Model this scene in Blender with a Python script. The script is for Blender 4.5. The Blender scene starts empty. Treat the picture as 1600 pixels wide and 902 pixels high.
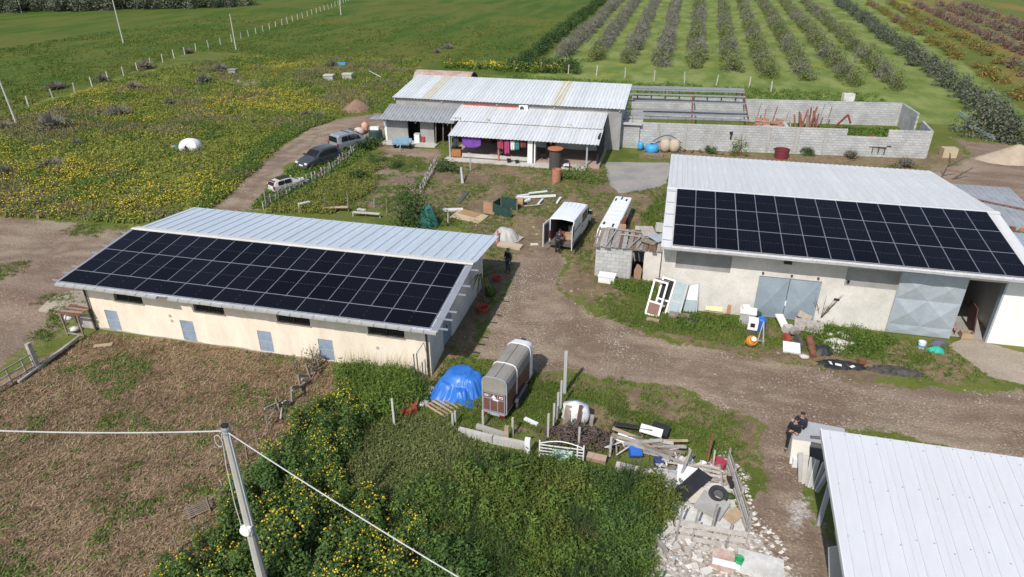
import bpy, bmesh, math, random
import numpy as np
from mathutils import Matrix, Vector, Euler, Quaternion

rnd = random.Random(7)
nr = np.random.RandomState(11)
R = math.radians
scene = bpy.context.scene
col = scene.collection

# ------------------------------------------------------------------ camera, sky, sun, exposure
cam_d = bpy.data.cameras.new('camera')
cam_d.sensor_width = 36.0
cam_d.lens = 36.0 * 1052.7 / 1600.0
cam_d.clip_start = 0.5
cam_d.clip_end = 4000
cam = bpy.data.objects.new('camera', cam_d)
cam.location = (0, 0, 19.2)
cam.rotation_euler = (R(90 - 27.45), 0, R(13.54))
col.objects.link(cam)
scene.camera = cam

TO_SUN = Vector((-0.22, -0.97, 1.0)).normalized()
world = bpy.data.worlds.new('World')
scene.world = world
world.use_nodes = True
wn = world.node_tree.nodes
sky = wn.new('ShaderNodeTexSky')
sky.sky_type = 'NISHITA'
sky.sun_disc = False
sky.sun_elevation = R(45.1)
sky.sun_rotation = R(192.8)
sky.air_density = 1.0
sky.dust_density = 1.2
world.node_tree.links.new(sky.outputs[0], wn['Background'].inputs[0])
wn['Background'].inputs[1].default_value = 0.125

sun_d = bpy.data.lights.new('sun', 'SUN')
sun_d.energy = 3.6
sun_d.angle = R(0.53)
sun_d.color = (1.0, 0.955, 0.89)
sun = bpy.data.objects.new('sun', sun_d)
sun.rotation_euler = TO_SUN.to_track_quat('Z', 'Y').to_euler()
sun.location = (0, 0, 60)
col.objects.link(sun)

scene.view_settings.view_transform = 'Standard'
scene.view_settings.look = 'None'
scene.view_settings.gamma = 1.0
scene.view_settings.exposure = 0.2
scene.view_settings.use_curve_mapping = False
scene.cycles.max_bounces = 6
scene.cycles.diffuse_bounces = 2
scene.cycles.glossy_bounces = 2
scene.cycles.transparent_max_bounces = 6

# ------------------------------------------------------------------ materials
MATS = {}
def ramp2(v):
    return (v[0], v[1], v[2], 1.0)

def mat(name, rgb, rough=0.8, rgb2=None, scale=2.0, bump=0.0, bscale=25.0, metal=0.0, fine=0.12, spec=0.35, stretch=None, per_obj=0.0):
    """Painted, stained or raw surface: two tones in broad patches, fine speckle, optional relief."""
    if name in MATS:
        return MATS[name]
    m = bpy.data.materials.new(name)
    m.use_nodes = True
    nt = m.node_tree
    N = nt.nodes
    L = nt.links.new
    b = N['Principled BSDF']
    b.inputs['Roughness'].default_value = rough
    b.inputs['Metallic'].default_value = metal
    b.inputs['Specular IOR Level'].default_value = spec
    tc = N.new('ShaderNodeTexCoord')
    mp = N.new('ShaderNodeMapping')
    if stretch:
        mp.inputs['Scale'].default_value = stretch
    L(tc.outputs['Object'], mp.inputs['Vector'])
    n1 = N.new('ShaderNodeTexNoise')
    n1.inputs['Scale'].default_value = scale
    n1.inputs['Detail'].default_value = 6
    n1.inputs['Roughness'].default_value = 0.62
    L(mp.outputs[0], n1.inputs['Vector'])
    r1 = N.new('ShaderNodeMapRange')
    r1.inputs[1].default_value = 0.38
    r1.inputs[2].default_value = 0.66
    L(n1.outputs['Fac'], r1.inputs[0])
    mx = N.new('ShaderNodeMix')
    mx.data_type = 'RGBA'
    mx.inputs[6].default_value = ramp2(rgb)
    mx.inputs[7].default_value = ramp2(rgb2 if rgb2 else [c * 0.8 for c in rgb])
    L(r1.outputs[0], mx.inputs[0])
    n2 = N.new('ShaderNodeTexNoise')
    n2.inputs['Scale'].default_value = bscale
    n2.inputs['Detail'].default_value = 3
    L(mp.outputs[0], n2.inputs['Vector'])
    r2 = N.new('ShaderNodeMapRange')
    r2.inputs[1].default_value = 0.25
    r2.inputs[2].default_value = 0.75
    r2.inputs[3].default_value = 1 - fine
    r2.inputs[4].default_value = 1 + fine
    L(n2.outputs['Fac'], r2.inputs[0])
    ml = N.new('ShaderNodeVectorMath')
    ml.operation = 'MULTIPLY'
    L(mx.outputs[2], ml.inputs[0])
    L(r2.outputs[0], ml.inputs[1])
    out = ml.outputs[0]
    if per_obj:
        oi = N.new('ShaderNodeObjectInfo')
        r3 = N.new('ShaderNodeMapRange')
        r3.inputs[3].default_value = 1 - per_obj
        r3.inputs[4].default_value = 1 + per_obj
        L(oi.outputs['Random'], r3.inputs[0])
        m2 = N.new('ShaderNodeVectorMath')
        m2.operation = 'MULTIPLY'
        L(out, m2.inputs[0])
        L(r3.outputs[0], m2.inputs[1])
        out = m2.outputs[0]
    L(out, b.inputs['Base Color'])
    if bump:
        bp = N.new('ShaderNodeBump')
        bp.inputs['Strength'].default_value = 0.6
        bp.inputs['Distance'].default_value = bump
        L(n2.outputs['Fac'], bp.inputs['Height'])
        L(bp.outputs[0], b.inputs['Normal'])
    MATS[name] = m
    return m

def leaf_mat(name, dark, light, trans=0.25, rough=0.6, scale=0.35):
    """Foliage: tone follows each leaf's own tint value and a broad clump noise."""
    if name in MATS:
        return MATS[name]
    m = bpy.data.materials.new(name)
    m.use_nodes = True
    N = m.node_tree.nodes
    L = m.node_tree.links.new
    b = N['Principled BSDF']
    b.inputs['Roughness'].default_value = rough
    b.inputs['Specular IOR Level'].default_value = 0.25
    at = N.new('ShaderNodeAttribute')
    at.attribute_name = 'tint'
    geo = N.new('ShaderNodeNewGeometry')
    no = N.new('ShaderNodeTexNoise')
    no.inputs['Scale'].default_value = scale
    no.inputs['Detail'].default_value = 3
    L(geo.outputs['Position'], no.inputs['Vector'])
    ad = N.new('ShaderNodeMath')
    ad.operation = 'ADD'
    L(at.outputs['Fac'], ad.inputs[0])
    L(no.outputs['Fac'], ad.inputs[1])
    mr = N.new('ShaderNodeMapRange')
    mr.inputs[1].default_value = 0.55
    mr.inputs[2].default_value = 1.45
    L(ad.outputs[0], mr.inputs[0])
    mx = N.new('ShaderNodeMix')
    mx.data_type = 'RGBA'
    mx.inputs[6].default_value = ramp2(dark)
    mx.inputs[7].default_value = ramp2(light)
    L(mr.outputs[0], mx.inputs[0])
    L(mx.outputs[2], b.inputs['Base Color'])
    if trans:
        tr = N.new('ShaderNodeBsdfTranslucent')
        L(mx.outputs[2], tr.inputs['Color'])
        ms = N.new('ShaderNodeMixShader')
        ms.inputs[0].default_value = trans
        L(b.outputs[0], ms.inputs[1])
        L(tr.outputs[0], ms.inputs[2])
        L(ms.outputs[0], N['Material Output'].inputs[0])
    MATS[name] = m
    return m

# ------------------------------------------------------------------ mesh builder
class MB:
    def __init__(s):
        s.v = []
        s.f = []
        s.m = []
        s.M = None
    def add(s, vs, fs, m=0):
        o = len(s.v)
        if s.M is not None:
            vs = [tuple(s.M @ Vector(p)) for p in vs]
        s.v.extend(vs)
        for f in fs:
            s.f.append([i + o for i in f])
            s.m.append(m)
        return s
    def box(s, x0, y0, z0, x1, y1, z1, m=0):
        vs = [(x0, y0, z0), (x1, y0, z0), (x1, y1, z0), (x0, y1, z0), (x0, y0, z1), (x1, y0, z1), (x1, y1, z1), (x0, y1, z1)]
        return s.add(vs, [(0, 3, 2, 1), (4, 5, 6, 7), (0, 1, 5, 4), (1, 2, 6, 5), (2, 3, 7, 6), (3, 0, 4, 7)], m)
    def obox(s, c, size, rot=(0, 0, 0), m=0):
        E = Euler(rot).to_matrix()
        hx, hy, hz = [k / 2 for k in size]
        c = Vector(c)
        vs = [tuple(c + E @ Vector((x * hx, y * hy, z * hz))) for z in (-1, 1) for x, y in ((-1, -1), (1, -1), (1, 1), (-1, 1))]
        return s.add(vs, [(0, 3, 2, 1), (4, 5, 6, 7), (0, 1, 5, 4), (1, 2, 6, 5), (2, 3, 7, 6), (3, 0, 4, 7)], m)
    def beam(s, p, q, w, h, m=0, roll=0):
        p = Vector(p)
        q = Vector(q)
        d = (q - p).normalized()
        up = Vector((0, 0, 1)) if abs(d.z) < 0.95 else Vector((0, 1, 0))
        a = d.cross(up).normalized()
        b = a.cross(d).normalized()
        if roll:
            qq = Quaternion(d, roll)
            a = qq @ a
            b = qq @ b
        vs = []
        for e in (p, q):
            for i, j in ((-1, -1), (1, -1), (1, 1), (-1, 1)):
                vs.append(tuple(e + a * (i * w / 2) + b * (j * h / 2)))
        return s.add(vs, [(0, 3, 2, 1), (4, 5, 6, 7), (0, 1, 5, 4), (1, 2, 6, 5), (2, 3, 7, 6), (3, 0, 4, 7)], m)
    def cyl(s, p, q, r0, r1=None, n=8, m=0, caps=True):
        r1 = r0 if r1 is None else r1
        p = Vector(p)
        q = Vector(q)
        d = (q - p).normalized()
        up = Vector((0, 0, 1)) if abs(d.z) < 0.95 else Vector((0, 1, 0))
        a = d.cross(up).normalized()
        b = a.cross(d).normalized()
        vs = []
        for e, r in ((p, r0), (q, r1)):
            for k in range(n):
                t = 2 * math.pi * k / n
                vs.append(tuple(e + (a * math.cos(t) - b * math.sin(t)) * r))
        fs = [(k, (k + 1) % n, n + (k + 1) % n, n + k) for k in range(n)]
        if caps:
            fs += [tuple(range(n - 1, -1, -1)), tuple(range(n, 2 * n))]
        return s.add(vs, fs, m)
    def lathe(s, prof, n=16, c=(0, 0, 0), m=0, ax='Z'):
        vs = []
        for r, z in prof:
            for k in range(n):
                t = 2 * math.pi * k / n
                x, y = r * math.cos(t), r * math.sin(t)
                if ax == 'Z':
                    vs.append((c[0] + x, c[1] + y, c[2] + z))
                elif ax == 'X':
                    vs.append((c[0] + z, c[1] + x, c[2] + y))
                else:
                    vs.append((c[0] + y, c[1] + z, c[2] + x))
        fs = []
        for i in range(len(prof) - 1):
            for k in range(n):
                fs.append((i * n + k, i * n + (k + 1) % n, (i + 1) * n + (k + 1) % n, (i + 1) * n + k))
        fs.append(tuple(range(n - 1, -1, -1)))
        fs.append(tuple(range((len(prof) - 1) * n, len(prof) * n)))
        return s.add(vs, fs, m)
    def prism(s, poly, a0, a1, ax='X', m=0):
        """extrude a polygon: ax X -> poly in (y,z); ax Y -> poly in (x,z); ax Z -> poly in (x,y)"""
        def mk(a, p):
            return (a, p[0], p[1]) if ax == 'X' else ((p[0], a, p[1]) if ax == 'Y' else (p[0], p[1], a))
        n = len(poly)
        vs = [mk(a0, p) for p in poly] + [mk(a1, p) for p in poly]
        fs = [tuple(range(n - 1, -1, -1)), tuple(range(n, 2 * n))] + [(k, (k + 1) % n, n + (k + 1) % n, n + k) for k in range(n)]
        return s.add(vs, fs, m)
    def tube(s, pts, r, n=6, m=0):
        for a, b in zip(pts[:-1], pts[1:]):
            if (Vector(a) - Vector(b)).length > 1e-5:
                s.cyl(a, b, r, n=n, m=m)
        return s
    def quad(s, a, b, c, d, m=0):
        return s.add([a, b, c, d], [(0, 1, 2, 3)], m)
    def mesh(s, name, mats, smooth=False):
        me = bpy.data.meshes.new(name)
        me.from_pydata(s.v, [], s.f)
        for k in (mats if isinstance(mats, (list, tuple)) else [mats]):
            me.materials.append(k)
        me.polygons.foreach_set('material_index', s.m)
        bm = bmesh.new()
        bm.from_mesh(me)
        bmesh.ops.recalc_face_normals(bm, faces=bm.faces)
        bm.to_mesh(me)
        bm.free()
        if smooth:
            me.polygons.foreach_set('use_smooth', [True] * len(me.polygons))
        me.update()
        return me
    def ob(s, name, mats, parent=None, smooth=False, loc=None, rot=None):
        return place(name, s.mesh(name, mats, smooth), parent, loc, rot)

def place(name, data, parent=None, loc=None, rot=None):
    o = bpy.data.objects.new(name, data)
    col.objects.link(o)
    if parent is not None:
        o.parent = parent
    if loc is not None:
        o.location = loc
    if rot is not None:
        o.rotation_euler = rot if not isinstance(rot, (int, float)) else (0, 0, rot)
    return o

def tag(o, label=None, cat=None, group=None, kind=None):
    if label:
        o['label'] = label
    if cat:
        o['category'] = cat
    if group:
        o['group'] = group
    if kind or cat:
        o['kind'] = kind or 'thing'
    return o

def thing(name, label, cat, loc=(0, 0, 0), rz=0.0, group=None):
    o = bpy.data.objects.new(name, None)
    o.empty_display_size = 0.2
    col.objects.link(o)
    o.location = loc
    o.rotation_euler = rz if isinstance(rz, (tuple, list)) else (0, 0, rz)
    return tag(o, label, cat, group)

def bevel(o, w=0.02, seg=2):
    b = o.modifiers.new('bevel', 'BEVEL')
    b.width = w
    b.segments = seg
    b.limit_method = 'ANGLE'
    return o

def S(t):
    t = np.clip(t, 0, 1)
    return t * t * (3 - 2 * t)

def fbm(x, y, s, seed=0, octv=4):
    """cheap value noise on arrays, about 0..1"""
    x = np.asarray(x, float)
    y = np.asarray(y, float)
    out = np.zeros_like(x)
    amp, tot = 1.0, 0.0
    for o in range(octv):
        xs, ys = x / s * 2 ** o + seed * 17.3 + o * 5.1, y / s * 2 ** o - seed * 9.7 + o * 3.3
        xi, yi = np.floor(xs), np.floor(ys)
        fx, fy = S(xs - xi), S(ys - yi)
        def h(a, b):
            t = np.sin(a * 127.1 + b * 311.7 + seed * 3.1) * 43758.5453
            return t - np.floor(t)
        v = (h(xi, yi) * (1 - fx) + h(xi + 1, yi) * fx) * (1 - fy) + (h(xi, yi + 1) * (1 - fx) + h(xi + 1, yi + 1) * fx) * fy
        out += v * amp
        tot += amp
        amp *= 0.55
    return out / tot

def sdist(px, py, poly):
    """signed distance to polygon, positive inside"""
    px = np.asarray(px, float)
    py = np.asarray(py, float)
    d = np.full(px.shape, 1e9)
    ins = np.zeros(px.shape, bool)
    n = len(poly)
    for i in range(n):
        ax, ay = poly[i]
        bx, by = poly[(i + 1) % n]
        ex, ey = bx - ax, by - ay
        L2 = ex * ex + ey * ey + 1e-9
        t = np.clip(((px - ax) * ex + (py - ay) * ey) / L2, 0, 1)
        d = np.minimum(d, np.hypot(px - ax - t * ex, py - ay - t * ey))
        c = ((ay > py) != (by > py)) & (px < (bx - ax) * (py - ay) / (by - ay + 1e-12) + ax)
        ins ^= c
    return np.where(ins, d, -d)

def inmask(x, y, poly, w):
    return S((sdist(x, y, poly) + w) / (2 * w))


# ------------------------------------------------------------------ ground: one sheet to the horizon
def gz(x, y):
    x = np.asarray(x, float)
    y = np.asarray(y, float)
    return -0.45 * S((28.5 - y) / 3.0) * S((-6.5 - x) / 4.5)

def gzf(x, y):
    return float(gz(np.array(x), np.array(y)))

STRAW = [(-30.23, 26.09), (-23.07, 26.26), (-15.90, 26.26), (-14.65, 24.80), (-14.92, 22.38), (-14.65, 19.09), (-14.71, 15.95), (-14.81, 13.07), (-14.53, 11.11), (-21.74, 9.38), (-30.64, 16.50), (-30.96, 20.60), (-30.87, 22.77), (-30.74, 25.06)]
LEFT_DIRT = [(-55.24, 38.43), (-50.30, 38.48), (-45.91, 38.30), (-41.61, 38.67), (-38.20, 38.97), (-33.58, 32.83), (-32.45, 28.58), (-32.98, 27.77), (-32.52, 26.72), (-32.07, 23.94), (-31.79, 21.36), (-32.01, 18.51)]
TRACK = [(-35.35, 43.81), (-37.97, 54.37), (-39.87, 62.17), (-40.73, 69.17), (-38.68, 74.77), (-35.25, 78.37), (-31.23, 72.68), (-30.64, 67.57), (-33.58, 67.41), (-35.24, 61.78), (-35.16, 55.88), (-34.16, 50.84), (-31.78, 44.08)]
ROAD = [(-9.05, 28.32), (-8.88, 31.91), (-8.94, 35.78), (-9.54, 39.63), (-8.54, 42.82), (-7.31, 42.10), (-6.38, 39.38), (-5.33, 36.38), (-3.79, 33.89), (-1.13, 32.62), (1.48, 31.88), (4.42, 31.56), (7.88, 31.53), (9.81, 30.48), (12.95, 30.48), (17.62, 31.28), (21.59, 31.31), (18.47, 24.68), (15.56, 25.77), (7.93, 26.03), (7.52, 24.73), (6.73, 22.65), (7.13, 20.93), (7.14, 17.20), (4.17, 16.48), (4.90, 20.39), (4.90, 23.28), (5.08, 25.66), (2.17, 27.04), (-0.75, 28.05), (-3.31, 28.18), (-5.33, 27.63), (-6.98, 27.60)]
CHALK = [(0.63, 18.10), (1.71, 20.64), (3.51, 23.76), (4.33, 22.37), (4.55, 20.31), (5.43, 18.96), (5.53, 17.06), (3.62, 15.62), (0.78, 15.66)]
CHALK2 = [(5.96, 21.67), (7.07, 22.84), (7.13, 20.93), (6.70, 19.27), (6.07, 19.72)]
YARD_CONC = [(-6.09, 63.95), (-0.05, 65.19), (0.04, 58.89), (-0.68, 57.47), (-3.87, 55.00), (-4.99, 57.32)]
APRON = [(15.35, 35.09), (17.34, 36.79), (17.63, 35.77), (19.47, 34.68), (18.95, 31.92), (17.58, 31.91), (16.53, 32.50)]
SLAB_LEFT = [(-35.21, 27.03), (-35.40, 28.88), (-34.24, 29.42), (-32.11, 27.69), (-33.23, 26.93)]
FAR_DIRT = [(29.14, 82.52), (31.74, 80.45), (35.74, 79.87), (43.94, 78.93), (35.15, 60.20), (28.16, 60.78), (25.53, 62.92), (21.75, 63.76), (24.05, 69.31), (26.69, 69.94), (29.54, 75.46)]
SAND = [(-66.12, 91.24), (-66.12, 95.57), (-62.12, 94.87), (-58.67, 90.98), (-60.24, 88.13)]
YARD = [(-30.64, 67.57), (-21.12, 60.99), (-6.23, 62.02), (-0.14, 66.04), (0.17, 56.48), (0.11, 39.97), (2.49, 34.65), (5.56, 33.95), (10.82, 35.92), (15.38, 34.96), (16.67, 31.70), (9.81, 30.48), (4.42, 31.56), (-1.13, 32.62), (-5.33, 36.38), (-7.31, 42.10), (-9.54, 39.63), (-9.05, 28.32), (-10.13, 25.81), (-10.64, 23.64), (-9.79, 18.63), (-12.01, 20.99), (-11.40, 25.58), (-11.62, 42.42), (-15.86, 45.14), (-21.66, 46.52), (-26.98, 48.29), (-26.74, 55.46)]
PEN = [(-27.89, 55.19), (-28.56, 64.38), (-23.05, 64.72), (-20.99, 56.85), (-20.55, 51.49), (-21.28, 49.67), (-21.66, 46.52), (-25.40, 47.42)]
FRONT_GRASS = [(-8.79, 23.81), (-7.22, 25.98), (-5.05, 27.88), (-0.75, 28.05), (2.17, 27.04), (5.08, 25.66), (4.90, 21.77), (3.95, 22.28), (1.65, 23.73), (-1.03, 23.09), (-3.78, 22.86)]
MEADOW = [(-63.78, 34.27), (-50.30, 38.48), (-38.74, 39.62), (-34.95, 44.51), (-39.60, 61.73), (-39.28, 75.99), (-37.08, 88.20), (-45.33, 119.37), (-56.53, 116.67), (-78.41, 114.46), (-83.90, 99.05), (-78.98, 64.72), (-73.21, 40.53)]
ORCH = [(-23.5, 88), (41, 88), (70, 300), (-24, 300)]
LUSH = [(-85.87, 31.06), (-77.90, 55.91), (-81.59, 71.31), (-82.53, 79.03), (-86.37, 95.36), (-91.65, 117.81), (-80.20, 117.23), (-30, 107), (-24, 107), (-26, 420), (-500, 420), (-500, 60)]
WALLFOOT = [(-3.2, 66.2), (24.5, 68.6), (24.5, 72.4), (-3.2, 69.6)]
BACKRIGHT = [(19.38, 69.66), (25.50, 75.68), (29.70, 81.82), (29.36, 73.15), (23.29, 63.77), (19.93, 64.78)]
RIGHT_VERGE = [(-5.14, 36.43), (0.54, 39.14), (6.37, 35.58), (12.39, 35.59), (15.28, 34.62), (13.20, 31.41), (10.05, 31.81), (7.61, 31.83), (3.78, 31.66), (-0.59, 32.47), (-3.77, 33.74)]
RED = [(44, 78), (160, 78), (160, 320), (72, 320)]

def spaced(segs):
    out = [segs[0][0]]
    for a, b, st in segs:
        n = max(1, int(round((b - a) / st)))
        out += [a + (b - a) * (k + 1) / n for k in range(n)]
    return np.array(out)
gx = spaced([(-900, -300, 60), (-300, -100, 10), (-100, -46, 1.6), (-46, 30, 0.3), (30, 70, 1.2), (70, 200, 8), (200, 900, 70)])
gy = spaced([(-60, 8, 6), (8, 76, 0.3), (76, 140, 1.0), (140, 300, 4), (300, 600, 30), (600, 1500, 150)])
GX, GY = np.meshgrid(gx, gy)
X, Y = GX.ravel(), GY.ravel()
near = S((90 - Y) / 30) * S((60 - np.abs(X)) / 15)
Zg = gz(X, Y) + near * ((fbm(X, Y, 1.6, 3) - 0.5) * 0.05)
wx = X + (fbm(X, Y, 3.0, 1) - 0.5) * 2.6
wy = Y + (fbm(X, Y, 3.0, 2) - 0.5) * 2.6
w = {}
w['dirt'] = np.maximum.reduce([inmask(wx, wy, ROAD, 0.9), inmask(wx, wy, LEFT_DIRT, 1.2) * 0.88, inmask(wx, wy, TRACK, 1.0), inmask(wx, wy, FAR_DIRT, 2.0), inmask(wx, wy, PEN, 1.0) * 0.66])
w['straw'] = inmask(wx, wy, STRAW, 0.5)
w['dry'] = np.maximum.reduce([inmask(wx, wy, YARD, 1.6) * 0.84, inmask(wx, wy, FRONT_GRASS, 1.2) * 0.74, inmask(wx, wy, WALLFOOT, 1.2) * 0.75, inmask(wx, wy, BACKRIGHT, 2.0) * 0.6, inmask(wx, wy, RIGHT_VERGE, 1.0) * 0.55])
w['chalk'] = np.maximum(inmask(wx, wy, CHALK, 1.6) * 0.74, inmask(wx, wy, CHALK2, 0.8) * 0.7)
w['conc'] = np.maximum.reduce([inmask(X + (wx - X) * .25, Y + (wy - Y) * .25, p, 0.25) for p in (YARD_CONC,)])
def ruts(lines, off, wd):
    m = np.zeros_like(X)
    for ln_ in lines:
        for a, c in zip(ln_[:-1], ln_[1:]):
            ex, ey = c[0] - a[0], c[1] - a[1]
            L_ = math.hypot(ex, ey)
            t_ = np.clip(((wx * .6 + X * .4 - a[0]) * ex + (wy * .6 + Y * .4 - a[1]) * ey) / L_ ** 2, 0, 1)
            d_ = np.hypot(wx * .6 + X * .4 - a[0] - t_ * ex, wy * .6 + Y * .4 - a[1] - t_ * ey)
            m = np.maximum(m, np.exp(-((d_ - off) / wd) ** 2))
    return m
TRK = [[(-8.71, 41.43), (-8.09, 37.06), (-6.84, 33.16), (-4.19, 30.58), (-0.39, 29.60), (4.28, 28.71), (9.89, 28.00), (17.17, 27.47)], [(-8.09, 41.04), (-6.75, 36.48), (-4.75, 32.90), (-1.79, 30.51), (2.78, 29.77), (8.72, 29.24), (17.97, 29.46)], [(4.55, 28.24), (5.84, 25.18), (5.92, 21.31), (5.50, 16.80)], [(-34.44, 44.18), (-37.16, 55.83), (-38.37, 66.26), (-34.14, 73.88)], [(-46.27, 31.84), (-41.62, 33.50), (-39.03, 35.82)]]
w['rut'] = ruts(TRK, 0.8, 0.32)
w['sand'] = np.maximum.reduce([inmask(wx, wy, SAND, 0.8), inmask(X + (wx - X) * .3, Y + (wy - Y) * .3, APRON, 0.3), inmask(X + (wx - X) * .3, Y + (wy - Y) * .3, SLAB_LEFT, 0.3)])
w['flower'] = inmask(X + (fbm(X, Y, 9, 6) - .5) * 10, Y + (fbm(X, Y, 9, 7) - .5) * 10, MEADOW, 4.0)
w['lush'] = inmask(X, Y, LUSH, 3.0)
w['pale'] = inmask(X, Y, ORCH, 3.0)
w['red'] = inmask(X, Y, RED, 5.0)
gm = bpy.data.meshes.new('ground')
ny, nx = GX.shape
idx = np.arange(nx * ny).reshape(ny, nx)
quads = np.stack([idx[:-1, :-1], idx[:-1, 1:], idx[1:, 1:], idx[1:, :-1]], -1).reshape(-1, 4)
def np_mesh(me, V, F):
    """F: faces as an (n,k) array"""
    k = F.shape[1]
    me.vertices.add(len(V))
    me.vertices.foreach_set('co', np.ascontiguousarray(V, dtype=np.float32).ravel())
    me.loops.add(F.size)
    me.loops.foreach_set('vertex_index', np.ascontiguousarray(F, dtype=np.int32).ravel())
    me.polygons.add(len(F))
    me.polygons.foreach_set('loop_start', np.arange(0, F.size, k, dtype=np.int32))
    me.update(calc_edges=True)
np_mesh(gm, np.stack([X, Y, Zg], 1), quads)
gm.polygons.foreach_set('use_smooth', [True] * len(gm.polygons))
for k, a in w.items():
    at = gm.attributes.new(k, 'FLOAT', 'POINT')
    at.data.foreach_set('value', a.astype(np.float32))

def ground_material():
    m = bpy.data.materials.new('earth_and_turf')
    m.use_nodes = True
    nt = m.node_tree
    N = nt.nodes
    L = nt.links.new
    b = N['Principled BSDF']
    b.inputs['Roughness'].default_value = 0.95
    b.inputs['Specular IOR Level'].default_value = 0.1
    geo = N.new('ShaderNodeNewGeometry')
    def noise(scale, detail=5, rough=0.6, stretch=None, typ=None):
        n = N.new('ShaderNodeTexNoise')
        n.inputs['Scale'].default_value = scale
        n.inputs['Detail'].default_value = detail
        n.inputs['Roughness'].default_value = rough
        if stretch:
            mp = N.new('ShaderNodeMapping')
            mp.inputs['Scale'].default_value = stretch
            L(geo.outputs['Position'], mp.inputs['Vector'])
            L(mp.outputs[0], n.inputs['Vector'])
        else:
            L(geo.outputs['Position'], n.inputs['Vector'])
        return n.outputs['Fac']
    def mr(v, a, c, lo=0.0, hi=1.0, smooth=True):
        n = N.new('ShaderNodeMapRange')
        n.interpolation_type = 'SMOOTHSTEP' if smooth else 'LINEAR'
        n.inputs[1].default_value = a
        n.inputs[2].default_value = c
        n.inputs[3].default_value = lo
        n.inputs[4].default_value = hi
        L(v, n.inputs[0])
        return n.outputs[0]
    def mix(f, a, c):
        n = N.new('ShaderNodeMix')
        n.data_type = 'RGBA'
        for s, v in ((0, f), (6, a), (7, c)):
            if isinstance(v, tuple):
                n.inputs[s].default_value = ramp2(v)
            elif isinstance(v, float):
                n.inputs[s].default_value = v
            else:
                L(v, n.inputs[s])
        return n.outputs[2]
    def attr(k):
        n = N.new('ShaderNodeAttribute')
        n.attribute_name = k
        return n.outputs['Fac']
    def math_(op, a, c):
        n = N.new('ShaderNodeMath')
        n.operation = op
        for i, v in enumerate((a, c)):
            if isinstance(v, (int, float)):
                n.inputs[i].default_value = v
            else:
                L(v, n.inputs[i])
        return n.outputs[0]
    def cover(k, nz, amp=0.9, a=0.42, c=0.58):
        t = math_('MULTIPLY', math_('SUBTRACT', nz, 0.5), amp)
        return mr(math_('ADD', attr(k), t), a, c)
    big = noise(0.045, 5)
    mid = noise(0.35, 6, 0.65)
    fin = noise(2.4, 6, 0.7)
    gr = noise(9.0, 4, 0.7)
    # turf
    turf = mix(mr(mid, 0.38, 0.62), (0.086, 0.115, 0.023), (0.155, 0.172, 0.046))
    turf = mix(mr(big, 0.4, 0.65), turf, (0.121, 0.140, 0.030))
    lush = mix(mr(noise(0.12, 4, 0.6, (1.6, 0.35, 1)), 0.35, 0.68), (0.050, 0.102, 0.014), (0.112, 0.135, 0.026))
    lush = mix(mr(noise(0.03, 4, 0.6), 0.46, 0.62, 0, 0.75), lush, (0.125, 0.130, 0.028))
    lush = mix(mr(noise(0.5, 4, 0.6, (1.0, 0.06, 1)), 0.58, 0.78, 0, 0.55), lush, (0.115, 0.112, 0.05))
    lush = mix(mr(noise(0.9, 5, 0.7), 0.55, 0.7, 0, 0.35), lush, (0.17, 0.17, 0.03))
    col_ = mix(cover('lush', big, 0.4), turf, lush)
    # flowering meadow
    mead = mix(mr(mid, 0.4, 0.6), (0.105, 0.135, 0.026), (0.20, 0.21, 0.045))
    mead = mix(mr(noise(0.16, 5, 0.65), 0.55, 0.68), mead, (0.145, 0.138, 0.065))
    mead = mix(mr(noise(0.9, 5, 0.7), 0.58, 0.70, 0, 0.75), mead, (0.522, 0.406, 0.022))
    col_ = mix(cover('flower', mid, 0.8), col_, mead)
    # orchard sward
    pale = mix(mr(noise(0.25, 6, 0.65, (1, 0.5, 1)), 0.36, 0.66), (0.125, 0.175, 0.038), (0.23, 0.265, 0.085))
    pale = mix(mr(noise(0.11, 4), 0.58, 0.72, 0, 0.7), pale, (0.273, 0.260, 0.026))
    col_ = mix(cover('pale', mid, 0.3), col_, pale)
    red = mix(mr(noise(0.09, 5, 0.6, (1.5, 0.25, 1)), 0.42, 0.62), (0.120, 0.150, 0.036), (0.228, 0.162, 0.048))
    red = mix(mr(noise(0.06, 4, 0.6, (2.0, 0.2, 1)), 0.6, 0.7, 0, 0.8), red, (0.312, 0.276, 0.024))
    col_ = mix(cover('red', big, 0.3), col_, red)
    # dry grass and trampled soil of the yard
    dry = mix(mr(fin, 0.35, 0.65), (0.175, 0.125, 0.075), (0.26, 0.205, 0.115))
    dry = mix(mr(mid, 0.45, 0.6, 0, 0.6), dry, (0.155, 0.105, 0.078))
    col_ = mix(cover('dry', noise(0.6, 6, 0.7), 1.5, 0.4, 0.6), col_, dry)
    # cut straw
    st1 = noise(3.2, 6, 0.75, (1.0, 0.55, 1))
    straw = mix(mr(st1, 0.34, 0.66), (0.155, 0.097, 0.062), (0.335, 0.235, 0.145))
    straw = mix(mr(mid, 0.48, 0.68, 0, 0.65), straw, (0.167, 0.155, 0.057))
    straw = mix(mr(noise(0.2, 4), 0.5, 0.68, 0, 0.5), straw, (0.276, 0.178, 0.115))
    col_ = mix(cover('straw', fin, 0.7), col_, straw)
    # bare earth
    rut = noise(0.55, 6, 0.62, (0.35, 1.0, 1))
    dirt = mix(mr(rut, 0.36, 0.64), (0.188, 0.127, 0.091), (0.325, 0.251, 0.181))
    dirt = mix(mr(noise(0.13, 4), 0.5, 0.66, 0, 0.75), dirt, (0.267, 0.215, 0.155))
    dirt = mix(mr(gr, 0.50, 0.68, 0, 0.7), dirt, (0.455, 0.396, 0.300))
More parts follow.
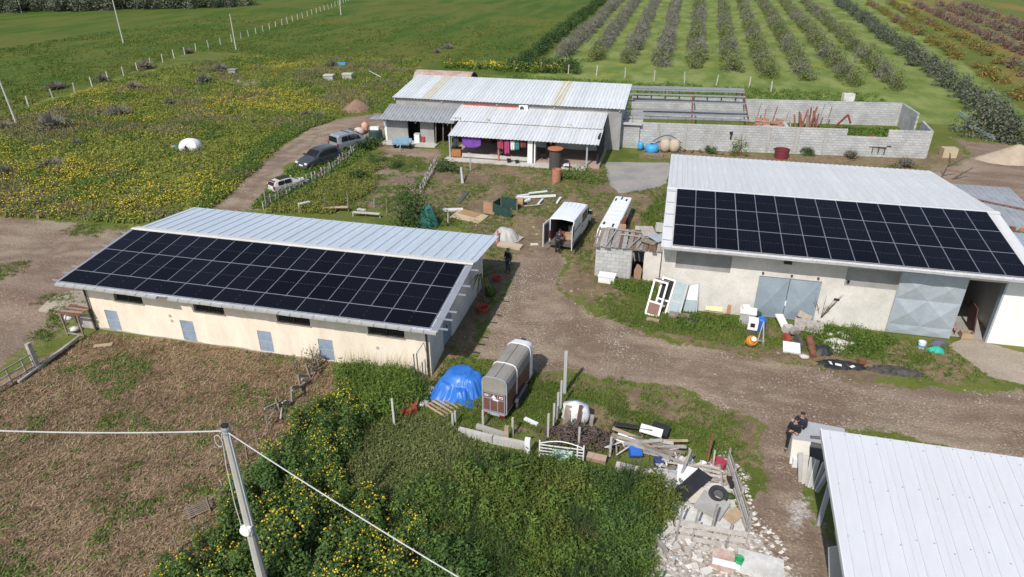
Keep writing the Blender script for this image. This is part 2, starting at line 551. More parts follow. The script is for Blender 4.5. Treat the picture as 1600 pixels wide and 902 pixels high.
    dirt = mix(mr(gr, 0.3, 0.42, 0.45, 0.0), dirt, (0.102, 0.075, 0.057))
    rt = math_('MULTIPLY', attr('rut'), mr(noise(0.4, 3), 0.3, 0.6, 0.25, 1.0))
    dirt = mix(math_('MULTIPLY', rt, 0.85), dirt, (0.183, 0.133, 0.095))
    tan_ = mr(noise(0.28, 4, 0.6), 0.54, 0.68, 0, 0.5)
    dirt = mix(mr(noise(0.07, 3, 0.5), 0.44, 0.58, 0, 0.45), dirt, (0.185, 0.125, 0.095))
    dirt = mix(tan_, dirt, (0.356, 0.281, 0.194))
    col_ = mix(cover('dirt', fin, 1.15, 0.40, 0.62), col_, dirt)
    chalk = mix(mr(noise(4.5, 6, 0.75), 0.36, 0.6), (0.26, 0.205, 0.16), (0.52, 0.48, 0.43))
    col_ = mix(cover('chalk', fin, 1.0), col_, chalk)
    conc = mix(mr(mid, 0.35, 0.65), (0.27, 0.265, 0.25), (0.36, 0.33, 0.29))
    conc = mix(mr(fin, 0.55, 0.8, 0, 0.5), conc, (0.22, 0.19, 0.16))
    col_ = mix(cover('conc', fin, 0.35), col_, conc)
    col_ = mix(cover('sand', fin, 0.6), col_, mix(mr(mid, 0.35, 0.65), (0.40, 0.335, 0.265), (0.33, 0.275, 0.215)))
    sp = mr(gr, 0.25, 0.75, 0.78, 1.22, False)
    mu = N.new('ShaderNodeVectorMath')
    mu.operation = 'MULTIPLY'
    L(col_, mu.inputs[0])
    L(sp, mu.inputs[1])
    L(mu.outputs[0], b.inputs['Base Color'])
    bp = N.new('ShaderNodeBump')
    bp.inputs['Strength'].default_value = 0.8
    bp.inputs['Distance'].default_value = 0.09
    L(math_('ADD', fin, math_('MULTIPLY', gr, 0.45)), bp.inputs['Height'])
    L(bp.outputs[0], b.inputs['Normal'])
    return m
gm.materials.append(ground_material())
ground = place('ground', gm)
tag(ground, 'farmland of meadow, dirt yard and brown straw field', None, None, 'structure')


# ------------------------------------------------------------------ building materials
M_cream = mat('cream_render', (0.81, 0.715, 0.585), 0.9, (0.69, 0.595, 0.475), 0.9, 0.004, 14, fine=0.07, stretch=(1.3, 1, 0.35))
M_plinth = mat('plinth_concrete', (0.40, 0.36, 0.30), 0.92, (0.28, 0.25, 0.21), 0.9, 0.01, 16)
M_plaster = mat('bare_plaster', (0.66, 0.63, 0.575), 0.92, (0.51, 0.48, 0.43), 0.55, 0.006, 10, fine=0.09)
M_white_wall = mat('white_plaster', (0.80, 0.80, 0.78), 0.9, (0.72, 0.71, 0.68), 0.6, 0.004, 12, fine=0.05)
M_greywall = mat('grey_render', (0.33, 0.325, 0.31), 0.92, (0.25, 0.245, 0.235), 0.7, 0.006, 12)
M_roofwhite = mat('white_sheet_metal', (0.67, 0.665, 0.655), 0.48, (0.60, 0.59, 0.57), 1.2, 0.0, 9, fine=0.05, spec=0.5, per_obj=0.03, stretch=(2.2, 0.22, 1))
M_roofblue = mat('pale_sheet_metal', (0.55, 0.605, 0.66), 0.4, (0.48, 0.525, 0.57), 1.6, 0.0, 9, fine=0.05, spec=0.5, per_obj=0.04, stretch=(2.2, 0.22, 1))
M_roofgrey = mat('weathered_sheet', (0.33, 0.345, 0.36), 0.6, (0.25, 0.26, 0.27), 0.8, 0.0, 8, fine=0.08, per_obj=0.05)
M_rooffarm = mat('farm_sheet_metal', (0.66, 0.68, 0.69), 0.5, (0.56, 0.565, 0.555), 1.2, 0.0, 6, fine=0.05, per_obj=0.06, stretch=(1.6, 0.25, 1))
M_rustyellow = mat('rust_streaked_sheet', (0.58, 0.55, 0.46), 0.6, (0.54, 0.49, 0.36), 0.8, 0.0, 6, fine=0.06)
M_galv = mat('galvanised_steel', (0.44, 0.49, 0.53), 0.5, (0.37, 0.42, 0.46), 1.5, 0.0, 8, 0.25, fine=0.06)
M_bluedoor = mat('grey_blue_door_steel', (0.30, 0.355, 0.40), 0.5, (0.24, 0.29, 0.335), 0.9, 0.0, 8, 0.1, fine=0.06)
M_hatch = mat('blue_grey_hatch_paint', (0.27, 0.33, 0.41), 0.6, (0.22, 0.27, 0.34), 1.5, 0.0, 9)
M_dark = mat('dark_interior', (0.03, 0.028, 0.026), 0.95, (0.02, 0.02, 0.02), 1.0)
M_grate = mat('dark_iron_bars', (0.05, 0.045, 0.04), 0.7, (0.08, 0.06, 0.05), 3)
M_silver = mat('aluminium_frame', (0.33, 0.34, 0.37), 0.45, (0.28, 0.29, 0.32), 2, metal=0.2, fine=0.03)
M_gutter = mat('grey_eave_sheet', (0.45, 0.45, 0.44), 0.7, (0.36, 0.35, 0.33), 1.2)
M_ridge = mat('ridge_flashing', (0.70, 0.67, 0.61), 0.7, (0.62, 0.59, 0.53), 1.0)
M_roofnear = mat('clean_white_sheet', (0.60, 0.61, 0.63), 0.45, (0.56, 0.565, 0.58), 0.8, 0.0, 6, fine=0.025, spec=0.5, per_obj=0.015, stretch=(1.5, 0.3, 1))
M_conc = mat('concrete', (0.40, 0.385, 0.36), 0.92, (0.31, 0.295, 0.27), 0.8, 0.01, 14)
M_concl = mat('pale_concrete', (0.52, 0.50, 0.46), 0.92, (0.43, 0.41, 0.37), 0.9, 0.01, 14)
M_wood = mat('weathered_wood', (0.27, 0.225, 0.18), 0.9, (0.17, 0.135, 0.105), 3, 0.004, 30, stretch=(1, 1, 0.3), per_obj=0.18)
M_woodlight = mat('sawn_wood', (0.45, 0.34, 0.22), 0.85, (0.34, 0.25, 0.16), 3, 0.003, 26, per_obj=0.15)
M_woodgrey = mat('silvered_wood', (0.38, 0.35, 0.32), 0.9, (0.26, 0.235, 0.21), 4, 0.004, 30, per_obj=0.2)
M_rust = mat('rust', (0.24, 0.095, 0.055), 0.85, (0.14, 0.06, 0.04), 3, 0.004, 30)
M_redpaint = mat('faded_red_paint', (0.42, 0.07, 0.05), 0.6, (0.28, 0.06, 0.045), 3)
M_whitepaint = mat('white_paint', (0.80, 0.80, 0.79), 0.45, (0.72, 0.72, 0.70), 1.2, fine=0.04, spec=0.5)
M_black = mat('black_plastic', (0.022, 0.022, 0.025), 0.5, (0.035, 0.034, 0.035), 2)
M_rubber = mat('tyre_rubber', (0.025, 0.025, 0.026), 0.85, (0.05, 0.047, 0.045), 6)
M_greenplastic = mat('green_plastic', (0.03, 0.38, 0.14), 0.4, (0.03, 0.32, 0.12), 2)
M_blueplastic = mat('blue_plastic', (0.03, 0.14, 0.50), 0.4, (0.03, 0.11, 0.42), 2)
M_terracotta = mat('terracotta', (0.45, 0.20, 0.12), 0.85, (0.36, 0.16, 0.10), 3)
M_stone = mat('pale_rubble_stone', (0.55, 0.51, 0.46), 0.92, (0.40, 0.36, 0.31), 1.5, 0.01, 12, per_obj=0.15)

def block_material(name, c1, c2, mortar, axis='X', bw=0.5, rh=0.25):
    m = bpy.data.materials.new(name)
    m.use_nodes = True
    N = m.node_tree.nodes
    L = m.node_tree.links.new
    b = N['Principled BSDF']
    b.inputs['Roughness'].default_value = 0.95
    b.inputs['Specular IOR Level'].default_value = 0.15
    geo = N.new('ShaderNodeNewGeometry')
    sp = N.new('ShaderNodeSeparateXYZ')
    L(geo.outputs['Position'], sp.inputs[0])
    cb = N.new('ShaderNodeCombineXYZ')
    L(sp.outputs[0 if axis == 'X' else 1], cb.inputs[0])
    L(sp.outputs[2], cb.inputs[1])
    br = N.new('ShaderNodeTexBrick')
    br.inputs['Color1'].default_value = ramp2(c1)
    br.inputs['Color2'].default_value = ramp2(c2)
    br.inputs['Mortar'].default_value = ramp2(mortar)
    br.inputs['Scale'].default_value = 1.0
    br.inputs['Brick Width'].default_value = bw
    br.inputs['Row Height'].default_value = rh
    br.inputs['Mortar Size'].default_value = 0.014
    br.inputs['Bias'].default_value = -0.1
    L(cb.outputs[0], br.inputs['Vector'])
    no = N.new('ShaderNodeTexNoise')
    no.inputs['Scale'].default_value = 0.8
    no.inputs['Detail'].default_value = 6
    L(geo.outputs['Position'], no.inputs['Vector'])
    mr = N.new('ShaderNodeMapRange')
    mr.inputs[1].default_value = 0.3
    mr.inputs[2].default_value = 0.7
    mr.inputs[3].default_value = 0.82
    mr.inputs[4].default_value = 1.12
    L(no.outputs['Fac'], mr.inputs[0])
    mu = N.new('ShaderNodeVectorMath')
    mu.operation = 'MULTIPLY'
    L(br.outputs['Color'], mu.inputs[0])
    L(mr.outputs[0], mu.inputs[1])
    L(mu.outputs[0], b.inputs['Base Color'])
    bp = N.new('ShaderNodeBump')
    bp.inputs['Distance'].default_value = 0.02
    bp.inputs['Strength'].default_value = 0.7
    bp.invert = True
    L(br.outputs['Fac'], bp.inputs['Height'])
    L(bp.outputs[0], b.inputs['Normal'])
    MATS[name] = m
    return m
M_blockX = block_material('cinder_block_courses', (0.47, 0.47, 0.46), (0.39, 0.39, 0.385), (0.30, 0.295, 0.285), 'X')
M_blockY = block_material('cinder_block_courses_side', (0.47, 0.47, 0.46), (0.39, 0.39, 0.385), (0.30, 0.295, 0.285), 'Y')

def solar_glass():
    m = bpy.data.materials.new('solar_glass')
    m.use_nodes = True
    N = m.node_tree.nodes
    L = m.node_tree.links.new
    b = N['Principled BSDF']
    b.inputs['Roughness'].default_value = 0.22
    b.inputs['Specular IOR Level'].default_value = 0.07
    tc = N.new('ShaderNodeTexCoord')
    br = N.new('ShaderNodeTexBrick')
    br.offset = 0.0
    br.inputs['Color1'].default_value = (0.0045, 0.0045, 0.0075, 1)
    br.inputs['Color2'].default_value = (0.0055, 0.0055, 0.0095, 1)
    br.inputs['Mortar'].default_value = (0.016, 0.016, 0.022, 1)
    br.inputs['Scale'].default_value = 1.0
    br.inputs['Brick Width'].default_value = 0.182
    br.inputs['Row Height'].default_value = 0.095
    br.inputs['Mortar Size'].default_value = 0.004
    L(tc.outputs['Object'], br.inputs['Vector'])
    oi = N.new('ShaderNodeObjectInfo')
    mr = N.new('ShaderNodeMapRange')
    mr.inputs[3].default_value = 0.75
    mr.inputs[4].default_value = 1.35
    L(oi.outputs['Random'], mr.inputs[0])
    mu = N.new('ShaderNodeVectorMath')
    mu.operation = 'MULTIPLY'
    L(br.outputs['Color'], mu.inputs[0])
    L(mr.outputs[0], mu.inputs[1])
    L(mu.outputs[0], b.inputs['Base Color'])
    return m
M_solar = solar_glass()
M_solarmid = mat('cell_gap', (0.11, 0.10, 0.10), 0.6, (0.03, 0.03, 0.035), 30, fine=0.3)

def solar_mesh(wd, ln):
    """panel lying on z=0, x 0..wd, y 0..-ln; half-cut cells either side of a mid gap on the long axis"""
    b = MB()
    t, fr = 0.035, 0.013
    b.box(0, -fr, 0, wd, 0, t, 0)
    b.box(0, -ln, 0, wd, -ln + fr, t, 0)
    b.box(0, -ln + fr, 0, fr, -fr, t, 0)
    b.box(wd - fr, -ln + fr, 0, wd, -fr, t, 0)
    b.box(fr, -ln + fr, 0, wd - fr, -fr, t - 0.006, 1)
    if ln > wd:
        for k in range(6):
            x0 = fr + 0.03 + k * (wd - 0.13) / 6
            b.box(x0, -ln / 2 - 0.009, t - 0.006, x0 + (wd - 0.13) / 6 * 0.72, -ln / 2 + 0.009, t - 0.004, 2)
    else:
        for k in range(3):
            y0 = -fr - 0.05 - k * (ln - 0.13) / 3
            b.box(wd / 2 - 0.009, y0 - 0.12, t - 0.006, wd / 2 + 0.009, y0, t - 0.004, 2)
    return b.mesh('solar_panel', [M_silver, M_solar, M_solarmid])
SOLAR_P = solar_mesh(1.141, 2.285)
SOLAR_L = solar_mesh(2.292, 1.141)

def wall_cells(b, axis, u0, u1, v0, v1, z0, z1, holes=(), m=0):
    """wall slab along axis between u0..u1, thickness v0..v1, with rectangular holes (u0,u1,z0,z1)"""
    us = sorted(set([u0, u1] + [min(max(h[i], u0), u1) for h in holes for i in (0, 1)]))
    zs = sorted(set([z0, z1] + [min(max(h[i], z0), z1) for h in holes for i in (2, 3)]))
    for a, c in zip(us[:-1], us[1:]):
        run = None
        for e, f in zip(zs[:-1], zs[1:]):
            um, zm = (a + c) / 2, (e + f) / 2
            if any(h[0] < um < h[1] and h[2] < zm < h[3] for h in holes):
                continue
            if axis == 'X':
                b.box(a, v0, e, c, v1, f, m)
            else:
                b.box(v0, a, e, v1, c, f, m)
    return b

def sheet_mesh(wd, ln, ribs, rh=0.035, rw=0.05, th=0.018, mats=None, name='roof_sheet'):
    """profiled sheet lying on z=0: x 0..wd, y 0..-ln, ribs run down the slope"""
    prof = [(0.0, 0.0)]
    for k in range(ribs):
        c = wd * (k + 0.5) / ribs
        prof += [(c - rw, 0.0), (c - rw * 0.5, rh), (c + rw * 0.5, rh), (c + rw, 0.0)]
    prof += [(wd - 0.004, 0.0)]
    b = MB()
    n = len(prof)
    vs = []
    for y in (0, -ln):
        vs += [(x, y, z + th) for x, z in prof]
    for y in (0, -ln):
        vs += [(x, y, z) for x, z in prof]
    fs = []
    for k in range(n - 1):
        fs.append((k, n + k, n + k + 1, k + 1))
        fs.append((2 * n + k, 2 * n + k + 1, 3 * n + k + 1, 3 * n + k))
        fs.append((k, k + 1, 2 * n + k + 1, 2 * n + k))
        fs.append((n + k, 3 * n + k, 3 * n + k + 1, n + k + 1))
    fs += [(0, 2 * n, 3 * n, n), (n - 1, 2 * n - 1, 4 * n - 1, 3 * n - 1)]
    b.add(vs, fs)
    return b.mesh(name, mats)

def sheet_roof(parent, x0, x1, ytop, ztop, ybot, zbot, pitch, ribs, m, rh=0.035, rw=0.05, odd=None, zj=0.0):
    """rows of sheets from the top edge (ytop, ztop) to the bottom edge; ybot may lie either side of ytop"""
    n = max(1, int(round((x1 - x0) / pitch)))
    wd = (x1 - x0) / n
    ln = math.hypot(ytop - ybot, ztop - zbot)
    me = sheet_mesh(wd, ln, ribs, rh, rw, mats=[m])
    odd_me = None
    ang = math.atan2(ztop - zbot, abs(ytop - ybot))
    for k in range(n):
        d = me
        if odd and k in odd:
            if odd_me is None:
                odd_me = sheet_mesh(wd, ln, ribs, rh, rw, mats=[odd[k]])
            d = odd_me
        dz = rnd.uniform(0, zj)
        if ybot < ytop:
            place('roof_sheet', d, parent, (x0 + k * wd, ytop, ztop + dz), (ang, 0, 0))
        else:
            place('roof_sheet', d, parent, (x0 + (k + 1) * wd, ytop, ztop + dz), (ang, 0, math.pi))

def rect_on(a, c):
    """two opposite corners of a rectangle on a wall -> u0,u1,z0,z1"""
    return (min(a[0], c[0]), max(a[0], c[0]), min(a[2], c[2]), max(a[2], c[2]))

# ------------------------------------------------------------------ cream barn with solar roof
def cream_barn():
    t = thing('barn', 'long low cream barn with dark solar panels on its front roof slope', 'barn', (-20.4, 31, 0))
    t.location = (0, 0, 0)
    Y0, X0, X1, YB = 26.35, -30.5, -10.5, 35.9
    wins = [rect_on((-28.63, 26.35, 2.25), (-26.82, 26.35, 1.81)), rect_on((-23.67, 26.35, 2.10), (-21.84, 26.35, 1.72)), rect_on((-18.79, 26.35, 2.13), (-16.90, 26.35, 1.75)), rect_on((-13.74, 26.35, 2.11), (-11.80, 26.35, 1.75))]
    wins = [(a, b_, 1.68, 2.2) for a, b_, _, _ in wins]
    hat = [rect_on((-29.57, 26.35, 0.90), (-29.11, 26.35, -0.27)), rect_on((-24.77, 26.35, 0.86), (-24.29, 26.35, -0.37)), rect_on((-20.11, 26.35, 0.79), (-19.50, 26.35, -0.39)), rect_on((-16.61, 26.35, 0.79), (-16.16, 26.35, -0.36))]
    hat = [(a, a + 0.82, -0.28, 0.98) for a, b_, _, _ in hat]
    b = MB()
    wall_cells(b, 'X', X0, X1, Y0, Y0 + 0.25, -0.7, 2.92, wins + hat)
    b.ob('front_wall', M_cream, t)
    b = MB()
    wall_cells(b, 'X', X0, X1, YB - 0.25, YB, -0.6, 2.95)
    b.ob('rear_wall', M_cream, t)
    gab = [(Y0 + 0.25, -0.7), (YB - 0.25, -0.6), (YB - 0.25, 3.0), (31.0, 3.52), (Y0 + 0.25, 2.98)]
    MB().prism(gab, X0, X0 + 0.25, 'X').ob('gable_wall', M_cream, t)
    dy0, dy1, dz = 28.3, 29.75, 2.2
    b = MB()
    b.prism([(Y0 + 0.25, -0.7), (dy0, -0.7), (dy0, 3.14), (Y0 + 0.25, 2.98)], X1 - 0.25, X1, 'X')
    b.prism([(dy1, -0.7), (YB - 0.25, -0.6), (YB - 0.25, 3.0), (31.0, 3.52), (dy1, 3.36)], X1 - 0.25, X1, 'X')
    b.prism([(dy0, dz), (dy1, dz), (dy1, 3.36), (dy0, 3.14)], X1 - 0.25, X1, 'X')
    b.ob('gable_wall', M_plaster, t)
    d = MB()
    d.box(X1 - 0.14, dy0 + 0.01, -0.2, X1 - 0.08, (dy0 + dy1) / 2 - 0.006, dz - 0.01)
    d.box(X1 - 0.14, (dy0 + dy1) / 2 + 0.006, -0.2, X1 - 0.08, dy1 - 0.01, dz - 0.01)
    door = d.ob('door', M_bluedoor, t)
    MB().box(X1 - 0.08, 29.05, 0.9, X1 - 0.04, 29.1, 1.05).ob('handle', M_grate, door)
    b = MB()
    tops = [(X0 - 0.03 + k * 0.25, -0.34 + 0.10 * fbm(np.array([k * .25]), np.array([3.0]), 1.2, 5)[0] * (1 + 0.6 * math.sin(k * .37))) for k in range(int((X1 - X0 + 0.06) / 0.25) + 1)]
    b.prism([(X0 - 0.03, -0.85)] + [(tops[-1][0], -0.85)] + tops[::-1], Y0 - 0.012, Y0 + 0.02, 'Y')
    b.ob('plinth', M_plinth, t)
    for (a, c, z0, z1) in wins:
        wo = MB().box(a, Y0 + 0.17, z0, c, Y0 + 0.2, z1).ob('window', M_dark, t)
        fr = MB()
        for k in range(13):
            x = a + (c - a) * k / 12
            fr.box(x - 0.012, Y0 + 0.05, z0, x + 0.012, Y0 + 0.07, z1)
        fr.box(a, Y0 + 0.045, z0, c, Y0 + 0.075, z0 + 0.04)
        fr.box(a, Y0 + 0.045, z1 - 0.04, c, Y0 + 0.075, z1)
        fr.box((a + c) / 2 - 0.03, Y0 + 0.04, z0, (a + c) / 2 + 0.03, Y0 + 0.08, z1)
        fr.ob('grille', M_grate, wo)
        MB().box(a - 0.05, Y0 - 0.06, z0 - 0.05, c + 0.05, Y0 + 0.1, z0 - 0.002).ob('sill', M_plinth, wo)
    for (a, c, z0, z1) in hat:
        h = MB().box(a + 0.005, Y0 + 0.03, z0, c - 0.005, Y0 + 0.08, z1 - 0.005).ob('hatch_door', M_hatch, t)
        MB().box(a + 0.02, Y0 + 0.015, z0 + 0.6, c - 0.02, Y0 + 0.03, z0 + 0.63).box(c - 0.12, Y0 + 0.0, z0 + 0.5, c - 0.08, Y0 + 0.03, z0 + 0.56).ob('latch', M_galv, h)
    for x in (-29.6, -26.1, -22.3, -18.6, -14.9, -11.2):
        MB().prism([(Y0, 2.35), (Y0, 2.75), (Y0 - 0.75, 2.75), (Y0 - 0.75, 2.68)], x - 0.04, x + 0.04, 'X').ob('eave_bracket', M_concl, t)
    MB().tube([(-10.62, Y0 - 0.1, 2.8), (-10.62, Y0 - 0.1, -0.3)], 0.05, 8).ob('downpipe', M_grate, t)
    MB().tube([(-30.4, Y0 - 0.1, 2.8), (-30.4, Y0 - 0.1, -0.4)], 0.05, 8).ob('downpipe', M_grate, t)
    for px in ((-25.3, 1.15), (-25.25, 0.85), (-13.3, 0.9)):
        MB().cyl((px[0], Y0 - 0.012, px[1]), (px[0], Y0 + 0.02, px[1]), 0.09, n=12).ob('vent', M_conc, t)
    # roof
    rf = MB()
    zr = 3.66
    for x in (X0 + 0.1, -25, -20, -15, X1 - 0.1):
        rf.beam((x, 25.5, 2.92), (x, 31.0, zr - 0.16), 0.1, 0.14)
        rf.beam((x, 31.0, zr - 0.16), (x, 36.4, 2.98), 0.1, 0.14)
    roof = rf.ob('roof', M_gutter, t)
    sheet_roof(roof, -30.95, -9.65, 31.0, zr, 25.28, 2.985, 0.71, 1, M_roofblue)
    sheet_roof(roof, -30.95, -9.65, 31.12, zr, 36.7, 3.08, 0.71, 1, M_roofblue, rh=0.045, rw=0.045)
    MB().prism([(31.05, zr + 0.125), (31.2, zr + 0.14), (31.7, zr + 0.03), (31.7, zr + 0.015), (31.2, zr + 0.12), (31.05, zr + 0.1)], -30.97, -9.63, 'X').ob('ridge_cap', M_ridge, roof)
    # tile-like eave pieces
    em = MB().box(0, -0.16, -0.04, 0.60, 0.08, 0.05).mesh('eave_tile', [M_gutter])
    for k in range(34):
        x = -30.93 + k * 0.626
        if k == 10:
            continue
        place('eave_tile', em, roof, (x, 25.28, 2.96 + rnd.uniform(-0.01, 0.01)), (R(6), 0, R(rnd.uniform(-1, 1))))
    for s, x0, x1 in ((-1, -30.99, -30.78), (1, -9.96, -9.62)):
        MB().prism([(25.3, 2.97), (31.0, zr + 0.01), (31.0, zr + 0.09), (25.3, 3.05)], x0, x1, 'X').ob('verge_flashing', M_silver, roof)
    # rails whose ends stick out past the verge
    ang = math.radians(6.51)
    for dd in (0.35, 1.9, 2.7, 4.2, 4.85, 5.6):
        y, z = 31.045 - dd * math.cos(ang), 3.76 - dd * math.sin(ang)
        MB().box(-31.35, y - 0.045, z - 0.1, -9.2, y + 0.045, z - 0.045).ob('mounting_rail', M_silver, roof)
    for r_ in range(2):
        for k in range(18):
            dd = r_ * 2.298
            place('solar_panel', SOLAR_P, roof, (-30.784 + k * 1.154, 31.045 - dd * math.cos(ang), 3.725 - dd * math.sin(ang)), (ang, 0, 0))
    for k in range(9):
        dd = 2 * 2.298
        place('solar_panel', SOLAR_L, roof, (-30.784 + k * 2.306, 31.045 - dd * math.cos(ang), 3.725 - dd * math.sin(ang)), (ang, 0, 0))
    return t
cream_barn()

# ------------------------------------------------------------------ tall grey barn with solar roof
def diamond_panel(b, x0, x1, z0, z1, y, m=0, nx=2, nz=2, depth=0.05):
    """sheet steel pressed into diamond-cross facets"""
    for i in range(nx):
        for j in range(nz):
            a, c = x0 + (x1 - x0) * i / nx, x0 + (x1 - x0) * (i + 1) / nx
            e, f = z0 + (z1 - z0) * j / nz, z0 + (z1 - z0) * (j + 1) / nz
            s = 1 if (i + j) % 2 == 0 else 1
            ctr = ((a + c) / 2, y - depth, (e + f) / 2)
            P = [(a, y, e), (c, y, e), (c, y, f), (a, y, f)]
            b.add(P + [ctr], [(0, 1, 4), (1, 2, 4), (2, 3, 4), (3, 0, 4)], m)

def grey_barn():
    t = thing('barn', 'tall pale concrete barn with dark solar panels and grey metal doors', 'barn')
    Y0, X0, X1, YB = 35.77, 0.15, 18.3, 52.9
    d1 = rect_on((5.51, 35.77, 2.61), (8.77, 35.77, 0.26))
    d1 = (d1[0], d1[1], -0.2, (5.51, 35.77, 2.61)[2])
    opn = ((15.70, 35.77, 3.57)[0], (17.44, 35.77, 3.44)[0], -0.2, 3.55)
    p1 = rect_on((0.93, 35.77, 3.56), (3.93, 35.77, 2.70))
    p2 = rect_on((9.87, 35.77, 3.53), (12.48, 35.77, 2.73))
    p1 = (p1[0], p1[1], 2.55, 3.62)
    p2 = (p2[0], p2[1], 2.5, 3.62)
    b = MB()
    wall_cells(b, 'X', X0, opn[1], Y0, Y0 + 0.3, -0.3, 4.28, [d1, opn, p1, p2])
    b.ob('front_wall', M_plaster, t)
    MB().box(opn[1], Y0 - 0.01, -0.3, 22.5, Y0 + 0.3, 3.9).ob('front_wall', M_white_wall, t)
    for p in (p1, p2):
        MB().box(p[0], Y0 + 0.08, p[2], p[1], Y0 + 0.12, p[3]).ob('blind_window', M_greywall, t)
    MB().box(X0, YB - 0.3, -0.3, X1, YB, 4.0).ob('rear_wall', M_plaster, t)
    for x in (X0, X1 - 0.3):
        MB().prism([(Y0 + 0.3, -0.3), (YB - 0.3, -0.3), (YB - 0.3, 4.0), (41.8, 5.1), (Y0 + 0.3, 4.3)], x, x + 0.3, 'X').ob('gable_wall', M_plaster, t)
    MB().box(X0, Y0 + 0.3, 0.0, X1, YB - 0.3, 0.02).ob('floor', M_conc, t)
    # double door
    xm = (d1[0] + d1[1]) / 2
    for a, c in ((d1[0], xm - 0.015), (xm + 0.015, d1[1])):
        d = MB()
        d.box(a, Y0 + 0.06, 0.05, c, Y0 + 0.1, d1[3])
        dd = d.ob('door', M_bluedoor, t)
        q = MB()
        diamond_panel(q, a + 0.05, c - 0.05, 0.12, d1[3] - 0.08, Y0 + 0.058, nx=1, nz=1, depth=0.16)
        q.ob('pressed_panel', M_bluedoor, dd)
    MB().box(xm - 0.03, Y0 + 0.0, 0.9, xm + 0.03, Y0 + 0.05, 1.2).ob('latch', M_whitepaint, t)
    # sliding door hung in front of the wall
    sx0, sx1 = (12.48, 35.60, 3.72)[0], (15.66, 35.60, 3.64)[0]
    sl = MB()
    sl.box(sx0, Y0 - 0.13, 0.05, sx1, Y0 - 0.09, 3.72)
    s = sl.ob('sliding_door', M_galv, t)
    q = MB()
    diamond_panel(q, sx0 + 0.02, sx1 - 0.02, 0.62, 3.7, Y0 - 0.132, nx=2, nz=2, depth=0.14)
    q.ob('pressed_panel', M_galv, s)
    q = MB()
    diamond_panel(q, sx0 + 0.02, sx1 - 0.02, 0.06, 0.58, Y0 - 0.132, nx=2, nz=1, depth=0.04)
    q.ob('kick_panel', M_galv, s)
    MB().box(sx0 - 0.1, Y0 - 0.16, 3.76, opn[1] + 0.2, Y0 - 0.04, 3.86).ob('door_rail', M_galv, t)
    MB().box(opn[1] - 0.03, Y0 - 0.02, 0, opn[1] + 0.06, Y0 + 0.28, 3.6).ob('door_jamb', M_galv, t)
    for x in (d1[0] + 0.1, d1[0] + 1.6, d1[1] - 0.3, d1[1] + 1.2, 10.0):
        MB().box(x, Y0 - 0.1, d1[3] + 0.15, x + 0.1, Y0 - 0.002, d1[3] + 0.25).ob('iron_stub', M_grate, t)
    MB().box(9.55, Y0 - 0.004, 1.55, 9.85, Y0 + 0.03, 1.7).ob('vent', M_dark, t)
    MB().tube([(19.3, Y0 - 0.05, 0.3), (19.3, Y0 - 0.05, 1.7), (19.7, Y0 - 0.05, 1.72), (19.7, Y0 - 0.05, 2.2)], 0.035, 6).box(19.2, Y0 - 0.12, 1.2, 19.45, Y0 - 0.012, 1.45).ob('conduit', M_galv, t)
    MB().box(6.6, Y0 - 0.25, 3.55, 7.0, Y0 - 0.02, 3.75).ob('floodlight', M_black, t)
    # roof
    zr, ang = 5.24, math.radians(7.5)
    rf = MB()
    for x in (X0 + 0.15, 4.7, 9.2, 13.7, X1 - 0.15):
        rf.beam((x, 34.9, 4.25), (x, 41.7, zr - 0.14), 0.12, 0.18)
        rf.beam((x, 41.7, zr - 0.14), (x, 53.2, 3.98), 0.12, 0.18)
    roof = rf.ob('roof', M_gutter, t)
    sheet_roof(roof, 0.02, 18.62, 41.75, zr, 34.6, zr - 7.15 * math.tan(ang), 1.03, 1, M_roofwhite, rh=0.02)
    sheet_roof(roof, 0.02, 18.62, 41.87, zr, 53.6, 4.08, 1.03, 3, M_roofwhite, rh=0.035, rw=0.06)
    MB().prism([(41.5, zr + 0.03), (41.81, zr + 0.08), (42.1, zr + 0.03), (42.1, zr + 0.018), (41.81, zr + 0.065), (41.5, zr + 0.018)], 0.0, 18.64, 'X').ob('ridge_cap', M_roofwhite, roof)
    ze = zr - 7.15 * math.tan(ang)
    em = MB().box(0, -0.12, -0.09, 0.98, 0.06, -0.01).mesh('eave_tile', [M_gutter])
    for k in range(19):
        place('eave_tile', em, roof, (0.05 + k * 0.985, 34.6, ze + 0.02 + rnd.uniform(-0.012, 0.012)))
    for k in range(5):
        dd = 0.1 + k * 1.5
        MB().box(0.06, -0.02, 0, 0.56, 0.02, 0.03).ob('panel_clamp', M_silver, roof, loc=(0, 41.4 - dd, zr + 0.03 - (dd + .35) * math.tan(ang)))
    for r_ in range(3):
        for k in range(15):
            dd = r_ * 2.298
            place('solar_panel', SOLAR_P, roof, (0.617 + k * 1.154, 41.56 - dd * math.cos(ang), 5.295 - dd * math.sin(ang)), (ang, 0, 0))
    return t
grey_barn()

# lean-to roofs beyond the grey barn
t = thing('lean_to', 'low lean-to with pale grey sheet roof behind the tall concrete barn', 'shed')
sheet_roof(t, 18.75, 24.2, 54.0, 3.1, 46.2, 2.7, 1.0, 3, M_roofgrey)
b = MB()
for x, y in ((19.0, 53.6), (23.9, 53.6), (19.0, 46.6), (23.9, 46.6)):
    b.box(x - 0.08, y - 0.08, 0, x + 0.08, y + 0.08, 2.7)
b.ob('post', M_galv, t)
MB().box(18.9, 53.3, 0, 24.0, 53.5, 2.9).ob('rear_wall', M_blockX, t)
MB().tube([(19.6, 51.5, 3.12), (23.6, 49.6, 3.02)], 0.05, 6).ob('iron_pipe', M_rust, t)
t = thing('lean_to', 'lower blue-grey lean-to roof against the side of the concrete barn', 'shed')
sheet_roof(t, 18.75, 23.8, 45.6, 2.75, 36.1, 2.45, 1.0, 3, M_galv)
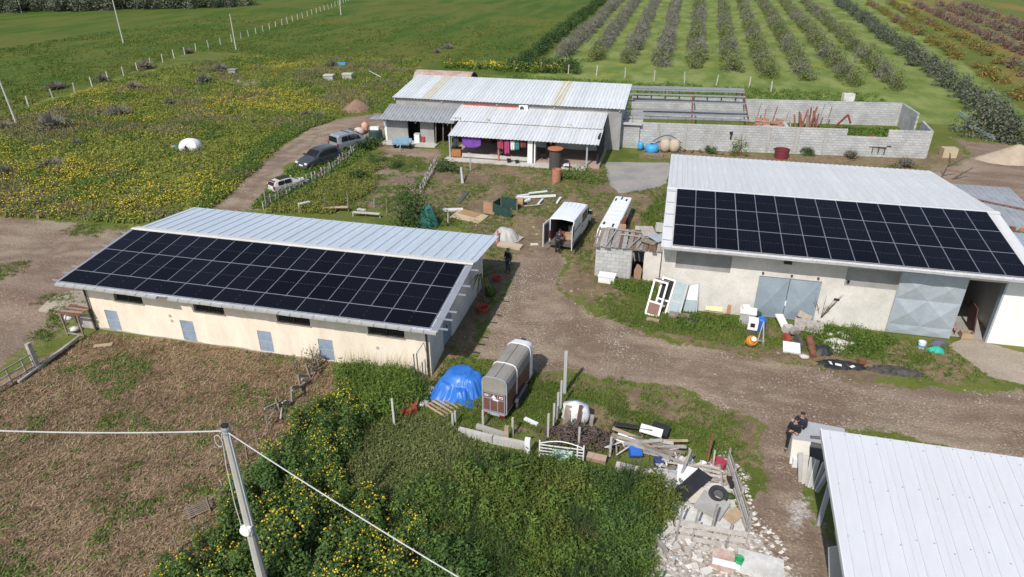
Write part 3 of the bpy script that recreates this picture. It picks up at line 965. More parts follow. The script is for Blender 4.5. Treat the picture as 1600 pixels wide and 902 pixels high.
MB().box(18.9, 36.3, 0, 23.6, 36.5, 2.3).box(23.4, 36.5, 0, 23.6, 45.4, 2.3).ob('wall', M_white_wall, t)
for k in range(6):
    tag(MB().obox((19.4 + k * 0.55, 45.9 + rnd.uniform(-.3, .3), 2.86), (0.3, 0.22, 0.2), (0, 0, rnd.uniform(0, 3))).ob('loose_brick', M_terracotta if k % 2 else M_rust), 'reddish brick weighing down the lean-to roof sheets', 'brick', 'bricks weighing down the lean-to roof')

# ------------------------------------------------------------------ near white-roofed shed
def near_shed():
    t = thing('shed', 'large white ribbed metal shed roof at the lower corner of the yard', 'shed')
    X0, X1, Y1, z1 = 6.15, 23.0, 20.6, 4.0
    sl = 0.95 / 5.5
    Yb = 8.0
    zb = z1 - (Y1 - Yb) * sl
    rf = MB()
    for x in (6.5, 10, 14, 18, 22):
        rf.beam((x, Y1 - 0.15, z1 - 0.18), (x, Yb, zb - 0.18), 0.12, 0.2)
    roof = rf.ob('roof', M_galv, t)
    sheet_roof(roof, X0, X1, Y1, z1, Yb, zb, 0.963, 2, M_roofnear, rh=0.032, rw=0.02)
    MB().prism([(Y1 + 0.02, z1 - 0.12), (Y1 + 0.02, z1 + 0.05), (Yb, zb + 0.05), (Yb, zb - 0.12)], X0 - 0.05, X0 - 0.005, 'X').ob('verge_flashing', M_roofwhite, roof)
    sm = MB().cyl((0, 0, 0), (0, 0, 0.02), 0.02, n=6).mesh('screw_cap', [M_galv])
    for k in range(17 * 2):
        x = X0 + (k + 0.5) * 0.4815
        for j in range(6):
            y = Y1 - 0.12 - j * 1.9 - (0.25 if k % 3 == 0 else 0)
            place('screw_cap', sm, roof, (x, y, z1 - (Y1 - y) * sl + 0.045))
    MB().prism([(19.9, -0.1), (9.0, -0.1), (9.0, 1.6), (19.9, 3.55)], 7.25, 7.45, 'X').ob('wall', M_greywall, t)
    MB().box(7.45, 19.7, -0.1, X1 - 0.6, 19.9, 3.55).ob('wall', M_blockX, t)
    for y in (20.2, 16.2, 12.2):
        MB().box(6.7, y - 0.07, 0, 6.84, y + 0.07, z1 - (Y1 - y) * sl - 0.2).ob('post', M_galv, t)
    return t
near_shed()


# ------------------------------------------------------------------ farmhouse behind the yard
def farmhouse():
    t = thing('farmhouse', 'long farmhouse with ribbed white metal roof and a laundry-hung porch', 'house')
    # main range
    rf = MB()
    for x in (-29.3, -24, -18, -12, -5.4):
        rf.beam((x, 68.1, 4.0), (x, 75.6, 4.98), 0.12, 0.18)
    roof = rf.ob('roof', M_gutter, t)
    sheet_roof(roof, -29.5, -4.9, 75.8, 5.2, 67.95, 4.2, 1.05, 3, M_rooffarm, rh=0.05, rw=0.07, odd={3: M_rustyellow, 16: M_rustyellow}, zj=0.012)
    MB().beam((-11.75, 75.7, 5.27), (-12.1, 67.9, 4.28), 0.14, 0.03).ob('flashing', M_ridge, roof)
    MB().box(-29.2, 68.3, 0, -5.2, 68.55, 4.08).ob('front_wall', M_greywall, t)
    MB().box(-29.2, 75.2, 0, -5.2, 75.45, 4.9).ob('rear_wall', M_greywall, t)
    for x in (-29.2, -5.45):
        MB().prism([(68.55, 0), (75.2, 0), (75.2, 4.9), (68.55, 4.1)], x, x + 0.25, 'X').ob('side_wall', M_blockY, t)
    ac = MB().box(-15.6, 67.85, 3.5, -14.7, 68.28, 4.1)
    a = ac.ob('air_conditioner', M_whitepaint, t)
    MB().cyl((-15.3, 67.83, 3.8), (-15.3, 67.85, 3.8), 0.22, n=16).ob('fan_grille', M_grate, a)
    # dark lean-to
    ln = MB()
    for x in (-29.5, -26, -22.5):
        ln.beam((x, 65.3, 2.33), (x, 68.2, 3.2), 0.1, 0.14)
    lr = ln.ob('lean_to_roof', M_gutter, t)
    sheet_roof(lr, -29.9, -21.6, 68.28, 3.42, 65.1, 2.5, 1.0, 3, M_roofgrey, rh=0.05, rw=0.06, zj=0.02)
    MB().box(-31.0, 65.0, 2.5, -29.95, 66.6, 2.53).ob('loose_sheet', M_roofgrey, lr)
    b = MB()
    wall_cells(b, 'X', -29.6, -24.3, 66.1, 66.3, 0, 2.65, [(-27.2, -25.8, 0.2, 2.3)])
    b.ob('lean_to_wall', M_greywall, t)
    MB().box(-29.8, 66.05, 0, -29.55, 68.2, 2.7).ob('lean_to_wall', M_white_wall, t)
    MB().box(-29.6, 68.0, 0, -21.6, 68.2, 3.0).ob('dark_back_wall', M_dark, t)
    for x in (-24.0, -23.2, -22.3):
        MB().beam((x, 65.7, 0), (x + 0.1, 65.7, 2.4), 0.1, 0.1).ob('post', M_wood, t)
    MB().box(-30.2, 64.7, -0.02, -23.8, 66.1, 0.12).ob('step_slab', M_concl, t)
    # porch
    pr = MB()
    for x in (-20.6, -15.8, -11, -6.9):
        pr.beam((x, 61.2, 2.22), (x, 68.2, 3.42), 0.1, 0.14)
    prf = pr.ob('porch_roof', M_gutter, t)
    sheet_roof(prf, -21.0, -6.5, 64.5, 3.0, 60.9, 2.4, 1.035, 3, M_rooffarm, rh=0.05, rw=0.07, zj=0.012)
    sheet_roof(prf, -21.9, -6.55, 68.25, 3.72, 64.2, 3.06, 1.02, 3, M_rooffarm, rh=0.05, rw=0.07, zj=0.012)
    for x in (-21.7, -21.2, -18.2, -10.0):
        MB().box(x, 64.4, 3.1, x + 0.35, 64.65, 3.3).ob('roof_stone', M_stone, prf)
    MB().box(-21.6, 68.22, 3.78, -15.9, 68.28, 3.95).ob('flashing', M_redpaint, prf)
    MB().box(-21.2, 61.55, -0.05, -6.4, 68.2, 0.3).ob('porch_floor', mat('pinkish_screed', (0.40, 0.30, 0.25), 0.9, (0.33, 0.25, 0.21), 1), t)
    MB().box(-21.4, 60.6, -0.05, -7.6, 61.55, 0.16).ob('step_slab', M_concl, t)
    MB().box(-19.8, 61.4, 0.3, -12.9, 61.6, 0.62).ob('parapet', M_concl, t)
    b = MB()
    wall_cells(b, 'X', -21.1, -6.6, 66.6, 66.8, 0.3, 3.3, [(-18.2, -17.2, 0.3, 2.3), (-12.4, -11.5, 0.3, 2.35), (-15.5, -14.4, 1.2, 2.2)])
    b.ob('porch_wall', M_redpaint if False else mat('brown_red_wall', (0.16, 0.07, 0.055), 0.9, (0.11, 0.05, 0.04), 1.0), t)
    MB().box(-13.8, 66.5, 0.3, -6.7, 66.6, 3.2).ob('porch_wall', M_white_wall, t)
    MB().box(-12.4, 66.44, 0.3, -11.5, 66.5, 2.35).ob('door', mat('brown_door', (0.14, 0.06, 0.04), 0.7, (0.1, 0.045, 0.03), 3), t)
    for x, m_ in ((-21.0, M_galv), (-16.1, M_terracotta), (-12.7, M_terracotta), (-7.6, M_galv)):
        MB().box(x - 0.07, 61.3, 0.1, x + 0.07, 61.44, 2.35).ob('porch_post', m_, t)
    MB().box(-13.25, 61.3, 0.1, -12.5, 61.75, 2.3).ob('pillar', M_white_wall, t)
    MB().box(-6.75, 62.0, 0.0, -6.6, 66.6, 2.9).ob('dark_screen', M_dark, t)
    return t
farmhouse()

# laundry on the porch line
def cloth(name, label, x0, x1, ztop, drop, y, m, wav=0.05, curve=0.0):
    b = MB()
    nx, nz = 10, 6
    vs = []
    for j in range(nz + 1):
        for i in range(nx + 1):
            u, v = i / nx, j / nz
            d = drop * (1 - curve * (2 * u - 1) ** 2)
            vs.append((x0 + (x1 - x0) * u, y + math.sin(u * 9 + v * 2) * wav * (0.3 + v), ztop - d * v - 0.05 * math.sin(math.pi * u)))
    fs = [(j * (nx + 1) + i, j * (nx + 1) + i + 1, (j + 1) * (nx + 1) + i + 1, (j + 1) * (nx + 1) + i) for j in range(nz) for i in range(nx)]
    b.add(vs, fs)
    o = b.ob(name, m, None, True)
    sd = o.modifiers.new('thickness', 'SOLIDIFY')
    sd.thickness = 0.012
    return tag(o, label, 'laundry', 'laundry on the porch line')
M_purple = mat('purple_cloth', (0.19, 0.07, 0.36), 0.95, (0.15, 0.05, 0.3), 2)
M_pink = mat('pink_cloth', (0.42, 0.07, 0.16), 0.95, (0.34, 0.05, 0.13), 2)
cloth('bed_sheet', 'large purple sheet hanging on the porch line', -19.7, -17.8, 2.32, 1.05, 61.25, M_purple, 0.04, 0.3)
cloth('towel', 'dark grey towel hanging beside the purple sheet', -20.6, -20.05, 2.3, 1.0, 61.25, mat('dark_cloth', (0.05, 0.05, 0.07), 0.95, (0.04, 0.04, 0.05), 2))
cloth('trousers', 'pink trousers hanging on the porch line', -15.5, -15.0, 2.25, 1.35, 61.22, M_pink)
cloth('shirt', 'crimson shirt hanging on the porch line', -16.2, -15.6, 2.25, 0.9, 61.25, mat('crimson_cloth', (0.32, 0.06, 0.09), 0.95, (0.26, 0.05, 0.07), 2))
cloth('towel', 'white towel hanging on the porch line', -14.9, -14.5, 2.25, 0.9, 61.25, mat('white_cloth', (0.7, 0.7, 0.7), 0.95, (0.6, 0.6, 0.6), 2))
cloth('towel', 'teal towel hanging on the porch line', -14.45, -14.05, 2.25, 0.85, 61.25, mat('teal_cloth', (0.05, 0.26, 0.22), 0.95, (0.04, 0.2, 0.18), 2))
cloth('shirt', 'dark red shirt hanging next to the porch pillar', -13.95, -13.4, 2.25, 0.6, 61.25, mat('wine_cloth', (0.2, 0.04, 0.05), 0.95, (0.15, 0.03, 0.04), 2))
tag(MB().tube([(-20.9, 61.28, 2.34), (-16.8, 61.28, 2.3), (-13.1, 61.28, 2.33)], 0.012, 5).ob('clothes_line', M_galv), 'thin washing line strung between the porch posts', 'line')

# annex and block-walled enclosure
t = thing('annex', 'small flat-roofed block annex between the porch and the block wall', 'shed')
MB().box(-6.55, 69.4, 0, -3.6, 69.65, 2.45).ob('front_wall', M_blockX, t)
MB().box(-3.6, 69.4, 0, -3.35, 72.6, 2.45).ob('side_wall', M_blockY, t)
MB().box(-6.8, 69.1, 2.45, -3.15, 72.8, 2.6).ob('roof_slab', M_concl, t)
MB().box(-6.6, 70.4, 2.6, -4.9, 70.7, 2.66).ob('roof_plank', M_woodgrey, t)
lad = thing('ladder', 'thin metal ladder leaning on the annex wall', 'ladder')
for x in (-6.3, -5.9):
    MB().beam((x, 68.9, 0), (x, 69.35, 2.4), 0.04, 0.05).ob('stile', M_grate, lad)
for k in range(7):
    MB().beam((-6.3, 68.9 + 0.055 * (k + 1), 0.3 * (k + 1)), (-5.9, 68.9 + 0.055 * (k + 1), 0.3 * (k + 1)), 0.03, 0.03).ob('rung', M_grate, lad)

enc = thing('block_wall', 'unfinished grey cinder block enclosure with missing roof', 'wall')
ar = math.atan2(72.4 - 69.6, 24.2 + 3.4)
def slant_wall(name, p, q, z0, z1, th=0.2, m=None):
    p, q = Vector((p[0], p[1], 0)), Vector((q[0], q[1], 0))
    L_ = (q - p).length
    b = MB()
    b.box(0, -th / 2, z0, L_, th / 2, z1)
    return b.ob(name, m or M_blockX, enc, loc=(p.x, p.y, 0), rot=math.atan2(q.y - p.y, q.x - p.x))
def fw(x):
    return (x, 69.6 + (x + 3.35) * (72.4 - 69.6) / (24.2 + 3.35))
slant_wall('front_wall', fw(-3.3), fw(16.6), -0.1, 2.65)
slant_wall('front_wall', fw(16.6), fw(20.4), -0.1, 1.95)
slant_wall('front_wall', fw(20.4), fw(24.3), -0.1, 2.7)
slant_wall('rear_wall', (-5.2, 82.6), (25.0, 86.0), -0.1, 2.6)
slant_wall('end_wall', (25.1, 86.0), (25.4, 81.0), -0.1, 2.55, m=M_blockY)
slant_wall('end_wall', (24.7, 77.0), (24.4, 72.6), -0.1, 2.65, m=M_blockY)
for k in range(7):
    x = -1.5 + k * 2.7
    p = fw(x)
    MB().box(p[0] - 0.14, p[1] - 0.16, 0, p[0] + 0.14, p[1] - 0.1, 2.6).ob('concrete_column', M_conc, enc)
MB().box(20.5, fw(20.5)[1] - 0.17, 1.1, 20.9, fw(20.5)[1] - 0.11, 1.18).ob('dark_bracket', M_grate, enc)
for k in range(4):
    MB().box(20.6 - 1.9 + k * 0.55, fw(19.5)[1] - 0.16, 0.35, 20.68 - 1.9 + k * 0.55, fw(19.5)[1] - 0.1, 1.0).ob('iron_bar', M_grate, enc)
MB().box(18.7, fw(19.5)[1] - 0.16, 0.95, 20.5, fw(19.5)[1] - 0.11, 1.03).ob('iron_bar', M_grate, enc)
frm = thing('roof_skeleton', 'bare pale steel roof skeleton with red posts over the block enclosure', 'skeleton')
M_oxide = mat('oxide_red_steel', (0.22, 0.065, 0.05), 0.7, (0.16, 0.05, 0.04), 3)
for k in range(8):
    MB().beam((-4.6 + k * 1.6, 82.4 + k * 0.16, 2.5), (-4.6 + k * 1.6, 82.4 + k * 0.16, 3.6), 0.1, 0.1).ob('stub_post', M_grate, frm)
MB().beam((-3.4, 74.5, 2.7), (7.4, 75.4, 2.7), 0.3, 0.25).ob('beam', M_concl, frm)
for y, z in ((72.0, 2.85), (73.6, 2.92), (75.0, 3.0), (78.0, 3.25), (80.6, 3.5), (82.4, 3.64), (83.2, 3.7), (83.8, 3.74)):
    sk = (y - 70) * 0.0
    MB().beam((-5.4, y - 1.2, z), (7.4, y + 0.1, z), 0.16, 0.14).ob('purlin', M_silver, frm)
for x in (1.7, 7.3):
    y0 = 71.0 + (x + 5.4) * 0.1
    MB().beam((x, y0 - 0.2, 0), (x, y0 - 0.2, 2.8), 0.14, 0.14).ob('post', M_oxide, frm)
    MB().beam((x, y0 + 11.8, 0), (x, y0 + 11.8, 3.6), 0.14, 0.14).ob('post', M_oxide, frm)
    MB().beam((x, y0 - 0.2, 2.76), (x, y0 + 11.8, 3.62), 0.14, 0.16).ob('rafter', M_oxide, frm)
for k in range(16):
    x = -3 + rnd.uniform(0, 20)
    y = 74 + rnd.uniform(0, 8)
    if k < 9:
        x = 9 + k * 1.0 + rnd.uniform(-.2, .2)
        y = 82.0 + (x - 9) * 0.1
        h = rnd.uniform(1.4, 2.6)
        m_ = rnd.choice([M_rust, M_woodgrey, M_wood, M_redpaint])
        tag(MB().beam((x, y, 0), (x + rnd.uniform(-.3, .5), y + 0.5, h), 0.1, 0.1).ob('timber', m_), 'long timber standing against the inside of the block enclosure wall', 'timber', 'timbers against the enclosure wall')
    else:
        x = -4.2 + (k - 9) * 1.75
        p = fw(x) if x > -3.3 else (x, 69.5)
        tag(MB().beam((p[0], p[1] - 0.05, 2.5), (p[0] + 0.05, p[1] + 0.1, 3.3), 0.04, 0.04).ob('rebar_stub', M_grate), 'dark iron bar sticking up from the block wall', 'iron bar', 'iron bars on the block wall')
for k in range(8):
    tag(MB().obox((8.5 + (k % 4) * 0.7, 73.4 + rnd.uniform(0, 1.2), 2.25 + (k // 4) * 0.22), (0.7, 0.35, 0.2), (0, 0.1, rnd.uniform(-.5, .5))).ob('roof_tile_bundle', M_terracotta), 'bundle of red roof tiles inside the block enclosure', 'tiles', 'tile bundles in the enclosure')
for k in range(11):
    x = 13.2 + rnd.uniform(0, 2.4)
    tag(MB().beam((x, 81.2 + rnd.uniform(-.6, .6), 0), (x + rnd.uniform(-.5, .7), 82.2, rnd.uniform(1.5, 2.5)), 0.16, 0.12).ob('timber', rnd.choice([M_rust, M_oxide, M_rust, M_wood])), 'red-brown prop in the leaning bundle inside the enclosure', 'timber', 'red-brown bundle in the enclosure')
tag(MB().box(8.3, 73.2, 0, 11.4, 75.4, 2.14).ob('block_plinth', M_concl), 'pale block platform under the red roof tiles', 'platform')
for lab, x, y, h, m_ in (('leaning red steel frame inside the enclosure', 16.5, 80.0, 2.0, M_oxide),):
    f_ = thing('steel_bracket', lab, 'frame')
    MB().beam((x, y, 0), (x + 2.0, y + 1.2, h), 0.16, 0.16).ob('strut', m_, f_)
    MB().beam((x + 2.0, y + 1.2, h), (x + 2.3, y + 0.6, 1.2), 0.16, 0.16).ob('strut', m_, f_)
tag(MB().lathe([(0.7, 0), (0.75, 0.5), (0.72, 1.0), (0.66, 1.0), (0.66, 0.9)], 18, (20.2, 75.5, 0)).ob('drum', mat('orange_red_plastic', (0.5, 0.09, 0.04), 0.5, (0.42, 0.07, 0.03), 2)), 'orange red drum standing in the end of the block enclosure', 'drum')
tag(MB().box(16.9, 74.3, 0, 19.2, 74.7, 1.3).ob('terracotta_slab', M_terracotta), 'low terracotta coloured panel behind the lowered block wall', 'panel')

# rusty vaulted shed behind the farmhouse
t = thing('vaulted_shed', 'rusty half-round sheet metal shed behind the farmhouse', 'shed')
prof = [(94.0 + 2.4 * math.cos(a_ * math.pi / 8), 2.6 * math.sin(a_ * math.pi / 8)) for a_ in range(9)]
MB().prism(prof, -36.6, -28.2, 'X').ob('vault', mat('rusted_sheet', (0.36, 0.20, 0.14), 0.85, (0.46, 0.40, 0.36), 0.7, 0.02, 6, fine=0.2), t)
MB().prism([(p[0], p[1] * 0.97) for p in prof], -28.2, -28.1, 'X').ob('end_wall', M_dark, t)

# ------------------------------------------------------------------ small block shed by the grey barn
def block_shed():
    t = thing('block_shed', 'small cinder block shed with loose plank roof beside the concrete barn', 'shed')
    Yf, Yb = 39.0, 41.9
    x0, x1 = -3.95, -1.62
    core = MB()
    core.box(x0 + 0.02, Yf + 0.02, -0.1, x1 - 0.02, Yf + 0.18, 2.04)
    wall = core.ob('front_wall', mat('mortar', (0.25, 0.245, 0.235), 0.95, (0.2, 0.195, 0.19), 2), t)
    bm_ = MB().box(0.008, 0, 0.007, 0.492, 0.2, 0.243).mesh('block', [mat('cinder_block', (0.46, 0.46, 0.45), 0.95, (0.38, 0.38, 0.37), 1.5, 0.01, 30, per_obj=0.10)])
    bh_ = MB().box(0.008, 0, 0.007, 0.242, 0.2, 0.243).mesh('half_block', [MATS['cinder_block']])
    for r_ in range(9):
        z = -0.15 + r_ * 0.25
        x = x0
        if r_ % 2:
            place('block', bh_, wall, (x, Yf + rnd.uniform(-0.006, 0.004), z))
            x += 0.25
        while x < x1 - 0.2:
            full = x + 0.5 <= x1 + 0.05
            place('block', bm_ if full else bh_, wall, (x, Yf + rnd.uniform(-0.006, 0.004), z))
            x += 0.5 if full else 0.25
    MB().box(-0.93, Yf, -0.1, 0.1, Yf + 0.2, 2.08).ob('plastered_wall', M_plaster, t)
    MB().box(x0, Yf + 0.2, -0.1, x0 + 0.2, Yb, 2.0).ob('side_wall', M_blockY, t)
    MB().box(x0 + 0.2, Yb - 0.2, -0.1, 0.1, Yb, 2.0).ob('rear_wall', M_blockX, t)
    MB().box(x1 - 0.02, Yf + 0.02, 1.96, -0.9, Yf + 0.18, 2.08).ob('lintel', M_concl, t)
    MB().box(x0 + 0.2, Yf + 0.2, 0.0, 0.1, Yb - 0.2, 0.02).ob('floor', M_dark, t)
    r = MB()
    for y in (Yf + 0.1, 40.4, Yb - 0.1):
        r.beam((x0 - 0.1, y, 2.06), (0.1, y, 2.06), 0.1, 0.08)
    rf = r.ob('roof', M_wood, t)
    k = 0
    x = x0 - 0.15
    while x < 0.05:
        wd = rnd.uniform(0.12, 0.3)
        ya, yb = Yf - rnd.uniform(0.15, 0.4), Yb + rnd.uniform(-0.4, 0.1)
        p = MB().beam((x + wd / 2, ya, 2.13 + rnd.uniform(0, 0.05)), (x + wd / 2 + rnd.uniform(-.08, .08), yb, 2.14 + rnd.uniform(0, 0.05)), wd * 0.95, 0.03)
        p.ob('plank', rnd.choice([M_wood, M_woodgrey, M_woodgrey, mat('brown_plank', (0.20, 0.13, 0.095), 0.9, (0.13, 0.085, 0.06), 3, stretch=(1, .3, 1))]), rf)
        x += wd + 0.01
    for p, q in (((-3.6, 41.7, 2.24), (-0.4, 41.2, 2.27)), ((-1.9, 38.8, 2.24), (-1.2, 40.9, 2.3)), ((-1.4, 38.9, 2.24), (-1.0, 40.9, 2.34)), ((-3.3, 38.9, 2.23), (-2.9, 41.6, 2.25)), ((-2.6, 40.8, 2.25), (-0.3, 40.5, 2.28))):
        MB().beam(p, q, 0.1, 0.06).ob('batten', M_woodgrey, rf)
    return t
block_shed()
tag(MB().box(-1.75, 41.7, 2.28, -1.35, 41.9, 2.48).box(-1.35, 41.7, 2.28, -1.30, 41.9, 2.48).ob('loose_block', M_concl), 'loose hollow block lying on the plank roof of the block shed', 'block')
for i, (c, sz, r_, m_) in enumerate([((-0.9, 41.2, 2.45), (0.9, 1.3, 0.04), (0.12, 0.05, 0.3), M_woodgrey), ((-0.3, 40.4, 2.4), (0.7, 1.0, 0.03), (0.1, -0.1, 0.8), M_galv), ((-0.75, 39.8, 2.32), (0.9, 0.5, 0.05), (0.05, 0.1, -.3), M_wood), ((-0.2, 41.8, 2.55), (0.5, 0.4, 0.5), (0, 0.1, 0.2), M_concl), ((-2.6, 42.0, 2.25), (0.45, 0.4, 0.3), (0, 0, 0.1), mat('tan_board', (0.42, 0.28, 0.18), 0.9, (0.36, 0.22, 0.14), 2))]):
    lab = ['grey board tilted on the junk heaped on the shed roof', 'bent metal sheet on the junk heaped on the shed roof', 'brown board at the front of the junk on the shed roof', 'pale concrete lump at the back of the shed roof', 'tan box at the end of the plank roof by the white trailer'][i]
    tag(MB().obox(c, sz, r_).ob(['board', 'metal_sheet', 'board', 'concrete_lump', 'box'][i], m_), lab, ['board', 'sheet', 'board', 'lump', 'box'][i])
tag(MB().prism([(-1.42, 0), (-1.02, 0), (-0.98, 0.9), (-1.1, 1.15), (-1.3, 1.25), (-1.45, 0.8)], 38.62, 38.68, 'Y').ob('board', mat('pinkish_board', (0.36, 0.23, 0.16), 0.9, (0.28, 0.18, 0.12), 2)), 'rough pinkish brown board leaning in the block shed doorway', 'board')


# ------------------------------------------------------------------ vegetation
def leaf_quads(P, N_, ln, wd, rs, droop=0.0):
    """one quad per point P, facing roughly N_, long axis random in its plane"""
    n = len(P)
    a = rs.normal(size=(n, 3))
    N_ = N_ / (np.linalg.norm(N_, axis=1, keepdims=True) + 1e-9)
    T = a - (a * N_).sum(1, keepdims=True) * N_
    T /= np.linalg.norm(T, axis=1, keepdims=True) + 1e-9
    B = np.cross(N_, T)
    ln = np.asarray(ln).reshape(-1, 1) * np.ones((n, 1))
    wd = np.asarray(wd).reshape(-1, 1) * np.ones((n, 1))
    V = np.stack([P - T * ln / 2, P + B * wd / 2, P + T * ln / 2, P - B * wd / 2], 1)
    return V.reshape(-1, 3), np.arange(n * 4).reshape(-1, 4)

def blades(P, h, wd, rs, lean=0.5, az=None):
    """upright thin triangles rooted at P"""
    n = len(P)
    th = rs.uniform(0, 2 * np.pi, n) if az is None else az
    l = np.abs(rs.normal(0, lean, n))
    tip = P + np.stack([np.cos(th) * l * h, np.sin(th) * l * h, h * np.sqrt(np.clip(1 - np.minimum(l, .95) ** 2, 0.05, 1))], 1)
    s = np.stack([-np.sin(th + 1.0), np.cos(th + 1.0), np.zeros(n)], 1) * (np.asarray(wd) / 2).reshape(-1, 1)
    V = np.stack([P - s, P + s, tip], 1)
    return V.reshape(-1, 3), np.arange(n * 3).reshape(-1, 3)

def veg_mesh(name, parts, mats_):
    """parts: list of (V, F(n,k), tint per face, material slot) -> one mesh"""
    vo = 0
    loops, starts, mi, VV, TT = [], [], [], [], []
    ls = 0
    for V, F, ti, m in parts:
        k = F.shape[1]
        VV.append(V)
        TT.append(np.repeat(ti, k))
        loops.append((F + vo).ravel())
        starts.append(ls + np.arange(len(F)) * k)
        mi.append(np.full(len(F), m))
        ls += F.size
        vo += len(V)
    V = np.concatenate(VV)
    me = bpy.data.meshes.new(name)
    me.vertices.add(len(V))
    me.vertices.foreach_set('co', V.astype(np.float32).ravel())
    lp = np.concatenate(loops).astype(np.int32)
    me.loops.add(len(lp))
    me.loops.foreach_set('vertex_index', lp)
    st = np.concatenate(starts).astype(np.int32)
    me.polygons.add(len(st))
    me.polygons.foreach_set('loop_start', st)
    for m in mats_:
        me.materials.append(m)
    me.polygons.foreach_set('material_index', np.concatenate(mi).astype(np.int32))
    me.update(calc_edges=True)
    at = me.attributes.new('tint', 'FLOAT', 'POINT')
    at.data.foreach_set('value', np.concatenate(TT).astype(np.float32))
    return me

def clump_points(rs, n, r, k=9, spread=0.33, squash=1.0, low=0.05):
    """points gathered in k clumps through an ellipsoid shell sitting on z=0"""
    c = rs.normal(size=(k, 3))
    c /= np.linalg.norm(c, axis=1, keepdims=True)
    c[:, 2] = np.abs(c[:, 2]) * 0.9 + 0.1
    c *= rs.uniform(0.45, 0.85, (k, 1))
    j = rs.randint(0, k, n)
    d = rs.normal(size=(n, 3))
    d /= np.linalg.norm(d, axis=1, keepdims=True)
    P = c[j] + d * (rs.uniform(0.25, 1, (n, 1)) ** 0.4) * spread
    Nn = d + np.array([0, 0, 0.5])
    P = P * np.array([r[0], r[1], r[2]])
    P[:, 2] = np.maximum(P[:, 2] * squash, low * rs.uniform(0.5, 3, n))
    return P, Nn, j

L_thick = leaf_mat('thicket_leaf', (0.045, 0.095, 0.022), (0.125, 0.205, 0.048), 0.25)
L_weed = leaf_mat('weed_leaf', (0.062, 0.125, 0.022), (0.18, 0.265, 0.05), 0.3)
L_grass = leaf_mat('grass_blade', (0.085, 0.145, 0.025), (0.272, 0.323, 0.076), 0.3)
L_dry = leaf_mat('dry_stalk', (0.195, 0.150, 0.078), (0.442, 0.351, 0.195), 0.15, 0.85)
L_mead = leaf_mat('meadow_weed', (0.145, 0.18, 0.032), (0.34, 0.345, 0.07), 0.3, scale=0.12)
L_bush = leaf_mat('bush_leaf', (0.036, 0.072, 0.018), (0.091, 0.150, 0.039), 0.22)
L_grey = leaf_mat('grey_twig', (0.16, 0.145, 0.125), (0.31, 0.285, 0.25), 0.2, 0.9)
L_olive = leaf_mat('olive_leaf', (0.075, 0.09, 0.055), (0.18, 0.20, 0.135), 0.2)
L_orch = leaf_mat('orchard_bud', (0.11, 0.15, 0.036), (0.25, 0.28, 0.085), 0.3)
L_red = leaf_mat('russet_leaf', (0.15, 0.075, 0.05), (0.30, 0.15, 0.09), 0.25)
L_amber = leaf_mat('amber_leaf', (0.19, 0.135, 0.035), (0.36, 0.24, 0.07), 0.25)
L_scrub = leaf_mat('scrub_leaf', (0.12, 0.105, 0.06), (0.24, 0.215, 0.13), 0.25)
L_yel = leaf_mat('yellow_petal', (0.55, 0.37, 0.015), (0.80, 0.62, 0.05), 0.2)
L_straw = leaf_mat('straw_stalk', (0.135, 0.083, 0.048), (0.47, 0.345, 0.205), 0.1, 0.85, 0.6)
M_bark = mat('bark', (0.13, 0.10, 0.08), 0.95, (0.08, 0.06, 0.05), 4, 0.01, 20)

def scatter(poly, n, rs, dens=None):
    xs, ys = [p[0] for p in poly], [p[1] for p in poly]
    out = []
    got = 0
    while got < n:
        x = rs.uniform(min(xs), max(xs), n * 2)
        y = rs.uniform(min(ys), max(ys), n * 2)
        k = sdist(x, y, poly) > 0
        if dens is not None:
            k &= rs.uniform(0, 1, len(x)) < dens(x, y)
        q = np.stack([x[k], y[k]], 1)
        out.append(q)
        got += len(q)
    return np.concatenate(out)[:n]

BUILD = [(-30.9, 25.9, -10.2, 36.2), (0.0, 35.5, 23.5, 54.0), (6.6, 8, 24, 20.3), (-30.5, 60.5, -6.3, 76), (-6.6, 69, -3.2, 73), (-4.1, 38.9, 0.2, 42.0)]
def clear_of_buildings(P):
    k = np.ones(len(P), bool)
    for a, b_, c, d in BUILD:
        k &= ~((P[:, 0] > a) & (P[:, 0] < c) & (P[:, 1] > b_) & (P[:, 1] < d))
    return P[k]
def on_ground(P, dz=0.0):
    return np.column_stack([P, gz(P[:, 0], P[:, 1]) + dz])

def clumps_at(P, rs, per, rad, hgt, leaf, wd, kind='leaf', lean=0.5):
    """a low plant of `per` leaves or blades at each ground point"""
    n = len(P)
    sc = rs.uniform(0.6, 1.4, n)
    th = rs.uniform(0, 2 * np.pi, (n, per))
    rr = np.sqrt(rs.uniform(0, 1, (n, per))) * rad * sc[:, None]
    X_, Y_ = P[:, 0, None] + np.cos(th) * rr, P[:, 1, None] + np.sin(th) * rr
    base = np.repeat(rs.uniform(0, 1, n), per) * 0.6 + rs.uniform(0, 1, n * per) * 0.4
    if kind == 'blade':
        Q = np.stack([X_.ravel(), Y_.ravel(), np.repeat(P[:, 2], per)], 1)
        V, F = blades(Q, (hgt * rs.uniform(0.5, 1.2, (n, per)) * sc[:, None]).ravel(), np.full(n * per, wd), rs, lean)
        return V, F, base
    top = (1 - (rr / (rad * 1.45)) ** 2) * hgt * sc[:, None]
    Z_ = P[:, 2, None] + top * rs.uniform(0.35, 1.0, (n, per))
    Q = np.stack([X_.ravel(), Y_.ravel(), Z_.ravel()], 1)
    Nn = np.stack([np.cos(th).ravel() * 0.6, np.sin(th).ravel() * 0.6, np.full(n * per, 0.9)], 1) + rs.normal(0, 0.5, (n * per, 3))
    V, F = leaf_quads(Q, Nn, leaf * rs.uniform(0.7, 1.3, n * per), wd * rs.uniform(0.7, 1.3, n * per), rs)
    return V, F, base

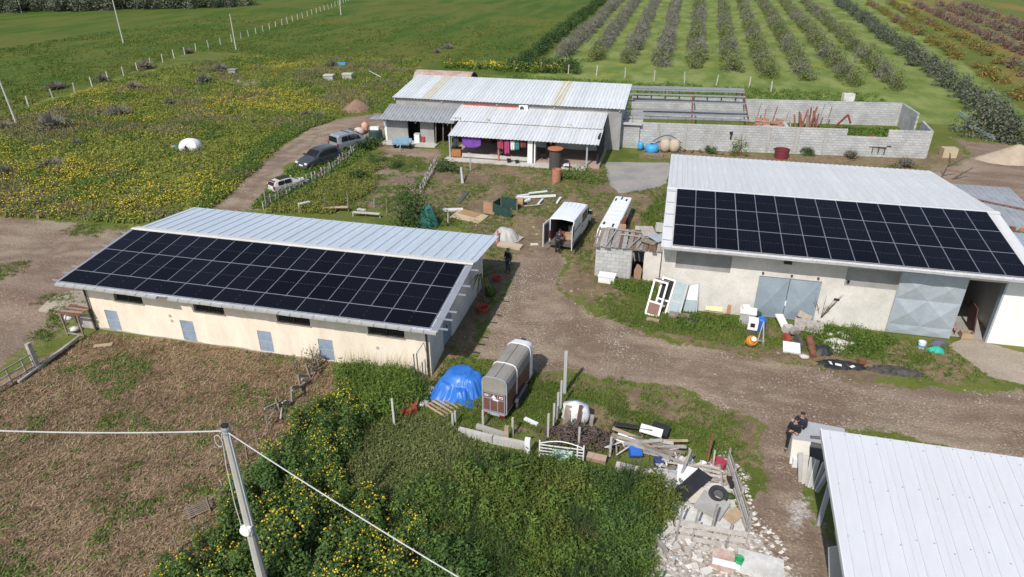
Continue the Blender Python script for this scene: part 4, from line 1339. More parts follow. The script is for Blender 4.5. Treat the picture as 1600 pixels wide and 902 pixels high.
def flowers_at(P, rs, size):
    n = len(P)
    Nn = np.stack([rs.normal(0, .5, n), rs.normal(0, .5, n) - 0.3, np.ones(n)], 1)
    V, F = leaf_quads(P, Nn, size * rs.uniform(0.7, 1.2, n), size * rs.uniform(0.7, 1.2, n), rs)
    return V, F, rs.uniform(0, 1, n)

def stuff(name, label, parts, mats_):
    o = place(name, veg_mesh(name, parts, mats_))
    return tag(o, label, None, None, 'stuff')

# yard and verge grass
rs = np.random.RandomState(3)
def patchy(x, y):
    return S((fbm(x, y, 2.2, 5) - 0.36) / 0.2)
P1 = on_ground(clear_of_buildings(scatter(YARD, 9500, rs, patchy)))
P2 = on_ground(clear_of_buildings(scatter(FRONT_GRASS, 4600, rs, lambda x, y: 0.05 + 0.95 * S((fbm(x, y, 1.8, 5) - 0.42) / 0.16))))
P3 = on_ground(scatter(LEFT_DIRT, 1500, rs, lambda x, y: S((fbm(x, y, 4.0, 8) - 0.55) / 0.1)))
EDGE = [(-13.38, 27.09), (-8.11, 28.05), (-4.38, 27.75), (-3.83, 24.70), (-7.90, 21.13), (-11.83, 20.60)]
P4 = on_ground(clear_of_buildings(scatter(EDGE, 2500, rs)))
RIGHT_STRIP = [(-4.57, 35.30), (0.54, 39.14), (6.37, 35.58), (12.39, 35.59), (15.28, 34.62), (13.36, 32.02), (10.17, 32.44), (7.67, 32.34), (3.80, 32.18), (-0.63, 33.02), (-3.63, 34.08)]
P5 = on_ground(clear_of_buildings(scatter(RIGHT_STRIP, 5200, rs, lambda x, y: 0.25 + 0.75 * patchy(x, y))))
BACK_YARD = [(-31.34, 45.68), (-31.09, 62.05), (-21.73, 60.84), (-19.68, 47.00), (-26.59, 45.33)]
P6 = on_ground(scatter(BACK_YARD, 3600, rs, patchy))
allg = np.concatenate([P1, P2, P3, P4, P5, P6])
road_d = sdist(allg[:, 0], allg[:, 1], ROAD)
road_w = sdist(allg[:, 0] + (fbm(allg[:, 0], allg[:, 1], 1.8, 41) - .5) * 2.4, allg[:, 1] + (fbm(allg[:, 0], allg[:, 1], 1.8, 42) - .5) * 2.4, ROAD)
allg = allg[(road_w < rs.uniform(-1.6, 0.25, len(allg))) & (sdist(allg[:, 0], allg[:, 1], YARD_CONC) < 0) & (sdist(allg[:, 0], allg[:, 1], APRON) < 0)]
ga = clumps_at(allg, rs, 7, 0.14, 0.17, 0, 0.035, 'blade', 0.6)
gb_pts = allg[rs.uniform(0, 1, len(allg)) < 0.4]
gb = clumps_at(gb_pts, rs, 6, 0.16, 0.12, 0.10, 0.06, 'leaf')
stuff('grass', 'rough patchy grass growing over the yard and verges', [(*ga, 0), (*gb, 1)], [L_grass, L_weed])
dr = allg[rs.uniform(0, 1, len(allg)) < 0.22]
dv = clumps_at(dr + np.array([0.2, 0.1, 0]), rs, 5, 0.2, 0.14, 0, 0.025, 'blade', 0.9)
stuff('dry_grass', 'tufts of bleached dry grass across the yard', [(*dv, 0)], [L_dry])

# straw lying on the mown field
Ps = on_ground(scatter(STRAW, 62000, rs, lambda x, y: 0.35 + 0.65 * fbm(x, y, 1.5, 4)), 0.03)
n = len(Ps)
th = rs.normal(0.6, 0.9, n)
ln = rs.uniform(0.08, 0.4, n)
dx = np.stack([np.cos(th) * ln / 2, np.sin(th) * ln / 2, rs.uniform(-0.05, 0.12, n)], 1)
sd_ = np.stack([-np.sin(th), np.cos(th), np.zeros(n)], 1) * rs.uniform(0.007, 0.018, n)[:, None]
mid_ = rs.uniform(-.06, .06, (n, 1)) * np.stack([-np.sin(th), np.cos(th), np.ones(n) * 0.8], 1)
V = np.stack([Ps - dx - sd_, Ps + mid_ - sd_, Ps + dx, Ps + mid_ + sd_ * 1.5], 1).reshape(-1, 3)
V[:, 2] = np.maximum(V[:, 2], gz(V[:, 0], V[:, 1]) + 0.008)
stuff('straw', 'tangled brown straw covering the mown field', [(V, np.arange(n * 4).reshape(-1, 4), rs.uniform(0, 1, n) ** 1.2, 0)], [L_straw])
Pg = on_ground(scatter(STRAW, 1900, rs, lambda x, y: 0.06 + 0.94 * S((fbm(x, y, 1.6, 9) - 0.56) / 0.14)))
stuff('field_weeds', 'low green weeds coming up through the straw', [(*clumps_at(Pg, rs, 7, 0.2, 0.12, 0.13, 0.06, 'leaf'), 0), (*clumps_at(Pg, rs, 3, 0.2, 0.16, 0, 0.03, 'blade', .8), 1)], [L_weed, L_grass])

# stones on the road
Pst = on_ground(scatter(ROAD, 8000, rs, lambda x, y: 0.08 + 0.92 * S((fbm(x, y, 2.5, 12) - 0.5) / 0.12)), 0.0)
Pch = on_ground(scatter(CHALK, 2000, rs), 0.0)
def stones(P, smin, smax, rs):
    n = len(P)
    s = smin + (smax - smin) * rs.uniform(0, 1, n) ** 2.5
    base = np.array([(1, 0, 0), (0, 1, 0), (-1, 0, 0), (0, -1, 0), (0, 0, 0.75)])
    V = P[:, None, :] + base[None] * s[:, None, None] * rs.uniform(0.6, 1.3, (n, 5, 3))
    o = np.arange(n)[:, None] * 5
    F = np.concatenate([o + np.array(f) for f in ((0, 1, 4), (1, 2, 4), (2, 3, 4), (3, 0, 4))])
    V = V.reshape(-1, 3)[F.ravel()]
    return V, np.arange(len(V)).reshape(-1, 3), np.tile(rs.uniform(0, 1, n), 4)
M_gravel = leaf_mat('gravel_stone', (0.18, 0.145, 0.115), (0.38, 0.335, 0.28), 0, 0.95, 0.3)
M_shard = leaf_mat('plaster_shard', (0.36, 0.32, 0.28), (0.66, 0.63, 0.59), 0, 0.95, 0.5)
stuff('gravel', 'loose pale stones scattered over the dirt road', [(*stones(Pst, 0.015, 0.06, rs), 0)], [M_gravel])
stuff('rubble', 'white plaster rubble spread over the ground by the scrap pen', [(*stones(Pch, 0.02, 0.12, rs), 0)], [M_shard])

# meadow weeds with yellow flowers
DRIFT = [((-55.78, 48.47), 9, 4.5), ((-49.68, 40.51), 8, 3), ((-46.08, 42.90), 9, 3), ((-55.27, 79.62), 8, 5), ((-55.19, 73.93), 6, 4), ((-77.64, 80.66), 8, 4), ((-61.74, 67.23), 5, 2.5), ((-46.38, 77.88), 5, 4), ((-66.34, 105.22), 7, 5), ((-42.60, 46.17), 6, 3), ((-37.82, 47.33), 5, 3), ((-54.19, 84.08), 6, 4), ((-74.26, 71.92), 5, 3), ((-64.41, 52.84), 5, 3)]
def yellowness(x, y):
    d = np.zeros_like(x)
    for (cx, cy), rx_, ry_ in DRIFT:
        d = np.maximum(d, np.exp(-((x - cx) / rx_) ** 2 - ((y - cy) / ry_) ** 2))
    return S((fbm(x, y, 4.0, 21) * 0.45 + fbm(x, y, 1.3, 22) * 0.25 + d * 0.6 - 0.58) / 0.18)
Pm = clear_of_buildings(scatter(MEADOW, 30000, rs, lambda x, y: np.clip(35.0 / np.maximum(y, 20), 0.2, 1) * (0.35 + 0.65 * S((fbm(x, y, 2.0, 23) - .35) / .2))))
Pm = on_ground(Pm[sdist(Pm[:, 0], Pm[:, 1], TRACK) < 0.2])
far = Pm[:, 1] / 60.0
mA = clumps_at(Pm, rs, 5, 0.32, 0.38, 0.26, 0.12, 'leaf')
mB = clumps_at(Pm[::2], rs, 4, 0.3, 0.5, 0, 0.07, 'blade', 0.5)
yw = yellowness(Pm[:, 0], Pm[:, 1])
Pf = np.repeat(Pm[rs.uniform(0, 1, len(Pm)) < yw * 0.15 + 0.008], 9, 0)
Pf = Pf + np.column_stack([rs.normal(0, 0.42, (len(Pf), 2)), rs.uniform(0.28, 0.5, len(Pf))])
stuff('meadow', 'weedy green meadow behind the barns', [(*mA, 0), (*mB, 1)], [L_mead, L_grass])
br_ = Pm[S((fbm(Pm[:, 0], Pm[:, 1], 6.0, 81) - 0.52) / 0.1) > rs.uniform(0, 1, len(Pm))]
stuff('dull_weeds', 'patches of dull grey-brown weeds in the meadow', [(*clumps_at(br_, rs, 7, 0.35, 0.5, 0.2, 0.09, 'leaf'), 0), (*clumps_at(br_, rs, 4, 0.35, 0.6, 0, 0.06, 'blade', .6), 1)], [L_scrub, L_dry])
dk_ = Pm[S((fbm(Pm[:, 0], Pm[:, 1], 3.5, 83) - 0.6) / 0.08) > rs.uniform(0, 1, len(Pm))]
stuff('dark_meadow_weeds', 'clumps of darker green weeds in the meadow', [(*clumps_at(dk_, rs, 10, 0.4, 0.6, 0.22, 0.1, 'leaf'), 0)], [L_weed])
stuff('meadow_flowers', 'drifts of yellow flowers across the weedy meadow', [(*flowers_at(Pf, rs, 0.105), 0)], [L_yel])
# coarse grass of the open fields beyond the fence, thinning with distance
FIELD = [(-81.32, 48.77), (-81.59, 71.31), (-86.37, 95.36), (-91.65, 117.81), (-80.20, 117.23), (-44.34, 116.68), (-27, 110), (-27, 190), (-130, 190), (-130, 60)]
Pq = on_ground(scatter(FIELD, 9000, rs, lambda x, y: np.clip(1.5 - y / 130.0, 0.1, 1) * (0.25 + 0.75 * S((fbm(x, y, 7.0, 91) - .38) / .2))))
stuff('field_grass', 'coarse grass of the open field beyond the post fence', [(*clumps_at(Pq, rs, 5, 0.5, 0.22, 0.35, 0.14, 'leaf'), 0), (*clumps_at(Pq[::2], rs, 4, 0.5, 0.32, 0, 0.1, 'blade', .7), 1)], [leaf_mat('field_leaf', (0.075, 0.125, 0.02), (0.19, 0.21, 0.04), 0.3, scale=0.05), leaf_mat('field_blade', (0.10, 0.135, 0.025), (0.24, 0.24, 0.055), 0.3, scale=0.05)])
# green bank along the track and lush verge by the farm
BANK = [(-35.39, 43.21), (-38.26, 54.30), (-39.87, 62.17), (-40.44, 68.64), (-39.59, 73.22), (-42.33, 75.26), (-43.57, 68.49), (-40.60, 57.42), (-36.94, 43.58)]
BANK2 = [(-32.10, 44.59), (-33.60, 50.43), (-34.44, 55.22), (-34.58, 61.21), (-33.12, 66.42), (-29.61, 65.15), (-28.57, 56.64), (-28.79, 49.50), (-29.56, 44.62)]
FENCE_VERGE = [(-40, 77.5), (-4, 77), (-4, 87), (26, 88), (27, 104), (-24, 106), (-30, 100), (-40, 100)]
PENC_L = [(14.5, 76.5), (24, 77.5), (24, 83.5), (15, 83.0)]
pb = [on_ground(scatter(p, k, rs)) for p, k in ((BANK, 1500), (BANK2, 1700), (FENCE_VERGE, 4200), (PENC_L, 700))]
pb = np.concatenate(pb)
pb = pb[~((pb[:, 0] > -29.8) & (pb[:, 0] < -4.8) & (pb[:, 1] < 76.4))]
stuff('verge_weeds', 'dense green weeds along the track and behind the farmhouse', [(*clumps_at(pb, rs, 9, 0.38, 0.45, 0.24, 0.12, 'leaf'), 0), (*clumps_at(pb[::2], rs, 4, 0.3, 0.55, 0, 0.06, 'blade', .5), 1)], [L_weed, L_grass])

# rough brush of the neglected garden between the parked cars and the cream barn
GARDEN = [(-30.64, 44.07), (-30.48, 46.19), (-29.76, 51.35), (-28.57, 56.64), (-26.21, 57.20), (-24.54, 50.53), (-25.14, 46.87), (-25.35, 45.06)]
Pgd = on_ground(scatter(GARDEN, 900, rs, lambda x, y: 0.15 + 0.85 * S((fbm(x, y, 2.5, 95) - .4) / .15)))
stuff('garden_brush', 'rough tall weeds and brush in the neglected garden by the picket fence', [(*clumps_at(Pgd, rs, 16, 0.4, 0.65, 0.17, 0.08, 'leaf'), 0), (*clumps_at(Pgd[::2], rs, 6, 0.4, 0.8, 0, 0.05, 'blade', .5), 1), (*clumps_at(Pgd[::3], rs, 6, 0.4, 0.7, 0, 0.05, 'blade', .6), 2)], [L_mead, L_grass, L_dry])
# ---- flowering thicket beside the straw field
def shrub_meshes(seed):
    rs = np.random.RandomState(seed)
    P, Nn, j = clump_points(rs, 1500, (1.0, 1.0, 1.75), 12, 0.36)
    V, F = leaf_quads(P, Nn + rs.normal(0, .5, P.shape), rs.uniform(0.09, 0.19, len(P)), rs.uniform(0.05, 0.09, len(P)), rs)
    ti = rs.uniform(0, 1, 12)[j] * 0.55 + rs.uniform(0, 0.45, len(P))
    crown = veg_mesh('crown', [(V, F, ti, 0)], [L_thick])
    top = P[(P[:, 2] > 1.0)]
    k = rs.choice(len(top), 32)
    fp = top[k] + np.array([0, 0, 0.07]) + rs.normal(0, 0.03, (32, 3))
    fp = np.concatenate([fp, fp[:7] + rs.normal(0, 0.09, (7, 3))])
    fv = flowers_at(fp, rs, 0.075)
    fl = veg_mesh('blossom', [(*fv, 0)], [L_yel])
    b = MB()
    for q in range(6):
        a_ = rs.uniform(0, 6.28)
        b.cyl((0.08 * math.cos(a_), 0.08 * math.sin(a_), -0.1), (0.6 * math.cos(a_), 0.6 * math.sin(a_), 1.2), 0.03, 0.012, 5)
    return crown, fl, b.mesh('stem', [M_bark])
SHR = [shrub_meshes(100 + k) for k in range(5)]
THICKET = [(-14.74, 23.17), (-14.35, 24.54), (-12.36, 23.14), (-11.97, 20.57), (-11.38, 18.89), (-9.61, 17.58), (-6.69, 16.04), (-4.14, 14.48), (-3.97, 13.10), (-13.68, 10.64), (-15.36, 11.39), (-15.33, 12.81), (-15.17, 15.81), (-15.00, 18.92), (-15.05, 21.43)]
pts = []
rs = np.random.RandomState(77)
for q in scatter(THICKET, 3000, rs):
    if all((q[0] - p[0]) ** 2 + (q[1] - p[1]) ** 2 > 1.02 ** 2 for p in pts):
        pts.append(q)
nofl = SHR
for i, q in enumerate(pts):
    edge = float(sdist(np.array(q[0]), np.array(q[1]), THICKET))
    s_ = rs.uniform(0.8, 1.15) * (0.78 if edge < 0.5 else 1.0)
    cr, fl, st = SHR[i % 5]
    t = thing('flowering_shrub', 'dark green leafy shrub without flowers in the thicket beside the straw field', 'shrub', (q[0], q[1], gzf(q[0], q[1])), rs.uniform(0, 6.28), 'flowering shrubs of the thicket')
    t.scale = (s_, s_, s_ * rs.uniform(0.85, 1.1))
    place('crown', cr, t)
    place('stem', st, t)
    if fbm(np.array([q[0]]), np.array([q[1]]), 2.5, 61)[0] > 0.33 and (q[0] < -6.8 or i % 3 == 0):
        place('blossom', fl, t)
        t['label'] = 'dark green leafy shrub with yellow flowers in the thicket beside the straw field'
        if rs.rand() < 0.6:
            place('blossom', SHR[(i + 2) % 5][1], t)
# nettle bank between thicket and cream barn, tall weeds by the scrap pen, paler cut weeds between
NETTLE = [(-15.14, 25.59), (-14.27, 25.84), (-11.14, 25.80), (-10.19, 24.84), (-10.49, 23.67), (-11.05, 23.07), (-12.89, 22.87), (-14.07, 23.96)]
TALLW = [(-7.59, 19.38), (-6.11, 20.83), (-3.68, 20.90), (-0.83, 21.13), (1.21, 21.06), (1.73, 19.96), (0.87, 17.86), (0.99, 15.71), (0.68, 14.22), (-3.97, 13.10), (-4.14, 14.48), (-6.69, 16.04), (-8.83, 17.66), (-8.45, 18.75)]
PALEW = [(-12.01, 20.99), (-10.96, 22.85), (-8.48, 22.86), (-6.61, 21.11), (-7.15, 18.89), (-8.19, 17.38), (-10.55, 18.15), (-11.63, 19.42)]
def low_weeds(name, label, poly, n, hgt, rad, per, m1, m2, leaf=0.17, wd=0.07, bl=5, dryf=0.0):
    P = on_ground(scatter(poly, n, rs))
    hv = 0.45 + 0.9 * fbm(P[:, 0], P[:, 1], 1.6, 31)
    parts = []
    V, F, ti = clumps_at(P, rs, per, rad, hgt, leaf, wd, 'leaf')
    zb = gz(V[:, 0], V[:, 1])
    V[:, 2] = zb + (V[:, 2] - zb) * np.repeat(hv, per * 4)
    parts.append((V, F, ti, 0))
    V, F, ti = clumps_at(P, rs, bl, rad, hgt * 1.15, 0, 0.04, 'blade', 0.45)
    zb = gz(V[:, 0], V[:, 1])
    V[:, 2] = zb + (V[:, 2] - zb) * np.repeat(hv, bl * 3)
    parts.append((V, F, ti, 1))
    return stuff(name, label, parts, [m1, m2])
low_weeds('nettle_bank', 'bank of bright green nettles under the cream barn wall', NETTLE, 900, 0.95, 0.35, 26, L_weed, L_grass)
def weed_mounds(name, label, poly, n, hmax, seed):
    rs = np.random.RandomState(seed)
    P = on_ground(scatter(poly, n, rs))
    sp = fbm(P[:, 0], P[:, 1], 2.2, 71) + rs.uniform(-.12, .12, n)
    hv = fbm(P[:, 0], P[:, 1], 1.7, 72)
    bins = {0: [], 1: [], 2: [], 3: [], 4: []}
    for p, s_, h_ in zip(P, sp, hv):
        h = hmax * (0.35 + 0.9 * h_) * rs.uniform(0.6, 1.15)
        r = rs.uniform(0.3, 0.75)
        kind = 0 if s_ < 0.40 else (1 if s_ < 0.52 else (2 if s_ < 0.60 else 3))
        if rs.rand() < 0.06:
            kind = 4
        if kind in (1, 4):
            m_ = 70
            Q = p + np.column_stack([rs.normal(0, r * .35, (m_, 2)), np.zeros(m_)])
            V, F = blades(Q, rs.uniform(0.6, 1.2, m_) * h * (0.8 if kind == 4 else 1.0), np.full(m_, 0.035), rs, 0.6)
        else:
            m_ = int(200 * (r / 0.5))
            Q, Nn, j = clump_points(rs, m_, (r, r, h), 6, 0.45)
            lf = 0.10 if kind == 0 else (0.14 if kind == 2 else 0.115)
            V, F = leaf_quads(Q + p, Nn + rs.normal(0, .5, Q.shape), rs.uniform(.7, 1.4, m_) * lf, rs.uniform(.35, .6, m_) * lf, rs)
        bins[kind].append((V, F, rs.uniform(0, 0.5) + rs.uniform(0, 0.5, len(F))))
    ms = [L_thick, leaf_mat('bluish_blade', (0.045, 0.085, 0.03), (0.12, 0.175, 0.07), 0.3), L_weed, leaf_mat('bright_weed', (0.075, 0.115, 0.02), (0.18, 0.215, 0.045), 0.3), L_dry]
    for kind, lst in bins.items():
        if not lst:
            continue
        V = np.concatenate([a[0] for a in lst])
        k_ = lst[0][1].shape[1]
        F = np.arange(len(V)).reshape(-1, k_)
        stuff(['dark_weeds', 'rush_grass', 'leafy_weeds', 'bright_weeds', 'dead_stalks'][kind], ['dark green weeds', 'bluish arching grass', 'mid green leafy weeds', 'bright yellow-green weeds', 'dry dead stalks'][kind] + ' ' + label, [(V, F, np.concatenate([a[2] for a in lst]), 0)], [ms[kind]])
low_weeds('plot_undergrowth', 'low undergrowth covering the plot beside the scrap pen', TALLW, 1300, 0.4, 0.4, 16, L_weed, L_grass, 0.12, 0.05, 7)
weed_mounds('tall_weeds', 'in the plot between thicket and scrap pen', TALLW, 420, 1.05, 15)
low_weeds('pale_weeds', 'patch of flattened pale weeds in the middle of the thicket', PALEW, 1000, 0.42, 0.35, 13, leaf_mat('pale_weed_leaf', (0.10, 0.135, 0.035), (0.23, 0.26, 0.09), 0.25), leaf_mat('pale_blade', (0.13, 0.145, 0.05), (0.30, 0.29, 0.13), 0.25), 0.16, 0.06, 6)
bw = [scatter(p, k, rs) for p, k in (([(1.46, 32.96), (1.41, 35.53), (5.00, 36.01), (4.89, 34.14)], 160), ([(8.26, 35.67), (11.17, 36.01), (12.82, 34.68), (10.81, 32.60), (8.06, 32.88)], 260), ([(-2.60, 38.38), (-0.22, 38.50), (0.24, 37.12), (-2.46, 37.07)], 110), ([(-1.80, 49.88), (-0.09, 56.41), (0.27, 46.48), (-1.12, 46.76)], 120))]
P = on_ground(clear_of_buildings(np.concatenate(bw)))
P = P[(P[:, 1] < 35.0) | (P[:, 0] > 5.2) | (P[:, 0] < 0)]
stuff('wall_weeds', 'green weeds sprouting along the foot of the concrete barn', [(*clumps_at(P, rs, 18, 0.28, 0.42, 0.14, 0.06, 'leaf'), 0), (*clumps_at(P, rs, 6, 0.28, 0.5, 0, 0.035, 'blade', .4), 1)], [L_weed, L_grass])

# ---- bushes and trees
def bush_mesh(name, seed, r, n, leaf, m1, m2=None, k=10, twig=0, soft=False):
    rs = np.random.RandomState(seed)
    P, Nn, j = clump_points(rs, n, r, k, 0.4)
    V, F = leaf_quads(P, Nn + rs.normal(0, .5, P.shape), rs.uniform(0.7, 1.3, n) * leaf, rs.uniform(0.35, 0.65, n) * leaf, rs)
    ti = rs.uniform(0, 1, k)[j] * 0.6 + rs.uniform(0, 0.4, n)
    parts = [(V, F, ti, 0)]
    if twig:
        a = rs.uniform(0, 6.28, twig)
        B0 = np.stack([np.cos(a) * 0.15 * r[0] * rs.uniform(0, 2, twig), np.sin(a) * 0.15 * r[1] * rs.uniform(0, 2, twig), rs.uniform(0.1, 0.5, twig) * r[2]], 1)
        if soft:
            Pt, Nt, jt = clump_points(rs, twig, r, 16, 0.5)
            Vt, Ft = leaf_quads(Pt, rs.normal(size=Pt.shape), rs.uniform(0.5, 1.2, twig), np.full(twig, 0.075), rs)
        else:
            Vt, Ft = blades(B0, rs.uniform(0.5, 1.05, twig) * r[2], np.full(twig, leaf * 0.28), rs, 0.55, a)
        parts.append((Vt, Ft, rs.uniform(0, 1, twig), 1))
    return veg_mesh(name, parts, [m1] + ([m2] if m2 else []))
def trunk_mesh(h, r, n=4, spread=0.5):
    b = MB()
    b.cyl((0, 0, -0.1), (0.05, 0.03, h), r, r * 0.7, 7)
    for q in range(n):
        a_ = 6.28 * q / n + 0.4
        b.cyl((0.05, 0.03, h * 0.95), (math.cos(a_) * spread, math.sin(a_) * spread, h * 2.0), r * 0.6, r * 0.22, 5)
    return b.mesh('trunk', [M_bark])

# orchard: straight rows running away from the farm
ORC = [bush_mesh('crown', 300 + k, (1.7, 2.5, 2.5), 240, 0.30, L_orch, L_grey, 12, 470, True) for k in range(4)]
ORCG = [bush_mesh('crown', 320 + k, (1.85, 2.5, 2.6), 680, 0.30, L_orch, L_grey, 14, 110, True) for k in range(3)]
ORT = trunk_mesh(0.55, 0.1)
rowdef = [(-20.9, 127, -23.1), (-15.2, 124, -17.3), (-9.0, 122, -10.8), (-3.2, 121, -3.7), (2.4, 120, 3.9), (8.0, 118, 11.4), (13.2, 114, 17.8), (18.9, 113, 24.3), (24.8, 110, 31.4), (30.4, 108, 38.2)]
ordw = ['first', 'second', 'third', 'fourth', 'fifth', 'sixth', 'seventh', 'eighth', 'ninth', 'tenth']
rs = np.random.RandomState(5)
for r_, (xa, ya, xb) in enumerate(rowdef):
    y = ya + 1.5
    while y < 268:
        x = xa + (xb - xa) * (y - ya) / (262 - ya) + rs.uniform(-.25, .25)
        t = thing('orchard_tree', 'low bare-twigged orchard tree in the %s orchard row counted from the green field' % ordw[r_], 'tree', (x, y, 0), rs.uniform(-.3, .3) + (math.pi if rs.rand() < .5 else 0), '%s orchard row' % ordw[r_])
        s_ = rs.uniform(0.82, 1.12)
        t.scale = (s_, s_ * 1.34, s_ * rs.uniform(.85, 1.1))
        green = (r_ >= 5 and rs.rand() < 0.85) or (r_ == 4 and rs.rand() < .5) or (y < ya + 14 and rs.rand() < .5)
        place('crown', ORCG[rs.randint(3)] if green else ORC[rs.randint(4)], t)
        if y < 175:
            place('trunk', ORT, t)
        y += 4.9
# dense green hedge row at the field edge
HED = [bush_mesh('crown', 340 + k, (2.0, 2.4, 2.6), 700, 0.36, L_bush, None, 10) for k in range(3)]
y = 112.0
while y < 262:
    x = -26.0 - (y - 118) / 145 * 2.8
    t = thing('hedge_bush', 'dense green bush in the hedge row between green field and orchard', 'bush', (x + rs.uniform(-.3, .3), y, 0), rs.uniform(0, 6), 'hedge between field and orchard')
    t.scale = [rs.uniform(0.75, 1.05)] * 3
    place('crown', HED[rs.randint(3)], t)
    y += 4.2
# olive row
OLI = [bush_mesh('crown', 360 + k, (2.1, 2.3, 3.0), 620, 0.36, L_olive, None, 11) for k in range(3)]
OLT = trunk_mesh(0.9, 0.16)
y = 88.0
i = 0
while y < 275:
    x = 36.5 + (y - 88) / 189 * 13.5 + rs.uniform(-.4, .4)
    t = thing('olive_tree', 'grey-green olive tree in the dark row right of the orchard', 'tree', (x, y, 0), rs.uniform(0, 6), 'olive row beside the orchard')
    t.scale = [rs.uniform(0.8, 1.1)] * 3
    place('crown', OLI[rs.randint(3)], t)
    if y < 150:
        place('trunk', OLT, t)
    y += 4.0
big = bush_mesh('crown', 380, (3.4, 3.0, 4.2), 1900, 0.34, L_olive, L_bush, 14, 0)
t = thing('olive_tree', 'big dark round olive tree at the near end of the olive row', 'tree', (33.23, 84.63)+(0,), 0.3)
place('crown', big, t)
place('trunk', trunk_mesh(1.1, 0.24), t)
t = thing('olive_tree', 'dark bushy tree overlapping the big round olive tree', 'tree', (35.13, 82.32)+(0,), 1.3)
place('crown', bush_mesh('crown', 381, (2.8, 2.6, 3.0), 1300, 0.34, L_olive, None, 12), t)
place('trunk', trunk_mesh(0.9, 0.2), t)
# russet and amber shrub rows beyond the olives
RUS = [bush_mesh('crown', 390 + k, (1.5, 1.9, 1.9), 300, 0.36, L_red, L_grey, 9, 200, True) for k in range(3)]
AMB = [bush_mesh('crown', 395 + k, (1.5, 1.9, 1.7), 320, 0.36, L_amber, L_orch, 9, 150, True) for k in range(3)]
for r_, (xa, xb, y0, lab) in enumerate([(44.5, 58.0, 92, 'amber'), (50.5, 65.0, 98, 'amber'), (56.5, 72.0, 100, 'russet'), (62.5, 79.0, 110, 'russet'), (69.0, 86.0, 120, 'russet')]):
    y = y0
    while y < 262:
        x = xa + (xb - xa) * (y - 92) / 170 + rs.uniform(-.4, .4)
        t = thing('vineyard_shrub', '%s leaved shrub in the %s shrub row beyond the olive row' % (lab, ordw[r_]), 'shrub', (x, y, 0), rs.uniform(0, 6), '%s shrub row beyond the olives' % ordw[r_])
        t.scale = [rs.uniform(0.75, 1.15)] * 3
        am = lab == 'amber' and rs.rand() < .8
        place('crown', (AMB if am else RUS)[rs.randint(3)], t)
        y += 4.4 if rs.rand() < .85 else 9
# far olive grove along the top of the meadow
GRV_A, GRV_B = (-203.93, 166.59), (-142.14, 200.33)
GRV = [bush_mesh('crown', 410 + k, (3.2, 3.0, 4.2), 700, 0.55, L_olive, L_bush, 12) for k in range(3)]
for k in range(36):
    x, y = GRV_A[0] + (GRV_B[0] - GRV_A[0]) * (k // 2) / 17 + rs.uniform(-1, 1), GRV_A[1] + (GRV_B[1] - GRV_A[1]) * (k // 2) / 17 + rs.uniform(-2, 2) + (k % 2) * 8
    t = thing('grove_tree', 'dark round tree in the far grove edging the green field', 'tree', (x, y, 0), rs.uniform(0, 6), 'far grove at the field edge')
    t.scale = [rs.uniform(1.15, 1.5)] * 3
    place('crown', GRV[k % 3], t)
    place('trunk', OLT, t)
# bushes dotting the meadow
SCR = [bush_mesh('crown', 430 + k, (1.6, 1.3, 0.95), 200, 0.26, L_scrub, L_grey, 7, 260) for k in range(3)]
for k, (q, s_, lab) in enumerate([((-86.83, 80.77), 1.5, 'wide'), ((-85.04, 87.73), 1.1, 'small'), ((-86.17, 98.50), 1.5, 'bristly'), ((-68.26, 89.17), 1.7, 'round dense'), ((-72.63, 99.27), 1.4, 'twiggy'), ((-64.02, 75.93), 1.0, 'flat'), ((-65.78, 68.92), 1.6, 'sprawling'), ((-68.24, 61.65), 1.9, 'pale sprawling'), ((-56.61, 49.89), 1.3, 'dark'), ((-90.38, 114.78), 1.2, 'thin'), ((-60.39, 56.72), 0.8, 'tiny'), ((-73.92, 60.58), 1.3, 'leaning'), ((-58.96, 46.93), 1.0, 'low'), ((-75.77, 83.44), 1.4, 'broad'), ((-41.69, 74.04), 0.8, 'little'), ((-44.88, 132.57), 1.2, 'bare grey'), ((-45.15, 126.49), 1.0, 'bare low'), ((-56.91, 107.49), 1.2, 'dull'), ((-43.52, 74.28), 0.9, 'squat')]):
    t = thing('scrub_bush', '%s brownish scrub bush in the weedy meadow%s' % (lab, [' near the post fence', '', ' beside the tent side', ''][3 if k % 2 else 1]), 'bush', (q[0], q[1], 0), rs.uniform(0, 6), 'scrub bushes in the meadow')
    t.scale = (s_ * rs.uniform(.8, 1.3), s_ * rs.uniform(.7, 1.1), s_ * rs.uniform(0.6, 0.9))
    place('crown', SCR[k % 3], t)
# yellow-flowering bushes and dark hedge behind the farmhouse
YB = bush_mesh('crown', 450, (1.9, 1.5, 1.6), 520, 0.3, L_weed, L_yel, 9, 0)
rsf = np.random.RandomState(9)
P, Nn, j = clump_points(rsf, 160, (1.9, 1.5, 1.75), 9, 0.42)
YF = veg_mesh('blossom', [(*flowers_at(P[P[:, 2] > 0.7], rsf, 0.22), 0)], [L_yel])
for k in range(11):
    x = -37.0 + k * 1.75
    t = thing('gorse_bush', 'yellow flowering bush in the row behind the farmhouse roof', 'bush', (x, 112 + rs.uniform(-.8, .8) - k * .1, 0), rs.uniform(0, 6), 'flowering bushes behind the farmhouse')
    t.scale = [rs.uniform(0.8, 1.05)] * 3
    place('crown', YB, t)
    place('blossom', YF, t)
for k in range(7):
    t = thing('hedge_bush', 'dark green bush at the corner of the hedge behind the farmhouse', 'bush', (-24.5 + k * 1.3 + rs.uniform(-.3, .3), 111 + (k % 3) * 2.2, 0), rs.uniform(0, 6), 'corner hedge behind the farmhouse')
    t.scale = [rs.uniform(0.7, 0.95)] * 3
    place('crown', HED[k % 3], t)
